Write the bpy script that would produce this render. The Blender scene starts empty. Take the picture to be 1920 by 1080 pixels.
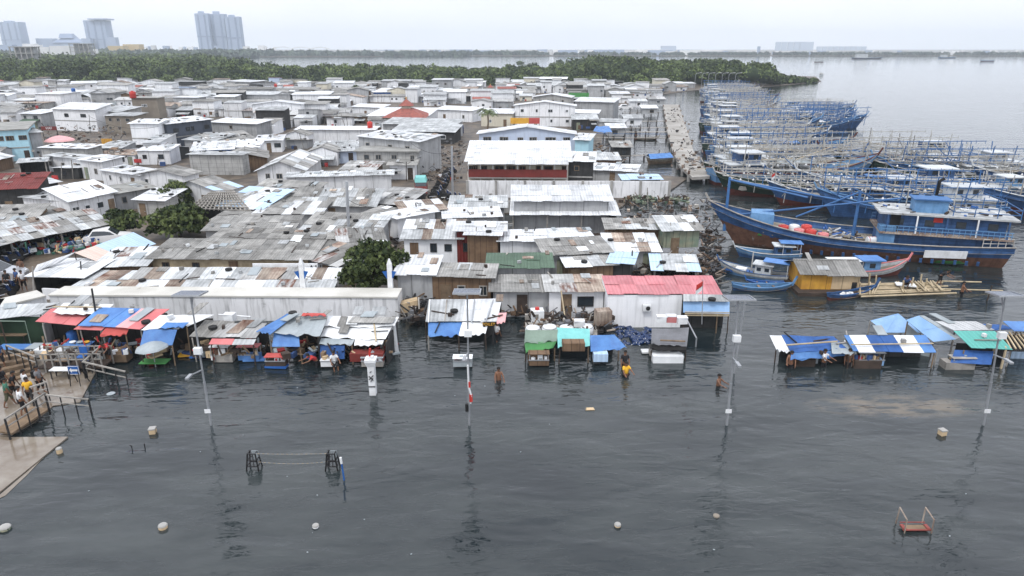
import bpy, math, random
import numpy as np
from mathutils import Vector, Matrix, noise as mnoise
S = bpy.context.scene
COL = S.collection
rad = math.radians
# ------------------------------------------------------------------ camera, sky, sun, exposure
CAMH, PITCH, F = 18.0, rad(19.4), 1280.0          # drone height (m), pitch below horizontal, focal length for a 1920 px wide frame
cam_d = bpy.data.cameras.new('camera'); cam = bpy.data.objects.new('camera', cam_d); COL.objects.link(cam)
cam.location = (0, 0, CAMH); cam.rotation_euler = (math.pi/2 - PITCH, 0, 0)
cam_d.sensor_width = 36; cam_d.lens = 36*F/1920; cam_d.clip_start = .5; cam_d.clip_end = 20000
S.camera = cam
w = bpy.data.worlds.new('World'); S.world = w; w.use_nodes = True
nt = w.node_tree; N = nt.nodes; Lk = nt.links; N.clear()
SUN_EL, SUN_ROT = 58, 200
sky = N.new('ShaderNodeTexSky'); sky.sky_type = 'NISHITA'; sky.sun_disc = False
sky.sun_elevation = rad(SUN_EL); sky.sun_rotation = rad(SUN_ROT); sky.dust_density = 5; sky.air_density = 1.2
bg1 = N.new('ShaderNodeBackground'); bg1.inputs[1].default_value = .07
Lk.new(sky.outputs[0], bg1.inputs[0])
tc = N.new('ShaderNodeTexCoord'); mp = N.new('ShaderNodeMapping'); mp.inputs['Scale'].default_value = (1, 1, 3.5)
nz = N.new('ShaderNodeTexNoise'); nz.inputs['Scale'].default_value = 2.2; nz.inputs['Detail'].default_value = 6
cr = N.new('ShaderNodeValToRGB'); cr.color_ramp.elements[0].position = .3; cr.color_ramp.elements[0].color = (.76, .79, .88, 1)
cr.color_ramp.elements[1].position = .68; cr.color_ramp.elements[1].color = (.89, .905, .97, 1)
Lk.new(tc.outputs['Generated'], mp.inputs[0]); Lk.new(mp.outputs[0], nz.inputs[0]); Lk.new(nz.outputs[0], cr.inputs[0])
bg2 = N.new('ShaderNodeBackground'); Lk.new(cr.outputs[0], bg2.inputs[0])
sz = N.new('ShaderNodeSeparateXYZ'); Lk.new(tc.outputs['Generated'], sz.inputs[0])          # overcast: the cloud is brighter overhead than at the horizon
gr = N.new('ShaderNodeMapRange'); gr.inputs[1].default_value = .08; gr.inputs[2].default_value = .75; gr.inputs[3].default_value = 1.22; gr.inputs[4].default_value = 1.6
Lk.new(sz.outputs[2], gr.inputs[0]); Lk.new(gr.outputs[0], bg2.inputs[1])
mx = N.new('ShaderNodeMixShader'); mx.inputs[0].default_value = .9        # nine tenths cloud cover
Lk.new(bg1.outputs[0], mx.inputs[1]); Lk.new(bg2.outputs[0], mx.inputs[2])
wo = N.new('ShaderNodeOutputWorld'); Lk.new(mx.outputs[0], wo.inputs[0])
sl = bpy.data.lights.new('sun', 'SUN'); sl.energy = 1.4; sl.angle = rad(12); sl.color = (1, .97, .92)
so = bpy.data.objects.new('sun', sl); COL.objects.link(so); so.rotation_euler = (rad(90-SUN_EL), 0, rad(180-SUN_ROT))
S.view_settings.view_transform = 'Standard'; S.view_settings.look = 'None'; S.view_settings.gamma = 1
S.view_settings.exposure = .24
S.cycles.use_denoising = True
S.cycles.max_bounces = 8; S.cycles.diffuse_bounces = 1; S.cycles.glossy_bounces = 3; S.cycles.volume_bounces = 4
S.cycles.use_adaptive_sampling = True; S.cycles.adaptive_threshold = .02
R = random.Random(11)
cP, sP = math.cos(PITCH), math.sin(PITCH)

def ray(px, py):
    cx, cy = (px-960)/F, (540-py)/F
    return Vector((cx, cP+cy*sP, -sP+cy*cP))
def P(px, py, h=0.0):                             # the point of height h seen at photo pixel (px, py)
    d = ray(px, py); t = (h-CAMH)/d.z
    return Vector((d.x*t, d.y*t, h))
def PY(px, py, Y):                                # the point at ground distance Y seen at (px, py)
    d = ray(px, py); t = Y/d.y
    return Vector((d.x*t, Y, CAMH+d.z*t))
def pix(v):
    x, y, z = v[0], v[1], v[2]-CAMH
    f = y*cP - z*sP; u = y*sP + z*cP
    return 960+F*x/f, 540-F*u/f
Z = Vector((0, 0, 1))

# ------------------------------------------------------------------ mesh building
class MB:
    def __init__(s): s.v = []; s.f = []; s.uv = []; s.m = []; s.t = []
    def poly(s, pts, m=0, t=.5, uv=None):
        i = len(s.v); pts = [Vector(p) for p in pts]
        s.v += pts; s.f.append(tuple(range(i, i+len(pts)))); s.m.append(m); s.t.append(t)
        if uv is None:                            # metres along the face's long level direction and up it
            n = Vector((0, 0, 0))
            for k in range(len(pts)):
                a, b = pts[k], pts[(k+1) % len(pts)]
                n += a.cross(b)
            n = n.normalized() if n.length > 1e-9 else Z
            u = Z.cross(n)
            u = Vector((1, 0, 0)) if u.length < .02 else u.normalized()
            vv = n.cross(u)
            uv = [((p.dot(u)), (p.dot(vv))) for p in pts]
        s.uv += uv
    def hexa(s, b, tp, m=0, t=.5):                # b, tp: four bottom and four top points, counter-clockwise seen from above
        s.poly([b[3], b[2], b[1], b[0]], m, t); s.poly(tp, m, t)
        for k in range(4):
            j = (k+1) % 4
            s.poly([b[k], b[j], tp[j], tp[k]], m, t)
    def box(s, c, d, rz=0, m=0, t=.5, rx=0, ry=0):
        M = Matrix.Rotation(rz, 3, 'Z') @ Matrix.Rotation(ry, 3, 'Y') @ Matrix.Rotation(rx, 3, 'X'); c = Vector(c)
        q = [c + M @ Vector((x*d[0]/2, y*d[1]/2, z*d[2]/2)) for z in (-1, 1) for x, y in ((-1, -1), (1, -1), (1, 1), (-1, 1))]
        s.hexa(q[:4], q[4:], m, t)
    def bar(s, a, b, w=.06, h=None, m=0, t=.5):
        a, b = Vector(a), Vector(b); h = h or w; d = (b-a)
        if d.length < 1e-5: return
        d.normalize(); u = Z.cross(d)
        u = Vector((1, 0, 0)) if u.length < .05 else u.normalized()
        v = d.cross(u)
        q = [p + u*x*w/2 + v*y*h/2 for p in (a, b) for x, y in ((-1, -1), (1, -1), (1, 1), (-1, 1))]
        s.hexa(q[:4], q[4:], m, t)
    def tube(s, pts, r=.04, n=6, m=0, t=.5, cap=True):
        pts = [Vector(p) for p in pts]; rs = r if isinstance(r, (list, tuple)) else [r]*len(pts)
        rings = []
        for k, p in enumerate(pts):
            d = (pts[min(k+1, len(pts)-1)] - pts[max(k-1, 0)])
            d = d.normalized() if d.length > 1e-6 else Z
            u = Z.cross(d)
            if u.length < .05: u = Vector((1, 0, 0))
            u.normalize(); v = d.cross(u)
            rings.append([p + (u*math.cos(a)+v*math.sin(a))*rs[k] for a in [2*math.pi*j/n for j in range(n)]])
        for k in range(len(rings)-1):
            for j in range(n):
                jj = (j+1) % n
                s.poly([rings[k][j], rings[k][jj], rings[k+1][jj], rings[k+1][j]], m, t)
        if cap:
            s.poly(rings[0][::-1], m, t); s.poly(rings[-1], m, t)
    def lathe(s, c, prof, n=10, m=0, t=.5):       # prof: (radius, z) from the bottom up
        c = Vector(c); rg = [[c + Vector((r*math.cos(2*math.pi*j/n), r*math.sin(2*math.pi*j/n), z)) for j in range(n)] for r, z in prof]
        for k in range(len(rg)-1):
            for j in range(n):
                jj = (j+1) % n
                s.poly([rg[k][j], rg[k][jj], rg[k+1][jj], rg[k+1][j]], m, t)
        s.poly(rg[0][::-1], m, t); s.poly(rg[-1], m, t)
    def sheets(s, a, b, c, d, m=0, su=1.0, sv=1.8, th=.03, jit=.03, ms=None, holes=0., rr=R):
        """a b front edge, d c back edge: laid as overlapping corrugated sheets, each a thin slab of its own"""
        a, b, c, d = map(Vector, (a, b, c, d))
        n = (b-a).cross(d-a).normalized(); lu = ((b-a).length+(c-d).length)/2; lv = ((d-a).length+(c-b).length)/2
        nu, nv = max(1, round(lu/su)), max(1, round(lv/sv))
        def at(u, v): return a*(1-u)*(1-v)+b*u*(1-v)+c*u*v+d*(1-u)*v
        for i in range(nu):
            for j in range(nv):
                if holes and rr.random() < holes: continue
                u0, u1, v0, v1 = i/nu, (i+1)/nu+.012, j/nv-.01, (j+1)/nv
                e = jit/max(lv, 1)
                if j == 0: v0 += rr.uniform(-e, e)*1.5
                z0 = n*(.012*(i % 2) + rr.uniform(0, jit) + .02); sl_ = n*rr.uniform(-.5, .5)*jit
                q = [at(u0, v0)+z0-sl_+n*.025, at(u1, v0)+z0+n*.025, at(u1, v1)+z0+sl_, at(u0, v1)+z0]
                lo = [p-n*th for p in q]
                mm = m if ms is None else rr.choice(ms)
                tt = rr.random()
                uu = [(u0*lu, v0*lv), (u1*lu, v0*lv), (u1*lu, v1*lv), (u0*lu, v1*lv)]
                s.poly(q, mm, tt, uu); s.poly(lo[::-1], mm, tt, uu[::-1])
                for k in range(4):
                    kk = (k+1) % 4
                    s.poly([lo[k], lo[kk], q[kk], q[k]], mm, tt, [uu[k], uu[kk], uu[kk], uu[k]])
    def cloth(s, a, b, c, d, m=0, nu=10, nv=8, amp=.06, sag=.1, th=.015, seed=0, hem=.0):
        a, b, c, d = map(Vector, (a, b, c, d)); n = (b-a).cross(d-a).normalized()
        lu, lv = (b-a).length, (d-a).length
        def at(i, j):
            u, v = i/nu, j/nv
            p = a*(1-u)*(1-v)+b*u*(1-v)+c*u*v+d*(1-u)*v
            q = Vector((p.x*.9, p.y*.9, seed*7.7))
            k = mnoise.noise(q)+.5*mnoise.noise(q*2.7)
            e = 1.0 if 0 < i < nu and 0 < j < nv else .45
            p = p + n*(amp*k*e - sag*4*u*(1-u)*.5*(.4+.6*math.sin(math.pi*v)))
            if j == 0: p += Vector((0, 0, hem*mnoise.noise(Vector((u*6, seed, 0)))))
            return p
        g = [[at(i, j) for i in range(nu+1)] for j in range(nv+1)]
        for j in range(nv):
            for i in range(nu):
                q = [g[j][i], g[j][i+1], g[j+1][i+1], g[j+1][i]]
                uu = [(i/nu*lu, j/nv*lv), ((i+1)/nu*lu, j/nv*lv), ((i+1)/nu*lu, (j+1)/nv*lv), (i/nu*lu, (j+1)/nv*lv)]
                s.poly(q, m, .5, uu); s.poly([p-n*th for p in q][::-1], m, .5, uu[::-1])
        rim = [(g[0][i], g[0][i+1]) for i in range(nu)]+[(g[j][nu], g[j+1][nu]) for j in range(nv)]+[(g[nv][i+1], g[nv][i]) for i in range(nu)]+[(g[j+1][0], g[j][0]) for j in range(nv)]
        for p, q in rim: s.poly([p-n*th, q-n*th, q, p], m)
    def build(s, name, mats, parent=None, smooth=False, loc=None):
        if not s.f: return None
        me = bpy.data.meshes.new(name)
        o = bpy.data.objects.new(name, me); COL.objects.link(o)
        off = Vector((0, 0, 0))
        if parent is not None:
            o.parent = parent; off = parent.get('_o') and Vector(parent['_o']) or Vector((0, 0, 0))
            if parent.type == 'MESH': off = Vector(parent['_o']) if parent.get('_o') else off
            o['_o'] = tuple(off)
        elif loc is not None:
            off = Vector(loc); o.location = off; o['_o'] = tuple(off)
        vs = [tuple(v-off) for v in s.v] if off.length else [tuple(v) for v in s.v]
        me.from_pydata(vs, [], s.f)
        mats = mats if isinstance(mats, (list, tuple)) else [mats]
        for m in mats: me.materials.append(m)
        me.polygons.foreach_set('material_index', s.m)
        uvl = me.uv_layers.new(name='uv'); uvl.data.foreach_set('uv', [x for p in s.uv for x in p])
        at = me.attributes.new('tint', 'FLOAT', 'FACE'); at.data.foreach_set('value', s.t)
        if smooth:
            import bmesh
            bm = bmesh.new(); bm.from_mesh(me); bmesh.ops.remove_doubles(bm, verts=bm.verts, dist=.0005); bm.to_mesh(me); bm.free()
            me.polygons.foreach_set('use_smooth', [True]*len(me.polygons))
        me.update()
        return o

def tag(o, label=None, cat=None, group=None, kind=None):
    for k, v in (('label', label), ('category', cat), ('group', group), ('kind', kind)):
        if v: o[k] = v
    return o
def thing(name, loc, label, cat, group=None, rz=0):
    o = bpy.data.objects.new(name, None); COL.objects.link(o); o.empty_display_size = .3
    o.location = loc; o.rotation_euler = (0, 0, rz)
    o['_o'] = tuple(loc) if not rz else (0, 0, 0)
    return tag(o, label, cat, group)
def local(name, label, cat, group=None):          # a thing whose parts are built round its own origin
    o = bpy.data.objects.new(name, None); COL.objects.link(o); o['_o'] = (0, 0, 0)
    return tag(o, label, cat, group)
def kids(o): return [c for c in KIDS.get(o.name, [])]
KIDS = {}
def index_kids():
    KIDS.clear()
    for o in bpy.data.objects:
        if o.parent: KIDS.setdefault(o.parent.name, []).append(o)
def dup(root, loc, rz=0, sc=1, label=None, group=None):
    def cp(o, par):
        c = o.copy(); COL.objects.link(c)
        if par is not None: c.parent = par
        for ch in KIDS.get(o.name, []): cp(ch, c)
        return c
    r = cp(root, None); r.location = loc; r.rotation_euler = (0, 0, rz)
    r.scale = (sc, sc, sc) if not isinstance(sc, (tuple, list)) else sc
    if label: r['label'] = label
    if group: r['group'] = group
    return r

# ------------------------------------------------------------------ materials
def mat(name, col, col2=None, rough=.8, tint=.3, var=.12, sc=1.2, streak=0., corr=0., seam=0., bump=.0, metal=0., stain=None, stamt=0., spec=.3, check=0., vseam=0.):
    m = bpy.data.materials.new(name); m.use_nodes = True
    n = m.node_tree.nodes; l = m.node_tree.links; n.clear()
    def nd(t, **k):
        x = n.new(t)
        for a, b in k.items(): setattr(x, a, b)
        return x
    def math_(op, a, b=None, c=None):
        x = nd('ShaderNodeMath', operation=op)
        for i, v in enumerate((a, b, c)):
            if v is None: continue
            if isinstance(v, (int, float)): x.inputs[i].default_value = v
            else: l.new(v, x.inputs[i])
        return x.outputs[0]
    def mix(f, a, b):
        x = nd('ShaderNodeMix', data_type='RGBA')
        for i, v in ((0, f), (6, a), (7, b)):
            if isinstance(v, (int, float)): x.inputs[i].default_value = v
            elif isinstance(v, tuple): x.inputs[i].default_value = (*v, 1)
            else: l.new(v, x.inputs[i])
        return x.outputs[2]
    out = nd('ShaderNodeOutputMaterial'); bs = nd('ShaderNodeBsdfPrincipled'); l.new(bs.outputs[0], out.inputs[0])
    bs.inputs['Roughness'].default_value = rough; bs.inputs['Metallic'].default_value = metal
    bs.inputs['Specular IOR Level'].default_value = spec
    tc = nd('ShaderNodeTexCoord'); uv = nd('ShaderNodeUVMap'); uv.uv_map = 'uv'
    sep = nd('ShaderNodeSeparateXYZ'); l.new(uv.outputs[0], sep.inputs[0])
    at = nd('ShaderNodeAttribute', attribute_name='tint')
    oi = nd('ShaderNodeObjectInfo')
    def noise(scale, vec=None, det=4, mp=None, rgh=.6):
        x = nd('ShaderNodeTexNoise'); x.inputs['Scale'].default_value = scale; x.inputs['Detail'].default_value = det; x.inputs['Roughness'].default_value = rgh
        src = vec or tc.outputs['Object']
        if mp:
            y = nd('ShaderNodeMapping'); y.inputs['Scale'].default_value = mp; l.new(src, y.inputs[0]); src = y.outputs[0]
        l.new(src, x.inputs[0]); return x.outputs[0]
    def ramp(f, lo, hi):
        x = nd('ShaderNodeMapRange'); x.inputs[1].default_value = lo; x.inputs[2].default_value = hi; l.new(f, x.inputs[0]); return x.outputs[0]
    col2 = col2 or tuple(c*.62 for c in col)
    c = mix(ramp(noise(sc), .35, .7), col, col2)
    if check:                                     # sheets of one colour among sheets of another
        c = mix(math_('MULTIPLY', math_('GREATER_THAN', at.outputs['Fac'], 1-check), ramp(noise(1.6, uv.outputs[0], 4, (2.4, .5, 1)), .36, .6)), c, tuple(stain or (.2, .08, .04)))
    if streak:
        f = math_('MULTIPLY', ramp(noise(1., uv.outputs[0], 3, (3.2, .35, 1)), .5, .78), streak)
        c = mix(f, c, tuple(x*.35 for x in col2))
    if stain and stamt:
        f = ramp(noise(sc*.6+.35, None, 6, None, .7), .78-stamt*.5, .86-stamt*.5)
        c = mix(f, c, tuple(stain))
    if seam:
        fr = math_('FRACT', math_('MULTIPLY', sep.outputs[0], 1/seam))
        c = mix(math_('MULTIPLY', math_('LESS_THAN', fr, .045/seam*.9+.012), .75), c, tuple(x*.25 for x in col))
    if vseam:
        fr = math_('FRACT', math_('MULTIPLY', sep.outputs[1], 1/vseam))
        c = mix(math_('MULTIPLY', math_('LESS_THAN', fr, .03/vseam+.01), .6), c, tuple(x*.3 for x in col))
    if corr:
        sn = math_('SINE', math_('MULTIPLY', sep.outputs[0], 2*math.pi/corr))
        c = mix(math_('MULTIPLY', ramp(sn, .1, -1.), .22), c, tuple(x*.45 for x in col2))
    v = math_('ADD', math_('MULTIPLY', math_('SUBTRACT', at.outputs['Fac'], .5), tint), math_('ADD', 1., math_('MULTIPLY', math_('SUBTRACT', oi.outputs['Random'], .5), var)))
    hs = nd('ShaderNodeHueSaturation'); l.new(c, hs.inputs['Color']); l.new(v, hs.inputs['Value'])
    l.new(hs.outputs[0], bs.inputs['Base Color'])
    hgt = None
    if corr:
        hgt = math_('MULTIPLY', sn, .02)
    if bump:
        b_ = math_('MULTIPLY', noise(sc*4, None, 5), bump)
        hgt = b_ if hgt is None else math_('ADD', hgt, b_)
    if hgt is not None:
        bp = nd('ShaderNodeBump'); bp.inputs['Strength'].default_value = .8; bp.inputs['Distance'].default_value = 1.
        l.new(hgt, bp.inputs['Height']); l.new(bp.outputs[0], bs.inputs['Normal'])
    return m
RUST = (.105, .05, .034)
M = {}
def D(k, *a, **kw): M[k] = mat(k, *a, **kw)
# roofs
D('zinc', (.52, .54, .55), (.27, .285, .29), .55, .5, .35, .8, .55, corr=.28, stain=(.24, .2, .16), stamt=.12)
D('white_roof', (.76, .78, .8), (.5, .52, .54), .5, .28, .25, .6, .45, corr=.3, stain=(.3, .27, .23), stamt=.1)
D('asbestos', (.36, .355, .34), (.18, .18, .172), .9, .55, .3, .9, .45, corr=.22, stain=(.1, .1, .09), stamt=.25)
D('old_asbestos', (.31, .305, .29), (.16, .157, .148), .95, .6, .3, 1.1, .5, corr=.22, stain=(.5, .5, .48), stamt=.1)
D('patched', (.46, .465, .46), (.25, .25, .245), .8, .9, .2, .8, .4, corr=.25, stain=RUST, check=.13)
D('rusty', (.42, .36, .3), RUST, .85, .8, .2, .7, .5, corr=.24, stain=(.55, .54, .5), stamt=.2)
D('red_tin', (.56, .23, .25), (.47, .15, .17), .6, .3, .1, .7, .35, corr=.26)
D('dark_red_tin', (.2, .03, .025), (.12, .02, .018), .6, .2, .1, .5, .1, corr=.26)
D('tile', (.4, .13, .1), (.22, .08, .07), .8, .3, .1, 1.5, .2, corr=.3, vseam=.4)
D('green_roof', (.1, .16, .11), (.06, .1, .07), .7, .2, .1, .6, .2, corr=.25)
D('teal_roof', (.13, .46, .4), (.1, .36, .33), .6, .1, .1, .6, .1, corr=.25)
D('pale_blue_roof', (.5, .66, .84), (.42, .57, .76), .5, .1, .1, .4, .1, corr=.3)
D('pale_pink_roof', (.78, .62, .54), (.68, .54, .47), .5, .1, .1, .4, .1, corr=.3)
D('concrete_roof', (.36, .36, .34), (.2, .2, .19), .95, .2, .3, .5, .2, stain=(.09, .09, .08), stamt=.3)
# walls
D('white_wall', (.82, .83, .85), (.66, .68, .7), .85, .1, .25, .5, .45, seam=2.4, stain=(.3, .29, .27), stamt=.12)
D('plain_white', (.84, .85, .87), (.7, .72, .74), .8, .1, .15, .4, .35, stain=(.35, .34, .3), stamt=.1)
D('grey_wall', (.42, .43, .44), (.28, .285, .29), .9, .15, .3, .5, .5, seam=2.4, stain=(.14, .14, .13), stamt=.2)
D('block_wall', (.44, .44, .43), (.3, .3, .29), .95, .2, .2, .8, .5, seam=1.2, vseam=.6, stain=(.13, .13, .12), stamt=.25)
D('brown_wall', (.2, .13, .08), (.11, .07, .045), .9, .3, .3, 1., .5, seam=.5)
D('brown_plaster', (.25, .22, .18), (.18, .155, .13), .9, .1, .1, .4, .2)
D('slate_wall', (.085, .1, .13), (.06, .07, .09), .8, .1, .1, .4, .3, seam=3)
D('light_blue_wall', (.42, .66, .76), (.36, .6, .7), .8, .1, .1, .3, .2)
D('pale_blue_wall', (.52, .6, .74), (.45, .53, .67), .8, .1, .1, .3, .2)
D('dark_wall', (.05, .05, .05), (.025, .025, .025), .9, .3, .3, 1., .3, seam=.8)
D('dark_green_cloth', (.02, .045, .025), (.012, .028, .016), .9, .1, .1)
D('yellow_wall', (.6, .33, .05), (.42, .2, .04), .85, .3, .1, 1., .5, seam=1.2)
D('tan_wall', (.6, .46, .29), (.48, .36, .22), .85, .3, .1, 1., .4, seam=1.2)
D('green_wall', (.16, .22, .17), (.36, .34, .24), .9, .3, .1, 1., .5, seam=.6)
D('cream_wall', (.68, .64, .52), (.56, .52, .43), .85, .1, .1, .5, .3)
D('red_paint', (.2, .035, .03), (.13, .025, .02), .7, .15, .1, 1., .2)
D('sea_wall', (.84, .85, .87), (.66, .67, .68), .9, .1, .1, .35, .85, stain=(.12, .11, .09), stamt=.3, bump=.01)
D('sea_wall_top', (.6, .59, .55), (.45, .44, .4), .95, .1, .1, .4, 0, stain=(.2, .17, .13), stamt=.25, bump=.01)
D('concrete', (.38, .375, .36), (.25, .245, .23), .9, .2, .2, .8, .3, stain=(.12, .11, .1), stamt=.2, bump=.005)
D('jetty_top', (.4, .385, .36), (.24, .225, .2), .95, .1, .1, .3, 0, stain=(.1, .085, .07), stamt=.3, bump=.01)
D('faded_red', (.3, .08, .07), (.2, .05, .04), .7, .1, .1, 3.)
D('wet_concrete', (.25, .22, .18), (.12, .085, .055), .14, .1, .1, .6, 0, stain=(.1, .06, .035), stamt=.34, bump=.004, spec=.6)
D('wood', (.24, .17, .11), (.12, .085, .055), .85, .5, .3, 2., .4)
D('bamboo', (.52, .43, .29), (.34, .27, .17), .7, .4, .2, 2., .2)
D('grey_wood', (.36, .34, .31), (.2, .19, .175), .9, .5, .3, 2., .3)
D('dark_wood', (.07, .05, .04), (.035, .027, .022), .9, .4, .3, 2.)
D('steel', (.42, .44, .46), (.32, .33, .35), .4, .1, .1, 1., metal=.5)
D('white_paint', (.78, .8, .82), (.62, .63, .63), .5, .1, .1, 2., .3, stain=(.22, .12, .08), stamt=.08)
D('dark_metal', (.035, .035, .038), (.02, .02, .02), .5, .2, .2)
D('black', (.012, .012, .013), (.008, .008, .008), .7, .1, .1)
D('glass', (.03, .04, .05), (.02, .025, .03), .12, .1, .1, spec=.7)
D('solar', (.1, .12, .17), (.07, .09, .13), .25, .1, .1, seam=.25, vseam=.3, spec=.6)
D('red_plastic', (.5, .05, .04), (.4, .025, .02), .45, .1, .1)
D('pink_plastic', (.6, .22, .22), (.5, .17, .17), .6, .1, .1)
D('white_plastic', (.76, .78, .79), (.6, .62, .63), .5, .1, .1, 1.5)
D('blue_plastic', (.03, .13, .4), (.02, .08, .28), .4, .2, .1, 3.)
D('navy_jug', (.012, .04, .13), (.008, .022, .07), .22, .3, .3, 6., spec=.6)
D('yellow', (.75, .42, .05), (.6, .3, .03), .6, .1, .1)
D('green', (.08, .28, .08), (.05, .2, .06), .6, .1, .1)
D('rubber', (.02, .02, .02), (.012, .012, .012), .8, .1, .1)
# tarpaulins
D('blue_tarp', (.1, .24, .52), (.06, .15, .38), .5, .1, .15, 1.2, .15, bump=.02, stain=(.25, .34, .5), stamt=.15)
D('pale_blue_tarp', (.28, .45, .7), (.2, .36, .6), .5, .1, .1, 1., .1, bump=.02)
D('navy_tarp', (.035, .11, .33), (.02, .07, .22), .6, .1, .1, 1.2, .3, bump=.02, stain=(.2, .27, .4), stamt=.15)
D('white_tarp', (.78, .8, .81), (.62, .64, .66), .6, .1, .1, .9, .2, bump=.02, stain=(.4, .37, .33), stamt=.15)
D('pink_tarp', (.62, .2, .2), (.52, .14, .15), .6, .1, .1, 1., .2, bump=.01)
D('light_pink_tarp', (.72, .4, .4), (.62, .32, .33), .6, .1, .1, 1., .2, bump=.01)
D('red_tarp', (.52, .1, .085), (.4, .06, .055), .6, .1, .1, 1., .2, bump=.01)
D('green_tarp', (.07, .26, .08), (.05, .18, .06), .6, .1, .1, 1., .1, bump=.015)
D('grey_green_tarp', (.2, .27, .22), (.14, .19, .155), .6, .1, .1, 1., .1, bump=.015)
D('teal_tarp', (.2, .52, .5), (.15, .42, .41), .6, .1, .1, 1.2, .15, bump=.02)
D('grey_tarp', (.17, .175, .19), (.11, .113, .12), .6, .1, .1, 1., .2, bump=.02)
D('silver_tarp', (.36, .4, .42), (.25, .29, .31), .6, .1, .1, .8, .3, bump=.02, stain=(.5, .5, .5), stamt=.2)
# boats
D('boat_blue', (.045, .12, .29), (.025, .06, .14), .55, .2, .3, 1.1, .6, stain=(.06, .055, .05), stamt=.2, vseam=.3)
D('boat_pale_blue', (.14, .29, .5), (.08, .19, .36), .6, .2, .2, 1.1, .4, stain=(.06, .12, .22), stamt=.2)
D('boat_red', (.12, .03, .022), (.07, .022, .016), .8, .2, .2, 1.5, .5, stain=(.2, .16, .12), stamt=.2, vseam=.3)
D('boat_rust', (.2, .1, .065), (.1, .05, .035), .85, .3, .2, 1.8, .6, stain=(.3, .28, .25), stamt=.3)
D('boat_white', (.58, .61, .63), (.38, .41, .43), .6, .1, .2, 1.2, .4, stain=(.28, .2, .14), stamt=.15)
D('boat_green', (.02, .05, .035), (.012, .025, .02), .6, .2, .2, 1.2, .4, vseam=.3)
D('dirty_deck', (.52, .54, .55), (.3, .31, .31), .8, .1, .1, 1.4, .2, stain=(.12, .1, .08), stamt=.3)
D('boat_deck', (.3, .27, .22), (.16, .14, .11), .9, .3, .3, 1.5, 0, seam=.3)
D('rack_pole', (.5, .5, .48), (.26, .25, .23), .7, .3, .3, 2.)
D('blue_pole', (.05, .15, .35), (.04, .11, .26), .6, .2, .2, 2.)
D('skin', (.2, .1, .06), (.17, .085, .05), .6, .05, .2)
D('hair', (.012, .01, .009), (.01, .008, .008), .7, .05, .1)
for k_, c_ in dict(cloth_white=(.75, .76, .78), cloth_black=(.02, .02, .024), cloth_brown=(.16, .09, .06), cloth_blue=(.05, .1, .25), cloth_yellow=(.8, .45, .04), cloth_red=(.5, .05, .05), cloth_grey=(.2, .2, .21), cloth_green=(.07, .2, .14), cloth_olive=(.1, .1, .06)).items():
    D(k_, c_, None, .9, .05, .1)
def simple(name, fn):
    m = bpy.data.materials.new(name); m.use_nodes = True; n = m.node_tree.nodes; n.clear(); fn(m.node_tree); M[name] = m; return m
def _leafm(name, c1, c2):
    def f(t):
        n, l = t.nodes, t.links
        o = n.new('ShaderNodeOutputMaterial'); b = n.new('ShaderNodeBsdfPrincipled'); l.new(b.outputs[0], o.inputs[0])
        a = n.new('ShaderNodeAttribute'); a.attribute_name = 'tint'
        r = n.new('ShaderNodeMix'); r.data_type = 'RGBA'; l.new(a.outputs['Fac'], r.inputs[0]); r.inputs[6].default_value = (*c1, 1); r.inputs[7].default_value = (*c2, 1)
        l.new(r.outputs[2], b.inputs['Base Color']); b.inputs['Roughness'].default_value = .7; b.inputs['Specular IOR Level'].default_value = .2
    simple(name, f)
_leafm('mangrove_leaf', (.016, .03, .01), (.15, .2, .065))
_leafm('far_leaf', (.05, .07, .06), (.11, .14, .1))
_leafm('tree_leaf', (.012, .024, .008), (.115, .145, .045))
_leafm('palm_leaf', (.05, .08, .03), (.13, .16, .06))
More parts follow.
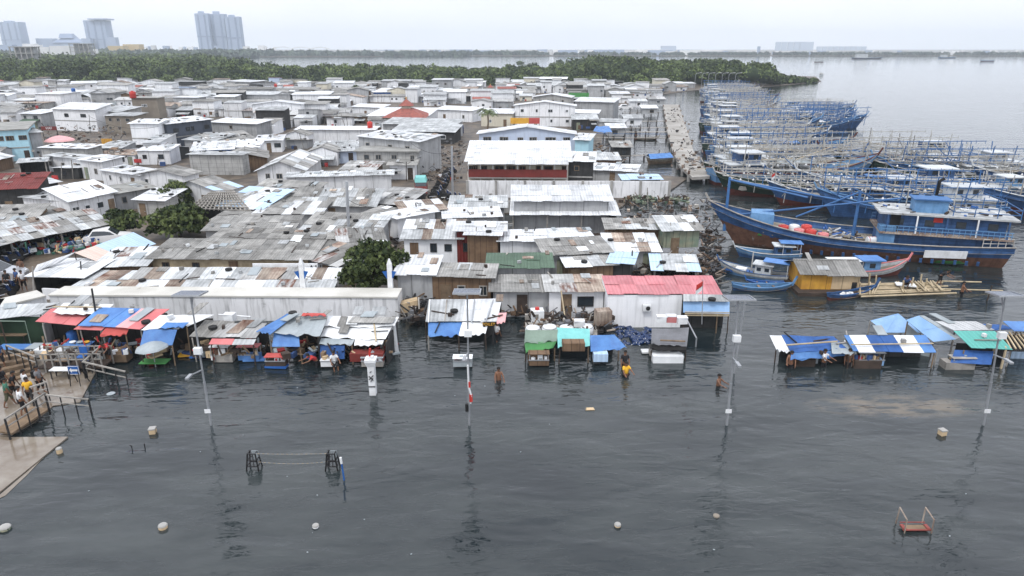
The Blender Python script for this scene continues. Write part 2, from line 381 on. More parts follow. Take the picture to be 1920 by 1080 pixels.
def _water(t):
    n, l = t.nodes, t.links
    o = n.new('ShaderNodeOutputMaterial'); b = n.new('ShaderNodeBsdfPrincipled'); l.new(b.outputs[0], o.inputs[0])
    tc = n.new('ShaderNodeTexCoord')
    def noise(mp, det=3, rg=.55, rot=0, dist=0.):
        y = n.new('ShaderNodeMapping'); y.inputs['Scale'].default_value = mp; y.inputs['Rotation'].default_value = (0, 0, rot); l.new(tc.outputs['Object'], y.inputs[0])
        x = n.new('ShaderNodeTexNoise'); x.inputs['Scale'].default_value = 1; x.inputs['Detail'].default_value = det; x.inputs['Roughness'].default_value = rg; x.inputs['Distortion'].default_value = dist
        l.new(y.outputs[0], x.inputs[0]); return x.outputs[0]
    def mt(op, a, b_, c=None):
        x = n.new('ShaderNodeMath'); x.operation = op
        for i, v in enumerate((a, b_, c)):
            if v is None: continue
            if isinstance(v, (int, float)): x.inputs[i].default_value = v
            else: l.new(v, x.inputs[i])
        return x.outputs[0]
    def rmp(f, a, b_, c, d):
        x = n.new('ShaderNodeMapRange'); l.new(f, x.inputs[0])
        for i, v in enumerate((a, b_, c, d)): x.inputs[i+1].default_value = v
        return x.outputs[0]
    calm = rmp(noise((.045, .075, 1), 3, .6, .3), .38, .62, .45, 1.25)      # ruffled and calmer patches
    big = noise((.22, .55, 1), 2, .5, -.25, .4)
    mid = noise((1.0, 2.5, 1), 2, .5, -.25, .5)
    fine = noise((4.2, 8., 1), 3, .6, .25, .4)
    h = mt('ADD', mt('MULTIPLY', mid, WV[1]), mt('MULTIPLY', fine, WV[2]))
    h = mt('ADD', mt('MULTIPLY', h, calm), mt('MULTIPLY', big, WV[0]))
    sy = n.new('ShaderNodeSeparateXYZ'); l.new(tc.outputs['Object'], sy.inputs[0]); h = mt('MULTIPLY', h, rmp(sy.outputs[1], 90, 420, 1, .3))   # the open bay lies calmer than the flooded front
    bp = n.new('ShaderNodeBump'); bp.inputs['Strength'].default_value = 1; bp.inputs['Distance'].default_value = 1
    l.new(h, bp.inputs['Height']); l.new(bp.outputs[0], b.inputs['Normal'])
    c = n.new('ShaderNodeMix'); c.data_type = 'RGBA'; l.new(rmp(noise((.12, .3, 1), 5, .65, -.2), .38, .66, 0, 1), c.inputs[0])
    c.inputs[6].default_value = (.010, .016, .019, 1); c.inputs[7].default_value = (.034, .042, .043, 1)  # murk tones; paler patches in this colour also stand in for light streaks
    # the tan scum that drifts off the right-hand stalls
    sx = n.new('ShaderNodeSeparateXYZ'); l.new(tc.outputs['Object'], sx.inputs[0])
    dx = mt('DIVIDE', mt('SUBTRACT', sx.outputs[0], 20.5), 4.5); dy = mt('DIVIDE', mt('SUBTRACT', sx.outputs[1], 32.2), 1.2)
    rr = mt('ADD', mt('MULTIPLY', dx, dx), mt('MULTIPLY', dy, dy))
    f = mt('MULTIPLY', rmp(rr, .3, 1.3, 1, 0), rmp(noise((.5, 1.6, 1), 4, .6), .42, .56, 0, .34))
    c2 = n.new('ShaderNodeMix'); c2.data_type = 'RGBA'; l.new(f, c2.inputs[0]); l.new(c.outputs[2], c2.inputs[6]); c2.inputs[7].default_value = (.3, .23, .15, 1)
    l.new(c2.outputs[2], b.inputs['Base Color'])
    b.inputs['Roughness'].default_value = .03; b.inputs['IOR'].default_value = 1.5
WV = (.17, .055, .0065)
simple('water', _water)
def _ground(t):
    n, l = t.nodes, t.links
    o = n.new('ShaderNodeOutputMaterial'); b = n.new('ShaderNodeBsdfPrincipled'); l.new(b.outputs[0], o.inputs[0])
    tc = n.new('ShaderNodeTexCoord'); x = n.new('ShaderNodeTexNoise'); x.inputs['Scale'].default_value = .4; x.inputs['Detail'].default_value = 8; x.inputs['Roughness'].default_value = .7
    l.new(tc.outputs['Object'], x.inputs[0])
    r = n.new('ShaderNodeValToRGB'); l.new(x.outputs[0], r.inputs[0]); e = r.color_ramp.elements
    e[0].position = .35; e[0].color = (.03, .026, .022, 1); e[1].position = .7; e[1].color = (.17, .13, .09, 1)
    l.new(r.outputs[0], b.inputs['Base Color']); b.inputs['Roughness'].default_value = .6
    bp = n.new('ShaderNodeBump'); bp.inputs['Distance'].default_value = .1; l.new(x.outputs[0], bp.inputs['Height']); l.new(bp.outputs[0], b.inputs['Normal'])
simple('mud', _ground)
# ------------------------------------------------------------------ the setting
def flat(name, pts, z, m, kind='structure'):
    b = MB(); b.poly([(p[0], p[1], z) for p in pts]); o = b.build(name, m); tag(o, kind=kind); return o
flat('water', [(-9000, -60), (9000, -60), (9000, 9000), (-9000, 9000)], 0, M['water'])
def prism(name, pts, z0, z1, m, kind='structure'):
    b = MB(); b.poly([(p[0], p[1], z1) for p in pts])
    for i in range(len(pts)):
        p, q = pts[i], pts[(i+1) % len(pts)]; b.poly([(p[0], p[1], z0), (q[0], q[1], z0), (q[0], q[1], z1), (p[0], p[1], z1)])
    o = b.build(name, m); return tag(o, kind=kind)
land_px = [(-700, 560), (0, 566), (60, 590), (745, 592), (752, 480), (900, 402), (1150, 400), (1190, 372), (1255, 360), (1290, 335), (1130, 318), (1128, 262), (1140, 226), (1150, 205), (1240, 178), (1300, 170), (1400, 165), (1470, 160), (1540, 153)]
land = [P(*p) for p in land_px]
rim = [Vector((200, 470, 0)), Vector((90, 520, 0)), Vector((20, 470, 0)), Vector((-140, 475, 0)), Vector((-230, 640, 0)), Vector((-620, 1400, 0)), Vector((-900, 1700, 0)), Vector((-2600, 1700, 0)), Vector((-900, 100, 0))]
prism('ground', [(v.x, v.y) for v in land+rim], -.6, .14, M['mud'])
far_pts = [(-6500, 1690), (-900, 1690), (-560, 1480), (-330, 1500), (-100, 1610), (1000, 1640), (2600, 1640), (6500, 1500), (6500, 6200), (-6500, 6200)]
prism('far_shore', far_pts, -.6, 1.2, M['mud'])
# sea wall, with a wide flat top
def sea_wall(px, h, wd, label):
    g = [P(x, y, h) for x, y in px]
    t = thing('sea_wall', (g[0].x, g[0].y, 0), label, 'sea wall')
    b = MB(); c = MB()
    for i in range(len(g)-1):
        a, e = g[i], g[i+1]; n = Z.cross(e-a).normalized()
        lo = [Vector((v.x, v.y, -.6)) for v in (a, e, e+n*wd, a+n*wd)]; hi = [v+Z*h+Z*.6 for v in lo]
        b.hexa(lo, hi)
        tp = [v+Z*.004 for v in (a-n*.08, e-n*.08, e+n*(wd+.05), a+n*(wd+.05))]
        c.hexa(tp, [v+Z*.12 for v in tp])
    b.build('wall_face', M['sea_wall'], t); c.build('coping', M['sea_wall_top'], t); return t
sea_wall([(92, 555), (746, 559)], 1.75, 1.7, 'long grey concrete sea wall with stained face behind the flooded stalls')
sea_wall([(-160, 597), (0, 577), (86, 556.5)], 1.75, 1.6, 'short angled end of the concrete sea wall beside the muddy road')
# flooded platform, left
prism('platform', [P(*p) for p in [(-140, 760), (-140, 668), (60, 652), (175, 668), (182, 694), (150, 755), (100, 762), (66, 792), (20, 818), (-140, 845)]], -.5, .05, M['wet_concrete'])
prism('ramp', [P(*p) for p in [(-160, 1000), (-160, 823), (128, 821), (70, 868), (0, 925)]], -.5, .07, M['wet_concrete'])
flat('wet_edge', [P(*p) for p in [(-60, 960), (0, 928), (66, 872), (80, 860), (52, 890), (10, 930)]], .016, M['wet_concrete'])
# jetty
jz = 1.1
jl = [(1241, 196), (1250, 250), (1260, 285), (1272, 310), (1296, 332)]; jr = [(1277, 196), (1292, 240), (1306, 285), (1318, 305), (1336, 330)]
JL = [P(x+2, y, jz) for x, y in jl]; JR = [P(x-5, y, jz) for x, y in jr]
pts = [(v.x, v.y) for v in JL[::-1]]+[(v.x, v.y) for v in JR]
jt = thing('jetty', (*pts[0], 0), 'long pale concrete jetty running between the narrow channel and the moored boats', 'jetty')
b = MB(); k = [Vector((x, y, jz)) for x, y in pts]; b.poly(k)
for i in range(len(k)):
    p, q = k[i], k[(i+1) % len(k)]; b.poly([(q.x, q.y, jz), (p.x, p.y, jz), (p.x, p.y, jz-.4), (q.x, q.y, jz-.4)][::-1])
b.build('deck', M['jetty_top'], jt)
for a, c in list(zip(JL, JL[1:]))+list(zip(JR, JR[1:])):
    nn = max(2, int((c-a).length/14))
    for i in range(nn):
        q = a.lerp(c, (i+.5)/nn); b = MB(); b.box((q.x, q.y, .1), (.35, .35, 1.5)); b.build('pile', M['concrete'], jt)
        b = MB(); b.box((q.x, q.y, jz+.25), (.3, .3, .5)); b.build('bollard', M['rusty'], jt)

# ------------------------------------------------------------------ foliage
def leaf_mass(cs, per, size, seed, core=.8, low=0.):
    """cs: crown centres with radii (x, y, z, rx, rz). Returns verts, faces, tints of leaf clumps round dark cores"""
    rg = np.random.default_rng(seed); V = []; Fc = []; T = []; base = 0
    ico = []
    for a in range(5):
        for b_ in range(8):
            th = math.pi*(a+.5)/5; ph = 2*math.pi*b_/8; ico.append((math.sin(th)*math.cos(ph), math.sin(th)*math.sin(ph), math.cos(th)))
    ico = np.array(ico)
    for (x, y, z, rx, rz, lf) in cs:
        n = max(8, int(per*lf))
        lob = rg.normal(size=(7, 3)); lob /= np.linalg.norm(lob, axis=1)[:, None]
        d = rg.normal(size=(n, 3)); d /= np.linalg.norm(d, axis=1)[:, None]; d[:, 2] = np.where(d[:, 2] < -.35, -d[:, 2], d[:, 2])
        k = (d@lob.T).max(axis=1)
        r = (.62+.42*np.clip(k, 0, 1)**3)*rg.uniform(.75, 1.08, n)
        c = np.array([x, y, z]) + d*r[:, None]*np.array([rx, rx, rz])
        s = size*rg.uniform(.6, 1.4, n)/math.sqrt(lf)
        u = rg.normal(size=(n, 3)); u /= np.linalg.norm(u, axis=1)[:, None]
        w_ = np.cross(u, d+rg.normal(size=(n, 3))*.5); w_ /= np.linalg.norm(w_, axis=1)[:, None]
        q = np.stack([c-u*s[:, None]*.6, c+w_*s[:, None]*.5, c+u*s[:, None]*.6, c-w_*s[:, None]*.5], 1).reshape(-1, 3)
        V.append(q); Fc.append(np.arange(4*n).reshape(-1, 4)+base); base += 4*n
        tone = rg.uniform(.0, .68)
        T.append(np.clip(tone + rg.uniform(-.3, .45, n), 0, 1))
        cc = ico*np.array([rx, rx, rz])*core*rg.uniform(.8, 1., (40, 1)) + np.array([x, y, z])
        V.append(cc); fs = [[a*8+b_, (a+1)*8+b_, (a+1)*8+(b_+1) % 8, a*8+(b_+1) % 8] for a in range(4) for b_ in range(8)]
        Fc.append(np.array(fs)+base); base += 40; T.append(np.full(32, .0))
    return np.concatenate(V), np.concatenate(Fc), np.concatenate(T)
def leaf_object(name, cs, m, per=160, size=.9, seed=1, parent=None, off=(0, 0, 0), core=.8):
    v, f, t = leaf_mass(cs, per, size, seed, core); v = v-np.array(off)
    me = bpy.data.meshes.new(name); me.vertices.add(len(v)); me.vertices.foreach_set('co', v.astype(np.float32).ravel())
    me.loops.add(f.size); me.loops.foreach_set('vertex_index', f.astype(np.int32).ravel())
    me.polygons.add(len(f)); me.polygons.foreach_set('loop_start', np.arange(0, f.size, 4, dtype=np.int32)); me.polygons.foreach_set('loop_total', np.full(len(f), 4, np.int32))
    me.update(calc_edges=True); a = me.attributes.new('tint', 'FLOAT', 'FACE'); a.data.foreach_set('value', t.astype(np.float32))
    me.materials.append(m); o = bpy.data.objects.new(name, me); COL.objects.link(o)
    if parent is not None: o.parent = parent
    return o
rm = random.Random(5)
cs = []
def near_edge(px): return 161 if px < 900 else (160 if px < 1150 else 164)
def far_d(px):
    if px < 330: return 1150
    if px < 480: return 1150-(px-330)/150*640
    if px < 960: return 470-(px-480)/480*25
    if px < 1120: return 445+(px-960)/160*70
    if px < 1300: return 520
    return max(360, 520-(px-1300)*.9)
d = 352.
while d < 1160:
    sp = 9.+(d-352)*.02
    x = -d*.82
    while x < 230:
        xx = x+rm.uniform(-3, 3); dd = d+rm.uniform(-3, 3)
        px, py = pix((xx, dd, 0)); lim = far_d(px)
        near = P(px, near_edge(px)).y
        if -150 < px < 1455 and near-2 < dd < lim:
            r = sp*rm.uniform(.42, .88); hh = rm.uniform(4.5, 10.5)
            if 1110 < px < 1220: hh *= 1.18
            if 470 < px < 1080: hh *= .72
            if dd < near+12: hh *= rm.uniform(.45, .8)
            cs.append((xx, dd, hh-r*.55, r, max(r*.75, hh*.42), max(.22, min(1, (380/dd)**1.6))))
        x += sp
    d += sp*.85
leaf_object('mangrove_forest', cs, M['mangrove_leaf'], per=420, size=1.05, seed=3)['kind'] = 'stuff'
cs = []
for i in range(70):                                # thinning low scrub along the spit
    t = i/70; q = P(1452+80*t+rm.uniform(-4, 4), 158.5-5*t+rm.uniform(-1, 1)); r = rm.uniform(1.6, 3.2)*(1-.7*t)
    cs.append((q.x, q.y, r*.7, r*1.2, r*1.1, .5))
leaf_object('mangrove_scrub', cs, M['mangrove_leaf'], per=150, size=.8, seed=4)['kind'] = 'stuff'
cs = []
for i in range(900):                              # the wooded far side of the bay
    x = rm.uniform(-760, 1750); base = 1655 if x > -100 else (1530 if x > -560 else 1540); y = base+abs(rm.gauss(0, 60)) if x < 0 else base+rm.uniform(0, 30)
    r = rm.uniform(5, 10) if x < 60 else rm.uniform(2, 4)
    cs.append((x, y, 1+r*.3, r*1.3, r*.62, .12))
for i in range(300):
    x = rm.uniform(-1150, -500); y = rm.uniform(1250, 1640); r = rm.uniform(8, 13)
    cs.append((x, y, r*.4, r*1.3, r*.7, .15))
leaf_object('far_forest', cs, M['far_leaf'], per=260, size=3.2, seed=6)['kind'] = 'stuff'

def tree(loc, rx, hgt, label, seed, name='leafy_tree', per=1500, size=.32, lm='tree_leaf', group=None, branches=7):
    t = thing(name, loc, label, 'tree', group)
    rr = random.Random(seed); b = MB(); L = Vector(loc)
    th = hgt*.45
    b.tube([L-Z*.2, L+Vector((.1, 0, th*.5)), L+Vector((0, .1, th))], [.16+hgt*.02, .12+hgt*.014, .1+hgt*.008], 7)
    b.build('trunk', M['dark_wood'], t); cr_ = []
    for i in range(branches):
        a = 2*math.pi*i/branches+rr.uniform(-.3, .3); rr_ = rx*rr.uniform(.35, .62); e = L+Vector((math.cos(a)*rr_, math.sin(a)*rr_, hgt*rr.uniform(.55, .8)))
        b = MB(); b.tube([L+Z*th*.85, (L+Z*th).lerp(e, .5)+Z*.2, e], [.1, .07, .04], 5); b.build('limb', M['dark_wood'], t)
        cr_.append((e.x, e.y, e.z-hgt*.1, rx*rr.uniform(.34, .52), hgt*rr.uniform(.17, .28), 1.)); cr_.append((L.x+(e.x-L.x)*1.1, L.y+(e.y-L.y)*1.1, L.z+hgt*rr.uniform(.28, .42), rx*rr.uniform(.28, .4), hgt*rr.uniform(.14, .2), 1.))
    cr_.append((L.x, L.y, L.z+hgt*.82, rx*.5, hgt*.17, 1.))
    leaf_object('crown', cr_, M[lm], per=per//len(cr_), size=size, seed=seed, parent=t, off=loc, core=.45)
    return t
def lampost_px(x, y, h=0): return P(x, y, h)

# ------------------------------------------------------------------ houses
ROOFS = []
PLACED = []                                       # pixel rectangles already taken by hand-placed buildings
def window(par, c, u, n, w_, h_, frame='white_paint', pane='glass', bars=True, shutter=None):
    """c: centre of the opening on the wall face, u along the wall, n outwards"""
    def q(a, z, o): return c+u*a+Z*z+n*o
    b = MB(); f = .07
    for a0, a1, z0, z1 in ((-w_/2-f, w_/2+f, h_/2, h_/2+f), (-w_/2-f, w_/2+f, -h_/2-f, -h_/2), (-w_/2-f, -w_/2, -h_/2, h_/2), (w_/2, w_/2+f, -h_/2, h_/2)):
        b.hexa([q(a0, z0, .07), q(a1, z0, .07), q(a1, z0, -.02), q(a0, z0, -.02)], [q(a0, z1, .07), q(a1, z1, .07), q(a1, z1, -.02), q(a0, z1, -.02)])
    if bars: b.hexa([q(-.025, -h_/2, .05), q(.025, -h_/2, .05), q(.025, -h_/2, .005), q(-.025, -h_/2, .005)], [q(-.025, h_/2, .05), q(.025, h_/2, .05), q(.025, h_/2, .005), q(-.025, h_/2, .005)])
    fr = b.build('window', M[frame], par)
    b = MB(); b.hexa([q(-w_/2, -h_/2, .015), q(w_/2, -h_/2, .015), q(w_/2, -h_/2, .001), q(-w_/2, -h_/2, .001)], [q(-w_/2, h_/2, .015), q(w_/2, h_/2, .015), q(w_/2, h_/2, .001), q(-w_/2, h_/2, .001)])
    b.build('pane', M[pane], fr); return fr
def door(par, c, u, n, w_=.9, h_=2.0, m='wood', frame='white_paint'):
    def q(a, z, o): return c+u*a+Z*z+n*o
    b = MB(); b.hexa([q(-w_/2, 0, .05), q(w_/2, 0, .05), q(w_/2, 0, .002), q(-w_/2, 0, .002)], [q(-w_/2, h_, .05), q(w_/2, h_, .05), q(w_/2, h_, .002), q(-w_/2, h_, .002)])
    d_ = b.build('door', M[m], par); b = MB(); b.box(q(w_*.36, h_*.48, .07), (.12, .05, .05)); b.build('handle', M['steel'], d_); return d_

def house(A, B, D, h, typ, rise, roof, wall, label, wins=2, doors=1, base=-.3, over=.35, jit=None, opened=False, group=None, name='house', cat='house', seed=0, holes=0., roofs=None, wh=None, wm=None, awn=None, floors=None, su=1., sv=1.8):
    """A, B front wall top corners (world), D depth; typ M+ rises to the back, M- falls, GX ridge along the front, GY gable to the front, F flat, HP hipped"""
    rr = random.Random(seed*31+7); wm = wm or rr.choice(['white_paint', 'dark_metal', 'wood', 'grey_wood']); A = Vector(A); B = Vector(B); A.z = B.z = h
    u = B-A; W = u.length; u.normalize(); n = Z.cross(u); mid = (A+B)/2
    far = mid.y > 118; coarse = mid.y > 165
    if jit is None: jit = .0 if coarse else (.03 if far else .045)
    t = thing(name, (mid.x, mid.y, 0), label, cat, group)
    C = B+n*D; E = A+n*D
    dz = {'M+': (0, rise), 'M-': (0, -abs(rise)), 'GX': (0, 0), 'GY': (0, 0), 'F': (0, 0), 'HP': (0, 0)}[typ]
    C = C+Z*dz[1]; E = E+Z*dz[1]
    fl = lambda v: Vector((v.x, v.y, base))
    b = MB()
    if not opened: b.poly([fl(A), fl(B), B, A])
    b.poly([fl(C), fl(E), E, C])
    if typ == 'GX':
        m1, m2 = A+n*D/2+Z*rise, B+n*D/2+Z*rise
        b.poly([fl(E), fl(A), A, m1, E]); b.poly([fl(B), fl(C), C, m2, B])
    elif typ == 'GY':
        m1, m2 = mid+Z*rise, (C+E)/2+Z*rise
        b.poly([fl(E), fl(A), A, E]); b.poly([fl(B), fl(C), C, B]); b.poly([A, B, m1]); b.poly([C, E, m2])
    else:
        b.poly([fl(E), fl(A), A, E]); b.poly([fl(B), fl(C), C, B])
    if opened:
        ins = MB(); fz = .12; ins.hexa([v+Z*.0 for v in (fl(A)+Z*(fz-base-.1), fl(B)+Z*(fz-base-.1), fl(C)+Z*(fz-base-.1), fl(E)+Z*(fz-base-.1))], [v+Z*(fz-base) for v in (fl(A), fl(B), fl(C), fl(E))])
        ins.build('floor', M['dark_wood'], t)
        k = max(2, int(W/3)+1)
        for i in range(k):
            q = A.lerp(B, i/(k-1)); p = MB(); p.bar(fl(q), q+Z*0, .12); p.build('post', M['grey_wood'], t)
    b.build('wall', M[wall], t)
    if mid.y < 135 and 'ribbed' not in label and 'faded red' not in label and typ in ('M+', 'M-', 'GX'): ROOFS.append((A+Z*.12, B+Z*.12, (C if typ != 'GX' else (B+C)/2+Z*rise)+Z*.12, (E if typ != 'GX' else (A+E)/2+Z*rise)+Z*.12))
    if floors:                                    # a band between storeys
        f = MB(); q = [A-n*.06, B-n*.06, B-n*.002, A-n*.002]; f.hexa([Vector((v.x, v.y, floors)) for v in q], [Vector((v.x, v.y, floors+.18)) for v in q]); f.build('storey_band', M['concrete'], t)
    # roof
    o = over; r = MB(); ms = None
    rl = [M[x] for x in (roofs or [roof])]; ms = list(range(len(rl))) if len(rl) > 1 else None
    kw = dict(ms=ms, jit=jit, holes=holes, rr=rr, su=su, sv=sv)
    if coarse: kw.update(su=W/2 if W < 8 else 4, sv=6)
    if typ in ('M+', 'M-'):
        sl = Z*(dz[1]/D); r.sheets(A-u*o-n*o-sl*o+Z*.03, B+u*o-n*o-sl*o+Z*.03, C+u*o+n*o+sl*o+Z*.03, E-u*o+n*o+sl*o+Z*.03, **kw)
    elif typ == 'F':
        q = [A-u*o-n*o, B+u*o-n*o, C+u*o+n*o, E-u*o+n*o]; r.hexa([v+Z*.003 for v in q], [v+Z*.17 for v in q])
    elif typ == 'GX':
        sl = Z*(rise/(D/2)); m1, m2 = A+n*D/2+Z*rise-u*o, B+n*D/2+Z*rise+u*o
        r.sheets(A-u*o-n*o-sl*o+Z*.03, B+u*o-n*o-sl*o+Z*.03, m2+Z*.03, m1+Z*.03, **kw)
        r.sheets(C+u*o+n*o-sl*o+Z*.03, E-u*o+n*o-sl*o+Z*.03, m1+Z*.03, m2+Z*.03, **kw)
        if not coarse: r.tube([m1+Z*.08, m2+Z*.08], .09, 5)
    elif typ == 'GY':
        sl = Z*(rise/(W/2)); m1, m2 = mid+Z*rise-n*o, (C+E)/2+Z*rise+n*o
        r.sheets(E-u*o+n*o-sl*o+Z*.03, A-u*o-n*o-sl*o+Z*.03, m1+Z*.03, m2+Z*.03, **kw)
        r.sheets(B+u*o-n*o-sl*o+Z*.03, C+u*o+n*o-sl*o+Z*.03, m2+Z*.03, m1+Z*.03, **kw)
        if not coarse: r.tube([m1+Z*.08, m2+Z*.08], .09, 5)
    elif typ == 'HP':
        q = [A-u*o-n*o, B+u*o-n*o, C+u*o+n*o, E-u*o+n*o]; i_ = min(W, D)/2
        if W >= D: t1, t2 = (A+E)/2+u*i_+Z*rise, (B+C)/2-u*i_+Z*rise
        else: t1, t2 = mid+n*i_+Z*rise, (C+E)/2-n*i_+Z*rise
        if W >= D: fs = [[q[0], q[1], t2, t1], [q[1], q[2], t2], [q[2], q[3], t1, t2], [q[3], q[0], t1]]
        else: fs = [[q[0], q[1], t1], [q[1], q[2], t2, t1], [q[2], q[3], t2], [q[3], q[0], t1, t2]]
        for f in fs: r.poly([v+Z*.05 for v in f])
        r.poly([v-Z*.02 for v in q][::-1])
    r.build('roof', rl, t)
    # openings on the front
    if not opened and h > 1.3:
        slots = wins+doors; k = 0
        lv = [0] if h < 3.3 else [0, 1]
        for f in lv:
            zb = .1 if f == 0 else h/2
            for i in range(slots):
                cx = (i+.5+rr.uniform(-.18, .18))/slots*W; c = A+u*cx; is_d = (i == (seed % slots) and f == 0 and doors)
                if is_d and W > 2.4: door(t, Vector((c.x, c.y, .12)), u, -n, .75, min(1.7, h-.35), rr.choice(['wood', 'brown_wall', 'dark_wood', 'green_wall']))
                elif not is_d and W/slots > 1.3:
                    ww, hh = rr.choice([(.7, .6), (1., .6), (.5, .5), (.45, .65)])
                    zc = wh if wh else zb+min(1.3, (h/len(lv)-.1)*.6)
                    if zc+hh/2 < h-.1: window(t, Vector((c.x, c.y, zc)), u, -n, min(ww, W/slots-.4), hh, wm, bars=rr.random() < .6)
    if awn:
        p = MB(); a0, a1 = A+u*W*.08-Z*(h-2.3 if h > 3.4 else .5), B-u*W*.08-Z*(h-2.3 if h > 3.4 else .5)
        p.sheets(a0-n*1.3-Z*.45, a1-n*1.3-Z*.45, a1, a0, jit=jit*.6, su=su, sv=1.4); p.build('awning', M[awn], t)
    return t
def H(x1, y1, x2, y2, h, yb, rise, typ, roof, wall, label, Dmin=2.2, Dmax=26, **k):
    A, B = P(x1, y1, h), P(x2, y2, h); u = (B-A).normalized(); n = Z.cross(u); mid = (A+B)/2
    rz = -abs(rise) if typ == 'M-' else (0 if typ == 'F' else rise)
    Q = P((x1+x2)/2, yb, h+rz); D_ = (Q-mid).dot(n)
    if typ in ('GX', 'HP'): D_ *= 2
    while D_ < max(Dmin, 3.) and abs(rz) > .12 and typ != 'F':      # too steep to be seen as the photograph shows it
        rz *= .75; rise = abs(rz); Q = P((x1+x2)/2, yb, h+rz); D_ = (Q-mid).dot(n)*(2 if typ in ('GX', 'HP') else 1)
    D_ = max(Dmin, min(Dmax, D_))
    H.n += 1
    g = P(0, 0, 0)
    _, yg = pix((mid.x, mid.y, 0)); PLACED.append((min(x1, x2), yb, max(x1, x2), yg))
    k.setdefault('seed', H.n)
    return house(A, B, D_, h, typ, rise, roof, wall, label, **k)
H.n = 0
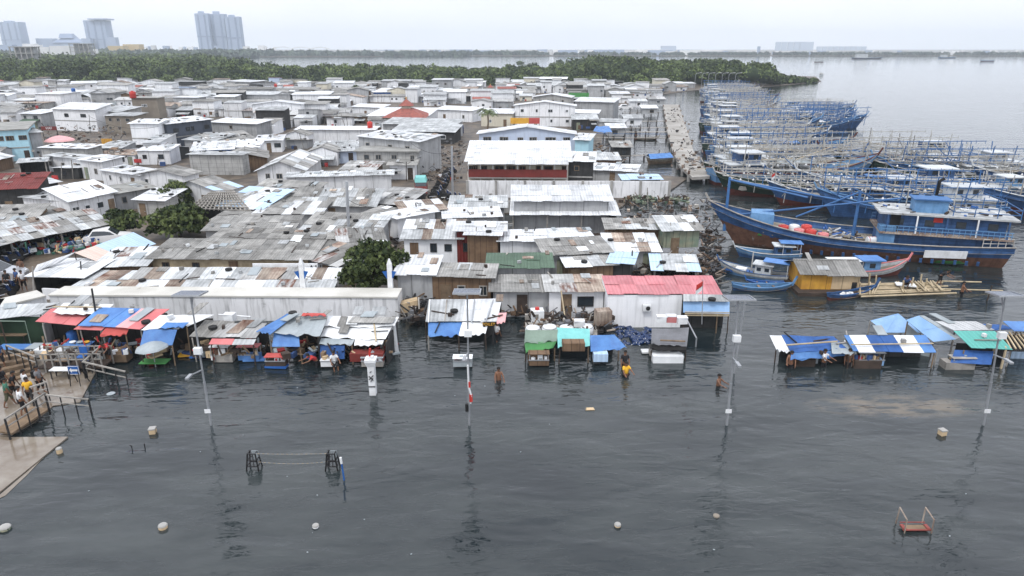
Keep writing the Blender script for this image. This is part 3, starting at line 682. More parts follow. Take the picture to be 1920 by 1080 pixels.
# ------------------------------------------------------------------ buildings read off the photograph, nearest first
G_ = 'patched'; AS = 'asbestos'; OA = 'old_asbestos'; WR = 'white_roof'; ZI = 'zinc'
WW = 'white_wall'; PW = 'plain_white'; GW = 'grey_wall'; BW = 'block_wall'; BR = 'brown_wall'; DW = 'dark_wall'
def HH(rows):
    for r in rows:
        k = r[11] if len(r) > 11 else {}; r = list(r)
        if k.get('base') == -.6: r[4] *= .76             # these stand knee to waist deep in the flood
        elif not k.pop('exact', False): r[4] *= .7; r[6] *= .8
        if 'wh' in k and k['wh'] and r[4] > 0: k['wh'] = k['wh']*(.7 if r[4] < 6.5 else 1)
        if k.get('floors'): k['floors'] *= .7
        H(*r[:11], **k)
HH([
 # just behind the sea wall, left to right
 (232, 545, 612, 545, 2.1, 507, .7, 'M+', ZI, WW, 'long lean-to of silver and rusty sheets just behind the sea wall', dict(roofs=[ZI, ZI, 'patched', 'rusty', WR], wins=0)),
 (283, 483, 577, 486, 2.9, 452, 1.0, 'M+', AS, 'bamboo', 'long grey-roofed house with bamboo wall panels behind the lean-to of silver sheets', dict(wins=4, doors=1, roofs=[AS, AS, OA], wm='dark_wood')),
 (565, 482, 634, 497, 2.8, 451, 1.0, 'M+', 'rusty', GW, 'house roofed in rusty red and grey sheets left of the leafy tree', dict(roofs=['rusty', 'patched', OA], wins=0)),
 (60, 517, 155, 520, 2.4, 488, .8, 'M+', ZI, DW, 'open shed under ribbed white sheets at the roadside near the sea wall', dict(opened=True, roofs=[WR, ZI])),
 (140, 540, 212, 541, 2.0, 511, .7, 'M+', ZI, BR, 'low shed with two white sheets and rusty back touching the sea wall', dict(roofs=[ZI, ZI, 'rusty'], wins=0)),
 (155, 500, 270, 497, 2.6, 468, .9, 'M+', ZI, BR, 'shed of mixed grey sheets between the pale blue roof and the bamboo house', dict(roofs=[ZI, G_, WR], wins=0)),
 (400, 447, 600, 447, 3.0, 431, .8, 'M+', OA, GW, 'narrow dark grey roof rising just behind the long bamboo-walled house', dict(wins=0)),
 (555, 444, 695, 450, 2.9, 402, 1.2, 'M+', G_, GW, 'broad patched grey roof between the street and the concrete post', dict(roofs=[AS, OA, ZI], wins=0, sv=1.5)),
 (640, 468, 720, 462, 2.6, 430, .8, 'M+', G_, DW, 'patched roof sloping to the flooded street above the leafy tree', dict(roofs=[AS, G_, WR], wins=0)),
 (675, 404, 727, 413, 2.9, 386, .8, 'M+', AS, BR, 'small brown plank house with grey roof beside the flooded street', dict(wins=0)),
 (480, 400, 597, 401, 2.8, 379, .7, 'M+', WR, GW, 'white patched roof left of the concrete post behind grey roofs', dict(roofs=[WR, WR, AS], wins=0)),
 (400, 413, 470, 414, 2.6, 398, .6, 'M+', OA, BW, 'little block hut with dark roof right of the spreading tree', dict(wins=1)),
 (385, 432, 545, 430, 2.8, 408, .8, 'M+', AS, GW, 'large plain grey roof behind the bamboo-walled house', dict(wins=0)),
 (545, 384, 700, 386, 3.0, 356, 1.2, 'M+', AS, GW, 'grey sheet roof with one white patch before the long white wall', dict(wins=0, roofs=[AS, AS, AS, OA, ZI])),
 (700, 380, 760, 385, 2.7, 352, .9, 'M+', G_, DW, 'torn grey stall roof at the corner of the muddy street', dict(opened=True)),
 (537, 333, 732, 328, 3.6, 322, .5, 'M+', ZI, WW, 'very long white-walled building with a thin roof edge', dict(wins=0, doors=0)),
 (482, 320, 570, 319, 3.0, 281, 1.5, 'GY', AS, WW, 'white gable house with half grey, half white roof', dict(roofs=[AS, WR, ZI], wins=2)),
 (672, 256, 785, 266, 7.0, 246, .5, 'M+', WR, GW, 'tall grey two-storey block with tilted white roof beside the street', dict(wins=3, floors=3.4, doors=0)),
 (668, 284, 782, 285, 5.2, 276, .1, 'F', 'concrete_roof', BW, 'bare concrete frame storey in front of the tall grey block', dict(wins=4, doors=0, floors=2.6)),
 (640, 318, 700, 319, 2.8, 303, .5, 'M+', G_, BR, 'dim shack with plank front left of the concrete frame storey', dict(wins=1)),
 (555, 243, 700, 244, 3.6, 237, .5, 'M+', WR, WW, 'long white panelled wall house before the red two-tier roof', dict(wins=0, doors=0)),
 (480, 264, 527, 263, 3.2, 254, .7, 'M+', WR, PW, 'white box house with small square window left of the long panelled wall', dict(wins=2)),
 (587, 285, 672, 283, 3.0, 265, .8, 'M+', ZI, 'pale_blue_wall', 'white roof over a blue-painted front left of the concrete frame', dict(wins=2)),
 (415, 300, 500, 296, 2.8, 276, 1.0, 'GY', AS, BR, 'grey gable shed with brown gable end behind the white gable house', dict(wins=0)),
 (735, 246, 850, 248, 3.4, 233, .9, 'M+', ZI, DW, 'dark-fronted shed with white roof on the left of the street', dict(wins=2)),
 (718, 232, 850, 236, 4.0, 222, .9, 'M+', ZI, GW, 'grey wide house with pale roof right below the red two-tier roof', dict(wins=3)),
 # left edge
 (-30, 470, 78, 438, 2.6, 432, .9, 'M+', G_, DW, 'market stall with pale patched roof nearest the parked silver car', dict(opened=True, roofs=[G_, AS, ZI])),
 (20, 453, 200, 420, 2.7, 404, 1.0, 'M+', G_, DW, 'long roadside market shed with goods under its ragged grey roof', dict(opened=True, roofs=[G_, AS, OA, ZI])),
 (-60, 436, 42, 432, 3.0, 388, 1.5, 'M+', AS, BR, 'grey roof with pale blue edge at the left border above the stalls', dict(wins=0)),
 (76, 412, 128, 402, 3.4, 388, 1.0, 'M+', AS, BR, 'brown gable-walled house joined to the grey roof with blue edge', dict(wins=0)),
 (128, 377, 212, 360, 3.6, 341, 1.2, 'M+', WR, WW, 'big white-panelled house with white roof and two framed windows', dict(wins=3)),
 (42, 370, 127, 378, 3.3, 362, .5, 'M+', ZI, WW, 'white-panelled wing with one barred window left of the big white house', dict(wins=1, doors=0)),
 (-40, 366, 108, 342, 3.0, 333, .6, 'M+', WR, DW, 'narrow white strip roof running below the dark red wall', dict(wins=0)),
 (-40, 356, 66, 352, 4.6, 328, 1.2, 'M+', 'dark_red_tin', 'dark_wall', 'dark red tin roof at the left border', dict(wins=0)),
 (212, 364, 290, 352, 3.2, 343, .3, 'M+', 'concrete_roof', GW, 'grey flat wavy-edged roof right of the big white house', dict(wins=1)),
 (255, 374, 308, 376, 3.2, 354, .6, 'M+', WR, BW, 'half-plastered block house with air conditioner left of the spreading tree', dict(wins=2)),
 (258, 327, 345, 330, 3.3, 311, 1.1, 'GY', AS, WW, 'plain white gable house left of the lattice roof frame', dict(wins=1)),
 (312, 352, 412, 360, 3.3, 328, 1.3, 'GY', AS, WW, 'wide white gable house with pale blue ridge sheets', dict(wins=1, roofs=[AS, AS, 'pale_blue_roof'])),
 (412, 385, 490, 392, 3.0, 351, 1.2, 'M+', 'pale_blue_roof', GW, 'roof of white and pale blue stripes right of the lattice frame', dict(roofs=['pale_blue_roof', WR, AS], wins=0)),
 (452, 372, 560, 380, 3.2, 338, 1.4, 'M+', AS, GW, 'dark grey slope left of the very long white building', dict(wins=0)),
 (190, 319, 262, 329, 3.2, 310, .5, 'M+', WR, WW, 'white panel house with bright flat roof behind the plain gable', dict(wins=2)),
 (150, 300, 190, 304, 4.0, 289, .6, 'M+', WR, WW, 'tall white box with white lid roof left of the bright flat roof', dict(wins=1)),
 (354, 290, 453, 291, 4.4, 286, .2, 'M+', ZI, BW, 'white block-brick cube with grid joints in the wall', dict(wins=0, doors=0)),
 (85, 292, 150, 298, 3.6, 288, .3, 'M+', ZI, WW, 'white wall hut with tan shutter below the thin white roof', dict(wins=2)),
 (76, 277, 162, 279, 4.6, 270, .5, 'M+', WR, BW, 'block hut under one thin white slab roof beside the red umbrella', dict(wins=0)),
 (35, 306, 84, 303, 3.2, 297, .5, 'M+', ZI, DW, 'open black-framed shed below the light blue house', dict(opened=True)),
 (-40, 247, 48, 243, 7.4, 231, .3, 'F', 'concrete_roof', 'light_blue_wall', 'light blue two-storey house with slab roof at the left border', dict(wins=3, floors=3.2, wh=5.6)),
 (48, 250, 76, 248, 6.2, 236, .4, 'M+', ZI, GW, 'narrow grey house wedged beside the light blue house', dict(wins=1)),
 (98, 204, 177, 206, 7.0, 193, 1.2, 'M+', WR, PW, 'white two-storey shop with red-brown door panel upstairs', dict(wins=2, doors=0, floors=3.3, wh=5.1)),
 (176, 208, 222, 210, 6.0, 198, .8, 'M+', ZI, BW, 'unplastered block wing right of the white two-storey shop', dict(wins=0)),
 (38, 213, 76, 214, 5.0, 205, .6, 'M+', WR, GW, 'dark-fronted hut with green awning left of the two-storey shop', dict(wins=1, awn='green_roof')),
 (246, 184, 294, 184, 8.4, 182, .1, 'F', 'concrete_roof', 'brown_plaster', 'square grey-brown tower house with one narrow window', dict(wins=1, doors=0, wh=5.8, name='tower_house')),
 (196, 217, 250, 218, 5.4, 211, .4, 'M+', ZI, 'brown_plaster', 'brown plastered house with two white windows under the tower house', dict(wins=2)),
 (243, 232, 295, 232, 7.4, 224, .5, 'M+', WR, PW, 'half-built white house with open upper balcony and red-brown doors', dict(wins=2, floors=3.6, doors=2, wh=5.4)),
 (295, 268, 330, 250, 4.4, 246, .4, 'M+', ZI, PW, 'stained white side house right of the half-built white house', dict(wins=1)),
 (312, 233, 395, 224, 7.0, 219, .5, 'M+', WR, 'slate_wall', 'slate blue two-storey house with white-framed windows', dict(wins=3, doors=0, floors=3.3, wh=5.2)),
 (395, 229, 480, 233, 5.2, 222, .5, 'M+', WR, GW, 'grey panelled house joined to the slate blue house', dict(wins=1, doors=0)),
 (345, 262, 400, 265, 3.2, 248, .8, 'M+', ZI, GW, 'pale grey roof in front of the slate blue house', dict(wins=1)),
 (400, 268, 480, 262, 3.0, 247, .9, 'M+', AS, GW, 'weathered grey roof right of the pale roof by the slate blue house', dict(wins=0)),
 (360, 283, 435, 280, 3.6, 266, .7, 'M+', WR, 'blue_plastic', 'bright white roof over a blue strip above the block-brick cube', dict(wins=1)),
 (435, 277, 483, 276, 3.6, 262, .7, 'M+', WR, PW, 'bright white roof with a small brown window below it', dict(wins=1)),
 (65, 176, 112, 177, 6.0, 171, .4, 'M+', WR, WW, 'pale cube with seams at the left near the mangroves', dict(wins=0, doors=0)),
 (134, 157, 180, 156, 6.5, 152, .5, 'M+', WR, PW, 'raised white hut with two roof steps against the mangroves', dict(wins=1)),
 (202, 154, 227, 154, 6.0, 152, .2, 'M+', WR, WW, 'small windowless white cube against the mangroves', dict(wins=0, doors=0)),
 # middle and right of the street
 (876, 302, 1066, 303, 4.27, 266, 1.5, 'M+', WR, 'cream_wall', 'two-storey lodging with ribbed white roof and dark red balcony', dict(wins=5, doors=3, wh=4.75, exact=True)),
 (1066, 302, 1112, 303, 6.0, 286, 1.0, 'M+', WR, DW, 'dark glazed annex at the right end of the lodging with red balcony', dict(wins=1, doors=0, floors=3.0)),
 (898, 251, 1078, 252, 6.8, 233, 1.4, 'GY', WR, 'pale_blue_wall', 'pale blue-white upper floor with dark windows behind the lodging', dict(wins=6, doors=0, wh=5.6)),
 (1078, 262, 1104, 263, 6., 251, .6, 'M+', WR, 'light_blue_wall', 'small turquoise side building right of the pale blue upper floor', dict(wins=1)),
 (962, 402, 1155, 403, 3.2, 377, 1.3, 'M+', WR, DW, 'open hall under the lower of two ribbed white roofs', dict(opened=True, Dmin=4)),
 (964, 376, 1142, 376, 5.0, 350, 1.1, 'M+', WR, GW, 'upper ribbed white roof step over the open hall', dict(wins=0, doors=0)),
 (845, 389, 945, 389, 3.0, 369, .8, 'M+', ZI, GW, 'light grey roof with one dark oval hole left of the open hall', dict(wins=1)),
 (745, 410, 815, 397, 3.2, 390, .4, 'M+', WR, PW, 'white house with dark window at the bend of the flooded street', dict(wins=1, base=-.6)),
 (758, 398, 832, 392, 3.4, 377, .6, 'M+', WR, GW, 'white roof with rusty corner in the middle of the street bend', dict(roofs=[WR, WR, WR, 'rusty'], wins=0)),
 (835, 409, 935, 406, 2.9, 391, .6, 'M+', WR, GW, 'two white roof sheets folded at the end below the holed grey roof', dict(wins=1)),
 (757, 447, 862, 447, 2.9, 415, 1.1, 'M+', G_, PW, 'patchwork-roofed house with washing and a blue lower wall', dict(roofs=[AS, ZI, WR, 'rusty'], wins=2, base=-.6)),
 (856, 433, 943, 433, 3.8, 418, .8, 'M+', WR, 'dark_red_tin', 'white roof over a brown and black open front', dict(wins=2, doors=0, base=-.6)),
 (876, 440, 934, 441, 3.7, 433, .5, 'M+', WR, BR, 'brown boarded kiosk under the white roof edge', dict(wins=2, base=-.6)),
 (938, 452, 1018, 452, 3.0, 434, .7, 'M+', WR, WW, 'white-walled hut with bright uneven roof right of the brown kiosk', dict(wins=0, doors=0, base=-.6)),
 (1018, 446, 1105, 443, 2.9, 433, .6, 'M+', WR, GW, 'bright thin roof strip in front of the open hall', dict(wins=0, base=-.6)),
 (1025, 478, 1140, 472, 3.0, 448, 1.0, 'M+', AS, GW, 'grey asbestos roof with dark right end over a grey hut', dict(wins=1, base=-.6)),
 (1066, 500, 1150, 497, 2.6, 478, .8, 'M+', G_, BR, 'patched grey-white roof in front of the asbestos-roofed hut', dict(roofs=[AS, ZI, WR], wins=2, base=-.6)),
 (918, 502, 1030, 502, 3.2, 478, 1.0, 'M+', 'green_roof', GW, 'moss green roof with a cable across it', dict(wins=1, base=-.6)),
 (745, 513, 810, 514, 3.4, 482, 1.1, 'M+', WR, GW, 'smooth white roof standing right of the leafy tree', dict(wins=0, doors=0, base=-.6)),
 (810, 518, 920, 520, 3.2, 497, .8, 'M+', AS, BR, 'grey roof over a brown plank and bamboo front', dict(roofs=[AS, ZI], wins=2, base=-.6)),
 (925, 547, 1029, 546, 2.5, 519, .9, 'M+', AS, GW, 'grey roof over pieced white boards beside the rusty roof', dict(wins=2, base=-.6)),
 (1030, 546, 1132, 545, 2.7, 519, 1.0, 'M+', 'rusty', PW, 'flaking rusty roof over a white pieced wall', dict(roofs=['rusty', 'rusty', 'patched'], wins=1, base=-.6, awn=None)),
 (1140, 553, 1280, 553, 3.1, 519, 1.2, 'M+', 'red_tin', PW, 'white house under the large faded red roof', dict(wins=0, doors=0, base=-.6, over=.05)),
 (1280, 553, 1352, 554, 3.1, 519, 1.2, 'M+', 'red_tin', DW, 'right end of the large faded red roof over the dark porch', dict(wins=0, doors=0, base=-.6, over=.05)),
 (1140, 429, 1245, 430, 2.8, 412, .7, 'M+', AS, BR, 'brown-grey slatted roof by the debris heap', dict(roofs=[AS, OA, ZI], wins=1, base=-.6)),
 (1246, 432, 1312, 431, 3.6, 407, 1.0, 'M+', ZI, 'green_wall', 'stilt shack with tan and green boarded front and white sheet roof', dict(roofs=[WR, ZI, AS], wins=0, base=.9)),
 (1142, 470, 1232, 470, 2.6, 441, .9, 'M+', WR, GW, 'bright white sheet roof with a rusty patch below the slatted roof', dict(roofs=[WR, WR, ZI, 'rusty'], wins=1, base=-.6)),
 (1145, 492, 1182, 495, 2.8, 477, .5, 'M+', 'pale_blue_roof', DW, 'narrow dark shed with pale blue-white lid', dict(wins=0, base=-.6)),
 (1228, 505, 1305, 508, 2.0, 480, .6, 'M+', ZI, DW, 'low dim shelter with loose sheets left of the white fishing boat', dict(opened=True, base=-.6, roofs=[ZI, WR, 'pale_blue_roof'])),
 (1110, 318, 1190, 322, 2.8, 308, .6, 'M+', WR, GW, 'long low white roof between the lodging and the channel', dict(wins=0)),
 (1170, 337, 1238, 337, 3.0, 328, .6, 'M+', 'pale_blue_roof', DW, 'low grey-blue sheet roof above the concrete yard wall', dict(wins=0)),
 # centre distance
 (1078, 190, 1150, 192, 6.4, 183, .8, 'M+', WR, GW, 'large plain grey windowless store near the channel', dict(wins=0, doors=0)),
 (965, 198, 1078, 199, 7.0, 188, 1.2, 'GY', WR, WW, 'wide white gabled hall behind the yellow and red board', dict(wins=3, floors=3.2)),
 (1000, 182, 1070, 183, 6.8, 174, 1.0, 'GY', WR, BW, 'white-lined gable roof behind the wide gabled hall', dict(wins=2)),
 (810, 150, 846, 150, 8.0, 147, .3, 'M+', WR, GW, 'grey two-storey block with awnings against the mangroves', dict(wins=2, doors=0, floors=4)),
 (1068, 185, 1103, 185, 5.0, 183, .2, 'M+', ZI, DW, 'small dark hut behind the green banner', dict(wins=0)),
 (1075, 212, 1120, 213, 4.0, 206, .6, 'M+', WR, GW, 'white double-step roof at the edge of the channel', dict(wins=0)),
 (1122, 228, 1168, 230, 3.0, 223, .5, 'M+', ZI, GW, 'grey shed hanging over the channel walkways', dict(wins=0)),
 (690, 217, 800, 218, 4.0, 202, 1.0, 'M+', WR, WW, 'pale house directly in front of the red two-tier roof', dict(wins=2)),
 (815, 205, 885, 208, 4.2, 199, .6, 'M+', WR, WW, 'bare white-grey wall house right of the red two-tier roof', dict(wins=1)),
 (660, 200, 715, 202, 4.0, 195, .6, 'M+', WR, WW, 'clean white panel house left of the red two-tier roof', dict(wins=0)),
 (700, 173, 732, 173, 4.5, 165, .6, 'M+', WR, 'blue_plastic', 'bright white roof over a vivid blue front', dict(wins=0, doors=0)),
 (715, 152, 768, 152, 5.8, 149, .5, 'M+', ZI, GW, 'grey shed with white roof edge against the mangroves, left of the two-storey block', dict(wins=0, doors=0)),
 (425, 152, 468, 154, 6.4, 149, .4, 'M+', WR, GW, 'tall pale shed with wide overhang against the mangroves', dict(wins=0, over=.8)),
 (902, 212, 960, 213, 4.6, 204, .9, 'M+', WR, 'cream_wall', 'cream house with reddish sill left of the yellow and red board', dict(wins=1)),
])
# the half pink, half pale blue gable roof by the road
A, B = P(155, 500, 2.6), P(187, 508, 2.6)
def px_house(name, label, quads, h0, posts, wallm='dark_wall', cat='shed', group=None):
    c = sum((Vector(P(*p)) for q in quads for p in q[0]), Vector())/sum(len(q[0]) for q in quads)
    t = thing(name, (c.x, c.y, 0), label, cat, group)
    for pts, m, kind in quads:
        b = MB(); w_ = [P(*p) for p in pts]
        if kind != 'drape' and 'kiosk' not in label and 'pale blue' not in label: ROOFS.append([v+Z*.1 for v in w_])
        if kind == 'tarp': b.cloth(*w_, nu=14, nv=10, amp=.1, sag=.1, seed=R.random()*9, hem=.2)
        elif kind == 'drape': b.cloth(*w_, amp=.08, sag=.02, seed=R.random()*9, nu=8, nv=6)
        else: b.sheets(*w_, su=.9, sv=1.5 if kind == 'tin' else 9, jit=.03)
        b.build('tarpaulin' if kind in ('tarp', 'drape') else 'roof', M[m], t)
    for p in posts:
        v = P(*p); b = MB(); b.tube([Vector((v.x+R.uniform(-.08, .08), v.y, -.6)), v-Z*.02], .042, 6); b.build('post', M[R.choice(['wood', 'dark_wood', 'dark_wood', 'grey_wood'])], t)
    return t
t = px_house('gable_shed', 'gable shed roofed half pale pink, half pale blue beside the road', [
  ([(188, 493, 1.85), (223, 480, 1.85), (178, 461, 2.75), (140, 474, 2.75)], 'pale_pink_roof', 'tin'),
  ([(223, 480, 1.85), (291, 458, 1.85), (249, 436, 2.75), (178, 461, 2.75)], 'pale_blue_roof', 'tin'),
  ([(62, 512, 1.75), (112, 494, 2.1), (140, 474, 2.75), (70, 497, 2.1)], 'white_roof', 'tin')], 2.6,
  [(188, 493, 1.85), (140, 474, 2.65), (223, 480, 1.85), (285, 459, 1.85), (70, 510, 1.75), (249, 438, 2.65)])
# broken roof: bare rafters and battens
t = thing('lattice_roof_frame', P(410, 398), 'bare lattice of rafters on a roofless shed beside the tree', 'roof frame')
q = [P(350, 392, 2.0), P(470, 396, 2.0), P(438, 358, 3.1), P(395, 360, 3.1)]
b = MB(); c = MB()
for i in range(15): b.bar(q[0].lerp(q[1], i/14), q[3].lerp(q[2], i/14), .12)
for j in range(9): c.bar(q[0].lerp(q[3], j/8)+Z*.1, q[1].lerp(q[2], j/8)+Z*.1, .09)
b.build('rafters', M['grey_wood'], t); c.build('battens', M['grey_wood'], t)
for v in q[:2]: b = MB(); b.bar(Vector((v.x, v.y, 0)), v, .14); b.build('post', M['grey_wood'], t)
b = MB(); a_, c_ = q[3], q[2]; b.poly([Vector((a_.x, a_.y, 0)), Vector((c_.x, c_.y, 0)), c_, a_]); b.poly([Vector((q[0].x, q[0].y, 0)), Vector((a_.x, a_.y, 0)), a_, q[0]]); b.build('wall', M['dark_wall'], t)
# red two-tier mosque roof, and the browner one behind
def pagoda(px, py, w_, label, h0=2.9, hs=1., wall='cream_wall'):
    A = P(px-w_/2, py, h0); B = P(px+w_/2, py, h0); W = (B-A).length; c = (A+B)/2+Vector((0, W/2, 0))
    t = thing('tiered_roof_hall', (c.x, c.y, 0), label, 'prayer hall'); PLACED.append((px-w_/2, py-30, px+w_/2, py+12))
    b = MB(); b.box((c.x, c.y, h0/2), (W*.88, W*.88, h0)); b.build('wall', M[wall], t)
    def tier(z0, z1, r0, r1, mm, nm='roof'):
        b = MB(); q = [c+Vector((x*r0, y*r0, 0)) for x, y in ((-1, -1), (1, -1), (1, 1), (-1, 1))]; s_ = [c+Vector((x*r1, y*r1, 0)) for x, y in ((-1, -1), (1, -1), (1, 1), (-1, 1))]
        b.hexa([Vector((v.x, v.y, z0)) for v in q], [Vector((v.x, v.y, z1)) for v in s_]); return b.build(nm, M[mm], t)
    tier(h0, h0+W*.17*hs, W/2, W*.13, 'tile'); tier(h0+W*.17*hs, h0+W*.23*hs, W*.1, W*.1, 'cream_wall', 'drum'); tier(h0+W*.23*hs, h0+W*.37*hs, W*.16, W*.01, 'tile', 'upper_roof')
    b = MB(); b.tube([(c.x, c.y, h0+W*.36*hs), (c.x, c.y, h0+W*.42*hs)], .1, 6); b.build('finial', M['yellow'], t)
pagoda(757, 221, 84, 'prayer hall with red tiled two-tier pyramid roof among white houses')
pagoda(919, 173, 34, 'small prayer hall with reddish tiered roof and finial near the mangroves', 3.4)
# concrete yard wall
def wallseg(px, h, th, label, m='block_wall', name='yard_wall', cat='wall', z0=-.4, posts=True):
    g = [P(x, y, h) for x, y in px]; t = thing(name, (g[0].x, g[0].y, 0), label, cat)
    b = MB()
    for a, e in zip(g, g[1:]):
        n = Z.cross(e-a).normalized(); b.hexa([Vector((v.x, v.y, z0)) for v in (a, e, e+n*th, a+n*th)], [a, e, e+n*th, a+n*th])
    b.build('wall_face', M[m], t)
    if posts:
        for a, e in zip(g, g[1:]):
            k = max(1, int((e-a).length/3.2))
            for i in range(k+1):
                q_ = a.lerp(e, i/k); b = MB(); b.box((q_.x, q_.y-.04, h/2), (.3, .3, h+.12)); b.build('pillar', M['concrete'], t)
    return t
wallseg([(876, 339), (1256, 340)], 2.25, .2, 'long stained concrete yard wall in front of the lodging with red balcony', 'sea_wall')
wallseg([(878, 377), (962, 377)], 1.5, .2, 'short low yard wall beside the ribbed white roofs', 'block_wall')
wallseg([(78, 541), (236, 549)], 1.0, .15, 'low white kerb wall between the road and the sea wall', 'plain_white', posts=False)

# lodging: the balcony parapet and the strip eave are parts of a slim gallery
t = thing('balcony_gallery', P(970, 340), 'dark red balcony gallery along the front of the lodging', 'balcony')
a, c = P(880, 331, 2.27), P(1062, 332, 2.27); n = Z.cross((c-a).normalized())
b = MB(); b.hexa([v for v in (a-n*1.3, c-n*1.3, c-n*.05, a-n*.05)], [v+Z*.14 for v in (a-n*1.3, c-n*1.3, c-n*.05, a-n*.05)]); b.build('balcony_floor', M['concrete'], t)
b = MB(); b.hexa([v+Z*.16 for v in (a-n*1.3, c-n*1.3, c-n*1.22, a-n*1.22)], [v+Z*1.15 for v in (a-n*1.3, c-n*1.3, c-n*1.22, a-n*1.22)]); b.build('parapet', M['red_paint'], t)
b = MB(); b.sheets(a-n*1.8+Z*1.85, c-n*1.8+Z*1.85, c-n*.35+Z*2.18, a-n*.35+Z*2.18, sv=3); b.build('eave', M['white_roof'], t)
for i in range(9): b = MB(); q_ = a.lerp(c, i/8)-n*1.2; b.tube([Vector((q_.x, q_.y, 0)), q_+Z*1.85], .05, 6); b.build('post', M['white_paint'], t)

# ------------------------------------------------------------------ signs and boards
def text(body, size, par, m, loc, rot, ext=.01, sx=1.):
    cu = bpy.data.curves.new('lettering', 'FONT'); cu.body = body; cu.size = size; cu.extrude = ext; cu.align_x = 'CENTER'; cu.align_y = 'CENTER'
    tmp = bpy.data.objects.new('lettering', cu); COL.objects.link(tmp)
    dg = bpy.context.evaluated_depsgraph_get(); me = bpy.data.meshes.new_from_object(tmp.evaluated_get(dg)); bpy.data.objects.remove(tmp)
    o = bpy.data.objects.new('lettering', me); COL.objects.link(o); me.materials.clear(); me.materials.append(M[m])
    o.location = loc; o.rotation_euler = rot; o.scale = (sx, 1, 1); o.parent = par; return o
def board(px0, py0, px1, py1, h, thick, m, label, name='sign_board', cat='sign', txt=None, tcol='black', tsz=.6, posts=True, seg=None, tx=0):
    """h: height of the board's lower edge; the board's top is read off the photograph"""
    a, c = P(px0, py1, h), P(px1, py1, h); T = PY((px0+px1)/2, py0, a.y); hh = T.z-h
    t = thing(name, ((a.x+c.x)/2, a.y, h), label, cat); b = MB(); cx = (a.x+c.x)/2
    if seg:
        x = a.x
        for frac, mm in seg:
            b = MB(); w_ = (c.x-a.x)*frac; b.box((x+w_/2, a.y, h+hh/2), (w_, thick, hh)); x += w_; b.build('panel', M[mm], t)
    else: b.box((cx, a.y, h+hh/2), (c.x-a.x, thick, hh)); b.build('panel', M[m], t)
    if txt: text(txt, tsz, t, tcol, (tx, -thick/2-.012, hh/2), (math.pi/2, 0, 0))
    if posts:
        for x in (a.x+.1, c.x-.1): b = MB(); b.box((x, a.y+.08, h/2+.05), (.1, .1, h)); b.build('post', M['dark_metal'], t)
    return t
board(957, 221, 1012, 232, 2.2, .2, None, 'long advertising board, mostly yellow with a red right end', seg=[(.63, 'yellow'), (.37, 'red_tarp')])
board(1066, 174, 1104, 182, 2.2, .2, 'green', 'green banner with a yellow curve among white roofs', name='banner', cat='banner')
board(476, 494, 597, 513, 1.6, .1, 'white_paint', 'long white shop board with faded lettering AH at its right end', txt='AH', tsz=.75, tx=2.3)
board(905, 604, 927, 611.5, 1.35, .06, 'black', 'small black board reading TOILET on the white-roofed stall', txt='TOILET', tcol='yellow', tsz=.26)
board(192, 260, 212, 273, 1.9, .1, 'yellow_wall', 'small orange-brown board above the motorcycles')
board(78, 237, 107, 244, 2.2, .1, 'dark_red_tin', 'dark brown shop board lettered VIAF over the street stalls', txt='VIAF', tcol='white_paint', tsz=.7)
# ------------------------------------------------------------------ the packed houses behind, row by row up to the mangroves
LM = [((757, 205), 'the red two-tier roof'), ((919, 165), 'the small reddish tiered roof by the mangroves'), ((270, 195), 'the grey-brown tower house'),
      ((140, 215), 'the white two-storey shop'), ((88, 188), 'the pale seamed cube'), ((156, 160), 'the raised white hut'), ((350, 240), 'the slate blue house'),
      ((716, 168), 'the vivid blue front'), ((828, 155), 'the grey two-storey block with awnings'), ((985, 226), 'the yellow and red board'), ((1085, 178), 'the green banner'),
      ((446, 158), 'the tall shed with wide overhang'), ((1115, 195), 'the grey windowless store'), ((628, 253), 'the long white panelled wall house'), ((20, 265), 'the light blue house'), ((403, 305), 'the block-brick cube'), ((742, 153), 'the grey shed with white roof edge')]
def ordinal(k): return ['first', 'second', 'third', 'fourth', 'fifth', 'sixth', 'seventh', 'eighth', 'ninth', 'tenth', 'eleventh', 'twelfth', 'thirteenth', 'fourteenth', 'fifteenth', 'sixteenth', 'seventeenth', 'eighteenth', 'nineteenth', 'twentieth'][k] if k < 20 else str(k+1)+'th'
rb = random.Random(23)
HB = []; FAR = []
d = 84.
while d < 352:
    x = -d*.82
    while x < 125:
        W = rb.uniform(3.6, 8.2) if rb.random() < .85 else rb.uniform(8, 14)
        if d < 128: W = rb.uniform(3.5, 7)
        dd = d+rb.uniform(-2, 2); px, py = pix((x+W/2, dd, 0)); pl, _ = pix((x, dd, 0)); pr, _ = pix((x+W, dd, 0))
        rl = 1128 if py > 205 else 1128+(205-py)*4.8
        ok = pr > -30 and pr < rl and dd < P(px, near_edge(px)).y-7
        if 858 < px < 902 and 190 < py < 262: ok = False            # the street
        if py >= 262 and px > 765: ok = False
        if px < 255 and py > 395 or (64 < px < 245 and 244 < py < 288): ok = False
        for a, b_, c, e in PLACED:
            m_ = 1 if py < 262 else 4
            if ok and pl < c-7 and pr > a+7 and b_+2 < py < e+m_: ok = False
        if ok: (HB if d < 210 and len(HB) < 298 else FAR).append((x, dd, W, px, py)); x += W+rb.uniform(.1, .9)
        else: x += 1.2
    d += 5.9+d*.003
WALLN = {'white_wall': 'white-panelled', 'plain_white': 'white-walled', 'grey_wall': 'grey-walled', 'block_wall': 'block-walled', 'pale_blue_wall': 'pale-blue-walled', 'brown_wall': 'brown plank', 'cream_wall': 'cream-walled', 'dark_wall': 'dark-fronted'}
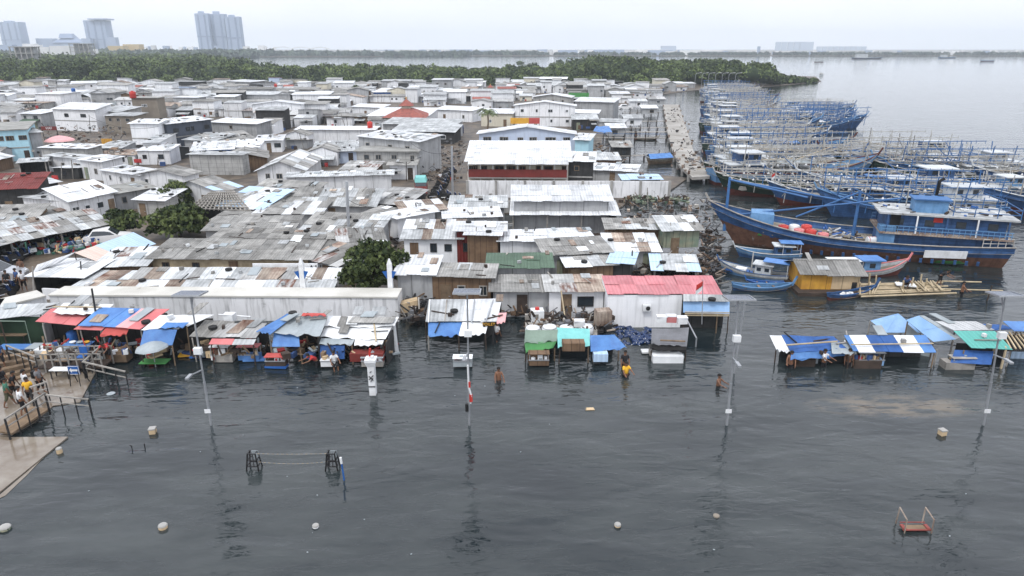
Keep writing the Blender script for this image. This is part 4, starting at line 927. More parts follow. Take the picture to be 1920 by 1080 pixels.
ROOFN = {'white_roof': 'bright white roof', 'zinc': 'dull zinc roof', 'asbestos': 'grey roof', 'patched': 'patchy roof', 'tile': 'red tiled roof', 'old_asbestos': 'dark grey roof', 'rusty': 'rusty roof'}
def rnd_house(rb):
    rf = rb.choices(['white_roof', 'zinc', 'asbestos', 'patched', 'tile', 'old_asbestos', 'rusty'], [4, 5, 5, 2.6, .2, 3, .9])[0]
    wl = rb.choices(['white_wall', 'plain_white', 'grey_wall', 'block_wall', 'pale_blue_wall', 'brown_wall', 'cream_wall', 'dark_wall'], [7, 3, 3, 1.6, .3, .8, .5, 1.8])[0]
    ty = rb.choices(['M+', 'GX', 'GY', 'M-'], [4, 1., 1.3, 3.2])[0]
    h = rb.choice([1.7, 1.9, 2.2, 2.5]) if rb.random() < .78 else rb.uniform(3.2, 4.6)
    rise = {'M+': rb.uniform(.2, .7), 'GX': rb.uniform(.4, .8), 'GY': rb.uniform(.5, 1.0), 'M-': rb.uniform(.3, .7)}[ty]
    return rf, wl, ty, h, rise
grp = {}
for i, (x, y, W, px, py) in enumerate(HB):
    k = min(range(len(LM)), key=lambda j: ((LM[j][0][0]-px)*.6)**2+((LM[j][0][1]-py)*1.6)**2)
    dx, dy = px-LM[k][0][0], (py-LM[k][0][1])*3
    rel = ('right of' if dx > 0 else 'left of') if abs(dx) > abs(dy) else ('in front of' if dy > 0 else 'behind')
    rf, wl, ty, h, rise = rnd_house(rb)
    grp.setdefault((k, rel, rf, wl), []).append((math.hypot(dx, dy), i)); HB[i] += (rf, wl, ty, h, rise)
LBL = {}
for (k, rel, rf, wl), v in grp.items():
    v.sort()
    for n_, (_, i) in enumerate(v):
        nm = WALLN[wl]+' house with '+ROOFN[rf]+' '+rel+' '+LM[k][1]
        LBL[i] = nm if len(v) == 1 else (('nearest ' if n_ == 0 else ordinal(n_)+'-nearest ')+nm)
for i, (x, y, W, px, py, rf, wl, ty, h, rise) in enumerate(HB):
    a = rb.uniform(-.12, .14)
    if y < 128: h = min(h, 2.3)
    A = Vector((x, y, h)); B = A+Vector((W*math.cos(a), W*math.sin(a), 0)); Dp = rb.uniform(3.8, 5.6)
    house(A, B, Dp, h, ty, rise, rf, wl, LBL[i], wins=rb.choice([0, 0, 1, 1, 2]), doors=1 if y < 160 and rb.random() < .5 else 0, group='packed houses behind the waterfront', seed=100+i, over=rb.uniform(.1, .45),
          roofs=[rf, rf, 'zinc' if rf == 'white_roof' else rf], floors=h/2 if h > 3.6 and y < 220 else None, awn='zinc' if y < 210 and rb.random() < .25 else None, wm='dark_metal')
# the hundreds of farther roofs that melt together before the mangroves
mnames = ['white_roof', 'zinc', 'asbestos', 'patched', 'tile', 'old_asbestos', 'rusty', 'white_wall', 'plain_white', 'grey_wall', 'block_wall', 'pale_blue_wall', 'brown_wall', 'cream_wall', 'dark_wall', 'glass']
b = MB()
for (x, y, W, px, py) in FAR:
    rf, wl, ty, h, rise = rnd_house(rb); D_ = rb.uniform(3.8, 5.6); a = rb.uniform(-.15, .15); u = Vector((math.cos(a), math.sin(a), 0)); n = Z.cross(u); A = Vector((x, y, 0)); r_, w_ = mnames.index(rf), mnames.index(wl); tt = rb.random()
    q = [A, A+u*W, A+u*W+n*D_, A+n*D_]; z1 = h+(rise if ty == 'M+' else -rise if ty == 'M-' else 0)
    if ty == 'GY':
        m1, m2 = (q[0]+q[1])/2+Z*(h+rise), (q[2]+q[3])/2+Z*(h+rise)
        b.poly([q[0], q[1], q[1]+Z*h, m1, q[0]+Z*h], w_, tt); b.poly([q[1], q[2], q[2]+Z*h, q[1]+Z*h], w_, tt); b.poly([q[3], q[0], q[0]+Z*h, q[3]+Z*h], w_, tt); b.poly([q[2], q[3], q[3]+Z*h, m2, q[2]+Z*h], w_, tt)
        for e0, e1, sg in ((q[0], q[3], -1), (q[1], q[2], 1)):
            f = [e0+Z*(h-.05)+u*sg*.3-n*.3, m1-n*.3+Z*.05, m2+n*.3+Z*.05, e1+Z*(h-.05)+u*sg*.3+n*.3]; b.hexa(f if sg < 0 else f[::-1], [v+Z*.1 for v in (f if sg < 0 else f[::-1])], r_, tt)
    else:
        tp = [q[0]+Z*h, q[1]+Z*h, q[2]+Z*z1, q[3]+Z*z1]
        for k in range(4): j_ = (k+1) % 4; b.poly([q[k], q[j_], tp[j_], tp[k]], w_, tt)
        o_ = .35; rr_ = [tp[0]-u*o_-n*o_, tp[1]+u*o_-n*o_, tp[2]+u*o_+n*o_, tp[3]-u*o_+n*o_]; b.hexa([v+Z*.02 for v in rr_], [v+Z*.12 for v in rr_], r_, tt)
    for k in range(rb.choice([0, 0, 1, 2])): c = A+u*W*rb.uniform(.15, .85)-n*.03+Z*h*.58; b.box(c, (rb.uniform(.5, 1.), .08, .6), a, 15)
tag(b.build('packed_rooftops', [M[k] for k in mnames]), kind='stuff')
print('houses', len(HB), 'far', len(FAR))
# ------------------------------------------------------------------ poles, flags, tanks among the roofs
def pole(px, pyb, pyt, h0, r, m, label, name='pole', cat='pole', parts=None):
    a = P(px[0], pyb, h0); b_ = PY(px[1], pyt, a.y); t = thing(name, (a.x, a.y, 0), label, cat)
    b = MB(); b.tube([Vector((a.x, a.y, -.5)), b_], [r, r*.8], 8); b.build('shaft', M[m], t); t['top'] = tuple(b_); return t
pole((655, 650), 475, 340, 0, .16, 'steel', 'tall light grey concrete post left of the flooded street')
pole((849, 847), 385, 274, 0, .15, 'steel', 'tall grey concrete post in the middle of the street')
pole((690, 672), 665, 541, 0, .08, 'dark_metal', 'x')['label'] = 'unused'
def rm_tree(o):
    for c in list(bpy.data.objects):
        if c.parent == o: rm_tree(c)
    bpy.data.objects.remove(o)
rm_tree([o for o in bpy.data.objects if o.get('label') == 'unused'][0])
pole((190, 172), 655, 541, 0, .07, 'dark_metal', 'black steel pole rising in front of the blue and pink stall roof')
pole((1376, 1398), 700, 560, 0, .05, 'steel', 'thin steel pole with cable boxes beside the porch with blue banner')
for px_, pyb, pyt, lb in ((169, 250, 215, 'dark utility pole right of the white two-storey shop'), (146, 256, 232, 'grey steel prop leaning beside the white two-storey shop'), (228, 268, 224, 'bare pole beside the brown plastered house'), (63, 585, 500, 'thin bamboo pole at the road end of the sea wall'),
      (153, 548, 490, 'dark thin post between the two ribbed sheds'), (824, 312, 262, 'slim post in the narrow street'), (866, 330, 280, 'second slim post beside the lodging'), (1216, 400, 352, 'pole wrapped in red cloth by the debris heap')):
    pole((px_, px_-2), pyb, pyt, 0, .06, 'dark_metal' if 'dark' in lb else 'grey_wood', lb)
for i, (px_, pyb, pyt) in enumerate(((482, 160, 148), (516, 160, 150), (546, 160, 141), (643, 160, 147), (393, 158, 142), (402, 158, 135), (1078, 158, 145), (1160, 160, 149), (30, 157, 143))):
    pole((px_, px_), pyb, pyt, 0, .12, 'steel', ordinal(i)+' thin mast counting along the edge of the mangroves, shortest to tallest mixed' if False else 'thin grey mast at the mangrove edge, '+['behind the long pale roofs', 'with bare top, between pale sheds', 'taller than its neighbours, near the smoke', 'left of the blue-fronted house', 'shorter of the pair by the tall shed', 'taller of the pair by the tall shed', 'beyond the dark-topped hut', 'beyond the white gable frame', 'farthest to the left of them all'][i])
for i in range(7):
    px_ = 1302+i*12.5; v = P(px_, 166, .5); t = thing('street_lamp', v, ['first', 'second', 'third', 'fourth', 'fifth', 'sixth', 'seventh'][i]+' thin lamp post from the left on the far quay', 'street lamp', 'lamp posts on the far quay')
    b = MB(); b.tube([v, v+Z*6, v+Vector((.5, 0, 6.6)), v+Vector((2, 0, 6.8))], .09, 5); b.build('mast', M['steel'], t); b = MB(); b.box(v+Vector((2.3, 0, 6.8)), (.9, .3, .15)); b.build('lamp_head', M['white_paint'], t)
# white concrete pillars with blue brackets
for px_, pyb, pyt, lb in ((570, 545, 494, 'white concrete pillar with blue bracket behind the sea wall, under the AH board'), (733, 545, 494, 'white concrete pillar with blue bracket in front of the leafy tree')):
    v = P(px_, pyb, 1.6); tp = PY(px_, pyt, v.y); t = thing('pillar', (v.x, v.y, 0), lb, 'pillar'); b = MB(); hh = tp.z
    b.hexa([Vector((v.x+x*.2, v.y+y*.2, -.3)) for x, y in ((-1, -1), (1, -1), (1, 1), (-1, 1))], [Vector((v.x+x*.16, v.y+y*.16, hh)) for x, y in ((-1, -1), (1, -1), (1, 1), (-1, 1))]); b.build('column', M['white_paint'], t)
    b = MB(); b.hexa([Vector((v.x+x*.15, v.y+y*.15, hh)) for x, y in ((-1, -1), (1, -1), (1, 1), (-1, 1))], [Vector((v.x+x*.05, v.y+y*.05, hh+.35)) for x, y in ((-1, -1), (1, -1), (1, 1), (-1, 1))]); b.build('cap', M['white_paint'], t)
    for s_ in (-1, 1): b = MB(); b.poly([(v.x+s_*.18, v.y-.2, hh-.5), (v.x+s_*.5, v.y-.2, hh-.55), (v.x+s_*.18, v.y-.2, hh-1.1)]); b.poly([(v.x+s_*.18, v.y-.15, hh-.5), (v.x+s_*.18, v.y-.15, hh-1.1), (v.x+s_*.5, v.y-.15, hh-.55)]); b.build('bracket', M['blue_plastic'], t)
def tank(v, r, h, m, label, name='water_tank'):
    t = thing(name, v, label, 'water tank'); b = MB(); b.lathe(v, [(r*.95, 0), (r, h*.1), (r*.97, h*.45), (r, h*.5), (r, h*.85), (r*.75, h*.95)], 12); b.build('tank', M[m], t, smooth=True)
    b = MB(); b.lathe(v+Z*h*.95, [(r*.4, 0), (r*.38, h*.1)], 10); b.build('lid', M[m], t); return t
tank(P(250, 184, 6.1), .75, 1.7, 'red_plastic', 'bright red water tank on top of the grey-brown tower house')
tank(P(694, 240, 2.7), .55, 1.3, 'red_plastic', 'small red water tank right of the long white panelled wall')
tank(P(138, 172, 4.7), .6, 1.1, 'blue_plastic', 'blue water tank on a white roof near the raised white hut')
tank(P(517, 163, 3.3), .6, 1.2, 'red_plastic', 'small red tank by a mast at the mangrove edge')
for px_, py_, lb in ((863, 250, 'taller blue water tank at the head of the street'), (856, 246, 'shorter blue water tank at the head of the street')): tank(P(px_, py_, .3), .8, 1.9 if 'taller' in lb else 1.5, 'navy_jug', lb)
# far city ------------------------------------------------------------
def tower(px0, px1, pyt, Y, label, m='city_tower', name='apartment_tower', dep=.6, parts=True, crown=0, pyb=88.5):
    a, c = PY(px0, pyb, Y), PY(px1, pyb, Y); T = PY((px0+px1)/2, pyt, Y).z; w_ = c.x-a.x; cx = (a.x+c.x)/2
    t = thing(name, (cx, Y, 0), label, 'building'); b = MB(); b.box((cx, Y+w_*dep/2, T/2), (w_, w_*dep, T)); b.build('wall', M[m], t)
    if parts:
        nfl = int(T/9)
        for i in range(max(2, int(w_/14))):
            k = max(2, int(w_/14)); x = a.x+w_*(i+.5)/k; b = MB(); b.box((x, Y-.3, T*.5), (w_/k*.22, 1.2, T*.94)); b.build('window_strip', M['city_glass'], t)
        b = MB(); b.box((cx, Y-.2, T*.46), (w_*1.01, 1.8, T*.02)); b.build('band', M['city_glass'], t)
    if crown:
        b = MB(); b.box((cx-w_*.1, Y+w_*dep/2, T+crown/2), (w_*.35, w_*.3, crown)); b.build('roof_plant_room', M[m], t)
    return t
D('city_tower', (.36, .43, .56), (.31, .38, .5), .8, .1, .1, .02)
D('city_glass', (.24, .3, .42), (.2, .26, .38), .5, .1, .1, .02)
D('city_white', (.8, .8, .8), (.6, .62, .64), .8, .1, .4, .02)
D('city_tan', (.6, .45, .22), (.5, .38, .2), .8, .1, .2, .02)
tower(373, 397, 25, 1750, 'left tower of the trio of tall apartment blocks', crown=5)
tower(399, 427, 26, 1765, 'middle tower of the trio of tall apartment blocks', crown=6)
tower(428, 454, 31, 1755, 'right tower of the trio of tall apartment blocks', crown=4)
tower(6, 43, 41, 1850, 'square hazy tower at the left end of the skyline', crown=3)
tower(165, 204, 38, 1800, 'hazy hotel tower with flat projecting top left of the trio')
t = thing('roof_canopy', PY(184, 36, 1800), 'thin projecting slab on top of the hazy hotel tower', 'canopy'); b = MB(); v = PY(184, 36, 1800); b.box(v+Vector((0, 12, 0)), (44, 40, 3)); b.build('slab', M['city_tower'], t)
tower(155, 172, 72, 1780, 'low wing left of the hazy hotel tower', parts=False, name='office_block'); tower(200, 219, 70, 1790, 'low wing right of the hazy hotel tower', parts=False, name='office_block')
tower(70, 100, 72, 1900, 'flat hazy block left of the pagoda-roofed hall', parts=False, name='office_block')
Y = 1850; a, c = PY(100, 80, Y), PY(152, 80, Y); t = thing('pagoda_roofed_hall', (a.x, Y, 0), 'broad hazy hall with sweeping pagoda roof', 'hall')
b = MB(); b.box(((a.x+c.x)/2, Y+15, a.z/2), (c.x-a.x, 40, a.z)); b.build('wall', M['city_tower'], t)
b = MB(); z1 = PY(0, 63, Y).z; xs = [PY(x, 80, Y).x for x in (100, 110, 134, 152)]
b.hexa([(xs[0], Y-8, a.z), (xs[3], Y-8, a.z), (xs[3], Y+40, a.z), (xs[0], Y+40, a.z)], [(xs[1]+4, Y+10, z1-10), (xs[2]+4, Y+10, z1-10), (xs[2]+4, Y+20, z1-10), (xs[1]+4, Y+20, z1-10)])
b.hexa([(xs[1], Y+2, z1-11), (xs[2]+4, Y+2, z1-11), (xs[2]+4, Y+28, z1-11), (xs[1], Y+28, z1-11)], [(xs[1]+1, Y+10, z1), (xs[2]-2, Y+10, z1), (xs[2]-2, Y+20, z1), (xs[1]+1, Y+20, z1)]); b.build('roof', M['city_glass'], t)
# unfinished concrete block at the forest edge
def frame_building(px0, px1, pyb, pyt, Y, label, m='concrete'):
    a, c = PY(px0, pyb, Y), PY(px1, pyb, Y); T = PY(px0, pyt, Y).z; w_ = c.x-a.x; t = thing('unfinished_building', (a.x, Y, 0), label, 'building')
    k = max(2, round(T/4.5)); dp = w_*.6
    for i in range(k+1):
        b = MB(); b.box((a.x+w_/2, Y+dp/2, T*i/k), (w_+.6, dp, .6)); b.build('floor_slab', M[m], t)
    for i in range(5):
        for y in (0, dp-1): b = MB(); b.box((a.x+.5+(w_-1)*i/4, Y+.5+y, T/2), (.8, .8, T)); b.build('column', M[m], t)
    b = MB(); b.box((a.x+w_*.55, Y+dp*.6, T/2), (w_*.8, dp*.5, T*.98)); b.build('wall', M['grey_wall'], t)
frame_building(22, 64, 118, 88, 560, 'dark unfinished concrete building above the mangroves at left')
frame_building(132, 168, 102, 82, 900, 'unfinished building with blue scaffolding at the forest edge')
rc = random.Random(9)
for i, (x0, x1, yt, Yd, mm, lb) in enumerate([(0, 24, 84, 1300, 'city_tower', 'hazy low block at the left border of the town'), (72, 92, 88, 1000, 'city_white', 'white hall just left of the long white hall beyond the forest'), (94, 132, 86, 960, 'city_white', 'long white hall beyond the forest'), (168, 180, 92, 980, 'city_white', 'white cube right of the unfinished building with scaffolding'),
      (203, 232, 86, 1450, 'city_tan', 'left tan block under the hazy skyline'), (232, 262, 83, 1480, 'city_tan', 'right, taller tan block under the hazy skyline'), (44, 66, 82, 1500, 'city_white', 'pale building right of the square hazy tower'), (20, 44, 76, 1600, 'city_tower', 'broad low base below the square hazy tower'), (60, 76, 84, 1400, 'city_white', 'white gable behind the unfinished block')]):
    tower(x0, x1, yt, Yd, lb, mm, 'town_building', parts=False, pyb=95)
n_t = 0
for i in range(34):
    x0 = 262+rc.uniform(0, 250) if i % 3 else rc.uniform(0, 262); 
    tower(x0, x0+rc.uniform(4, 12), rc.uniform(85, 89), 1660+rc.uniform(0, 200), 'tiny pale building on the hazy skyline', 'city_white' if rc.random() < .6 else 'city_tower', 'distant_building', parts=False)['group'] = 'tiny buildings on the skyline'
for i in range(95):
    x0 = rc.uniform(640, 1920) if i > 25 else rc.uniform(640, 1400); lw = x0 < 1400
    Yd = 1660+rc.uniform(0, 160); tower(x0, x0+(rc.uniform(8, 44) if lw else rc.uniform(3, 14)), rc.uniform(92.5, 96.5) if lw else rc.uniform(94, 97.5), Yd, 'low pale shed on the hazy far shore' if lw else 'low pale house on the hazy far shore at right', 'city_white' if rc.random() < .65 else 'city_tower', 'distant_warehouse', parts=False, pyb=101)['group'] = 'low sheds on the far shore' if lw else 'houses on the far shore'
for i in range(5): tower(1455+i*11.5, 1464+i*11.5, 78.5, 4300, ordinal(i)+' ghostly tower from the left in the faint far row', name='distant_tower', parts=False)
tower(1502, 1525, 78.5, 4320, 'widest ghostly tower closing the faint far row', name='distant_tower', parts=False)
for i in range(9): tower(1533+i*10.5, 1541+i*10.5, 87, 4400, ordinal(i)+' low ghostly slab from the left, right of the faint towers', name='distant_tower', parts=False)
tower(1242, 1268, 86, 3600, 'pair-like faint block far beyond the bay', name='distant_tower', parts=False); tower(1421, 1426, 87, 1680, 'slender dark block on the far shore', name='distant_tower', parts=False)
# arched bridge far left of the bay
t = thing('arch_bridge', PY(510, 90, 1640), 'faint white arched bridge beyond the far forest', 'bridge')
for k_ in range(3):
    x0, x1 = 510+k_*36, 546+k_*36; b = MB(); pts = [PY(x0+(x1-x0)*s/10, 91.5-3.6*math.sin(math.pi*s/10)+k_*.3, 1630) for s in range(11)]; b.tube(pts, .8, 5); b.build('arch', M['white_paint'], t)
# ------------------------------------------------------------------ trees among the houses
tree(P(338, 447), 3.5, 3.5, 'wide spreading low tree between the grey roofs', 3, per=2600, size=.3)
tree(P(335, 398), 2.6, 3.7, 'layered tree rising beside the lattice roof frame', 4, per=1700, size=.28)
tree(P(228, 447), 2.3, 3.0, 'round bushy tree at the bend of the muddy road', 5, per=2000, size=.28)
tree(P(704, 560), 3.1, 4.7, 'dense dark leafy tree behind the end of the sea wall', 6, per=4200, size=.26)
tree(P(668, 176), 3., 3.6, 'small bright green bush tree among far white roofs', 8, per=500, size=.5)
v = P(914, 245); t = thing('palm_tree', v, 'small palm beside the narrow street above the white roofs', 'palm'); b = MB(); b.tube([v-Z*.2, v+Vector((.2, 0, 2)), v+Vector((.1, 0, 4))], [.25, .2, .15], 7); b.build('trunk', M['wood'], t)
for i in range(16):
    a = 2*math.pi*i/16+R.uniform(-.2, .2); up = R.uniform(.2, 1.9); b = MB(); L_ = R.uniform(2.2, 3)
    pts = [v+Z*4+Vector((math.cos(a)*L_*s, math.sin(a)*L_*s, up*math.sin(s*2.3)-s*s*.9)) for s in (0, .25, .5, .75, 1)]
    for k_ in range(4):
        p0, p1 = pts[k_], pts[k_+1]; dd = (p1-p0).normalized(); sd = dd.cross(Z).normalized()
        for j in range(4):
            q = p0.lerp(p1, j/4)
            for s_ in (-1, 1): b.poly([q, q+dd*.16, q+dd*.4+sd*s_*.75*(1-k_*.17)-Z*.15, q+dd*.25+sd*s_*.6*(1-k_*.17)-Z*.1], t=R.random())
    b.build('frond', M['palm_leaf'], t)
for i, (px_, py_, r_, lb) in enumerate([(1002, 128, 3.5, 'tiny lone mangrove, leftmost in the shallows'), (1035, 128, 4, 'small round mangrove standing alone in the shallows'), (1048, 128, 6.5, 'larger mangrove in the shallows'), (1086, 126, 7, 'high mangrove hump just off the forest'), (1074, 128, 5, 'low mangrove beside the high hump'), (975, 124, 4.5, 'isolated mangrove left of the shallows')]):
    v = P(px_, py_); tree(v, r_, r_*1.15, lb, 30+i, 'mangrove_tree', per=450, size=1.1, lm='mangrove_leaf', group='lone mangroves in the shallows')

# sagging cables
def cable(p, q, sag, label):
    p, q = Vector(p), Vector(q); t = thing('cable', p, label, 'cable'); b = MB(); b.tube([p.lerp(q, i/14)-Z*sag*4*(i/14)*(1-i/14) for i in range(15)], .022, 4); b.build('wire', M['black'], t)
cable(PY(650, 372, 62), PY(700, 386, 60), .3, 'thin cable running right from the tall light grey concrete post')
cable(PY(846, 282, 95), PY(905, 262, 105), .8, 'cable from the tall grey street post to the pale blue upper floor')
cable(PY(167, 218, 130), PY(300, 236, 118), 1.2, 'cable from the dark utility pole to the half-built white house')
cable(PY(846, 284, 95), PY(770, 268, 98), .8, 'cable crossing the street to the tall grey two-storey block')

# what lies, leans and hangs in the alleys between the packed houses
rs = random.Random(41); b = MB()
for rec in HB+FAR:
    x, y, W = rec[0], rec[1], rec[2]
    for i in range(int(W*(1.1 if y < 240 else .5))):
        p = Vector((x+rs.uniform(-.3, W), y-rs.uniform(.15, 1.5), .14)); k = rs.random()
        if k < .35: b.bar(p, p+Vector((rs.uniform(-.5, .5), rs.uniform(-.3, .3), rs.uniform(1.2, 2.9))), rs.uniform(.05, .1), None, rs.choice([0, 1, 1]), rs.random())
        elif k < .6: b.box(p+Z*rs.uniform(.3, 1.3), (rs.uniform(.4, 1.4), .06, rs.uniform(.3, .9)), rs.uniform(-.3, .3), rs.choice([2, 3, 4, 5, 6, 7]), rs.random())
        elif k < .8: q = p+Z*rs.uniform(1.3, 2.3); b.box(q, (rs.uniform(.7, 2.2), rs.uniform(.6, 1.4), .05), rs.uniform(-.2, .2), rs.choice([4, 4, 2, 1, 3]), rs.random(), rx=rs.uniform(0, .3))
        else: b.box(p+Z*.3, (rs.uniform(.3, .8), rs.uniform(.3, .6), .6), rs.random(), rs.choice([0, 2, 5, 6, 7]), rs.random())
tag(b.build('alley_debris', [M[k] for k in ('dark_wood', 'grey_wood', 'rusty', 'brown_wall', 'zinc', 'cloth_blue', 'silver_tarp', 'cloth_red')]), kind='stuff')
# ------------------------------------------------------------------ boats
def hull(L, Bm, Hs, bow, top, bot, par, band=.5, stern_w=.72, nst=22, z0=-.7, deck=.55, white=None, sheer=.25, rake=.13):
    """bow at +x; Hs freeboard amidships, bow extra height; returns gunwale(s, side)"""
    def hb(s):
        f = stern_w+(1-stern_w)*math.sin(min(1, s/.45)*math.pi/2) if s < .45 else 1.0
        if s > .55: f *= max(0, 1-((s-.55)/.45)**2.1)
        return Bm/2*f
    def zt(s): return Hs*(1+sheer*((.35-s)/.35)**2 if s < .35 else 1)+bow*max(0, (s-.4)/.6)**2.3
    def X(s, lv): return -L/2+L*s*(1-rake*(1-lv)*max(0, s-.3)/.7) + (.02*L*(1-lv) if s < .1 else 0)
    lv = [0, .25, .45, .62, .8, .9, 1.0]
    def pt(s, k, sd):
        q = lv[k]; w_ = hb(s)*(.35+.65*q**.55); return Vector((X(s, q), sd*w_, z0+(zt(s)-z0)*q))
    ss = [i/(nst-1) for i in range(nst)]; ss[-1] = .999
    up, lo = MB(), MB()
    for i in range(nst-1):
        for k in range(len(lv)-1):
            mb_ = up if lv[k] >= band else lo
            a = [pt(ss[i], k, 1), pt(ss[i+1], k, 1), pt(ss[i+1], k+1, 1), pt(ss[i], k+1, 1)]
            mb_.poly(a[::-1], 0, .5); b_ = [Vector((p.x, -p.y, p.z)) for p in a]; mb_.poly(b_, 0, .5)
    for k in range(len(lv)-1):
        mb_ = up if lv[k] >= band else lo
        mb_.poly([pt(0, k, 1), pt(0, k+1, 1), pt(0, k+1, -1), pt(0, k, -1)])
    # inner side of the bulwark
    g = lambda s, sd: pt(s, len(lv)-1, sd)
    for sd in (1, -1):
        for i in range(nst-1):
            a, c = g(ss[i], sd), g(ss[i+1], sd); e = Vector((0, -sd*.12, 0)); q = [a+e, c+e, c+e-Z*deck, a+e-Z*deck]
            if hb(ss[i+1]) > .2: up.poly(q if sd > 0 else q[::-1], 0)
    h = up.build('hull', M[top], par); lo.build('bottom', M[bot], h)
    d_ = MB()
    for i in range(nst-1):
        a, c = g(ss[i], 1), g(ss[i+1], 1); a2, c2 = g(ss[i], -1), g(ss[i+1], -1)
        d_.poly([a2-Z*deck, c2-Z*deck, c-Z*deck, a-Z*deck])
    d_.build('deck', M['boat_deck'], par)
    r = MB()
    for sd in (1, -1): r.tube([g(s, sd)+Z*.03 for s in ss], .07, 5)
    r.build('gunwale', M[white or 'boat_white'], par)
    st = MB(); st.bar(g(.985, 1)-Z*.2+Vector((0, -g(.985, 1).y, 0)), g(.999, 1)*1+Vector((.3, 0, .7)), .16); st.build('stem_post', M[white or 'boat_white'], par)
    return g, zt
def cabin(par, x0, x1, w_, z0, z1, m, roofm, nwin=3, over=.35, name='cabin'):
    b = MB(); b.box(((x0+x1)/2, 0, (z0+z1)/2), (x1-x0, w_, z1-z0)); c = b.build(name, M[m], par)
    r = MB(); r.box(((x0+x1)/2, 0, z1+.07), (x1-x0+2*over, w_+2*over, .13)); r.build('cabin_roof', M[roofm], par)
    for sd in (-1, 1):
        for i in range(nwin):
            x = x0+(x1-x0)*(i+.5)/nwin
            wn = MB(); wn.box((x, sd*(w_/2+.02), z0+(z1-z0)*.62), (.6, .05, .5)); wn.build('window', M['glass'], c)
    return c
def rack(par, L, w_, z, m, n=5, levels=2, ticks=True, name='lamp_rack'):
    b = MB(); x0, x1 = -L/2, L/2
    for sd in (-1, 1):
        for lv in range(levels):
            y = sd*(w_/2+lv*.7); zz = z+lv*.9
            b.bar((x0, y, zz+R.uniform(-.1, .1)), (x1, y, zz+R.uniform(-.1, .1)), .09)
            if ticks:
                k = int(L/1.3)
                for i in range(k): b.bar((x0+L*i/k, y, zz-.3), (x0+L*i/k, y, zz+.2), .05)
    for i in range(n):
        x = x0+L*i/(n-1)
        b.bar((x, -w_/2-1, z-.4), (x, w_/2+1, z-.4), .1)
        for sd in (-1, 1):
            b.bar((x, sd*w_*.38, z-2.6), (x, sd*w_/2, z+levels*.9-.6), .09); b.bar((x, sd*w_*.2, z-1.9), (x+R.uniform(-1, 1), sd*(w_/2+.8), z+.6), .06)
    lp = MB() if False else None
    for sd in (-1, 1):
        for i in range(int(L/1.8)): b.lathe((x0+.6+1.8*i, sd*w_/2, z-.75), [(.05, .3), (.17, .1), (.12, 0)], 6, 1)
    b.build(name, [M[m], M['white_paint']], par)
def mast(par, x, z0, h, m='blue_pole', boom=None, r=.11):
    b = MB(); b.tube([(x, 0, z0), (x, 0, z0+h)], [r, r*.7], 6); b.build('mast', M[m], par)
    if boom:
        for dx, dy in boom: b = MB(); b.tube([(x, 0, z0+h*.25 if dx > 0 else z0+h*.9), (x+dx, dy, z0+h*.95 if dx > 0 else z0+h*.4)], r*.6, 5); b.build('boom', M[m], par)
def rail(par, g, s0, s1, m, k=9, h=.75):
    for sd in (1, -1):
        b = MB(); q = [g(s0+(s1-s0)*i/k, sd) for i in range(k+1)]
        b.tube([p+Z*h for p in q], .035, 4); b.tube([p+Z*h*.5 for p in q], .03, 4)
        for p in q: b.bar(p, p+Z*h, .05)
        b.build('railing', M[m], par)
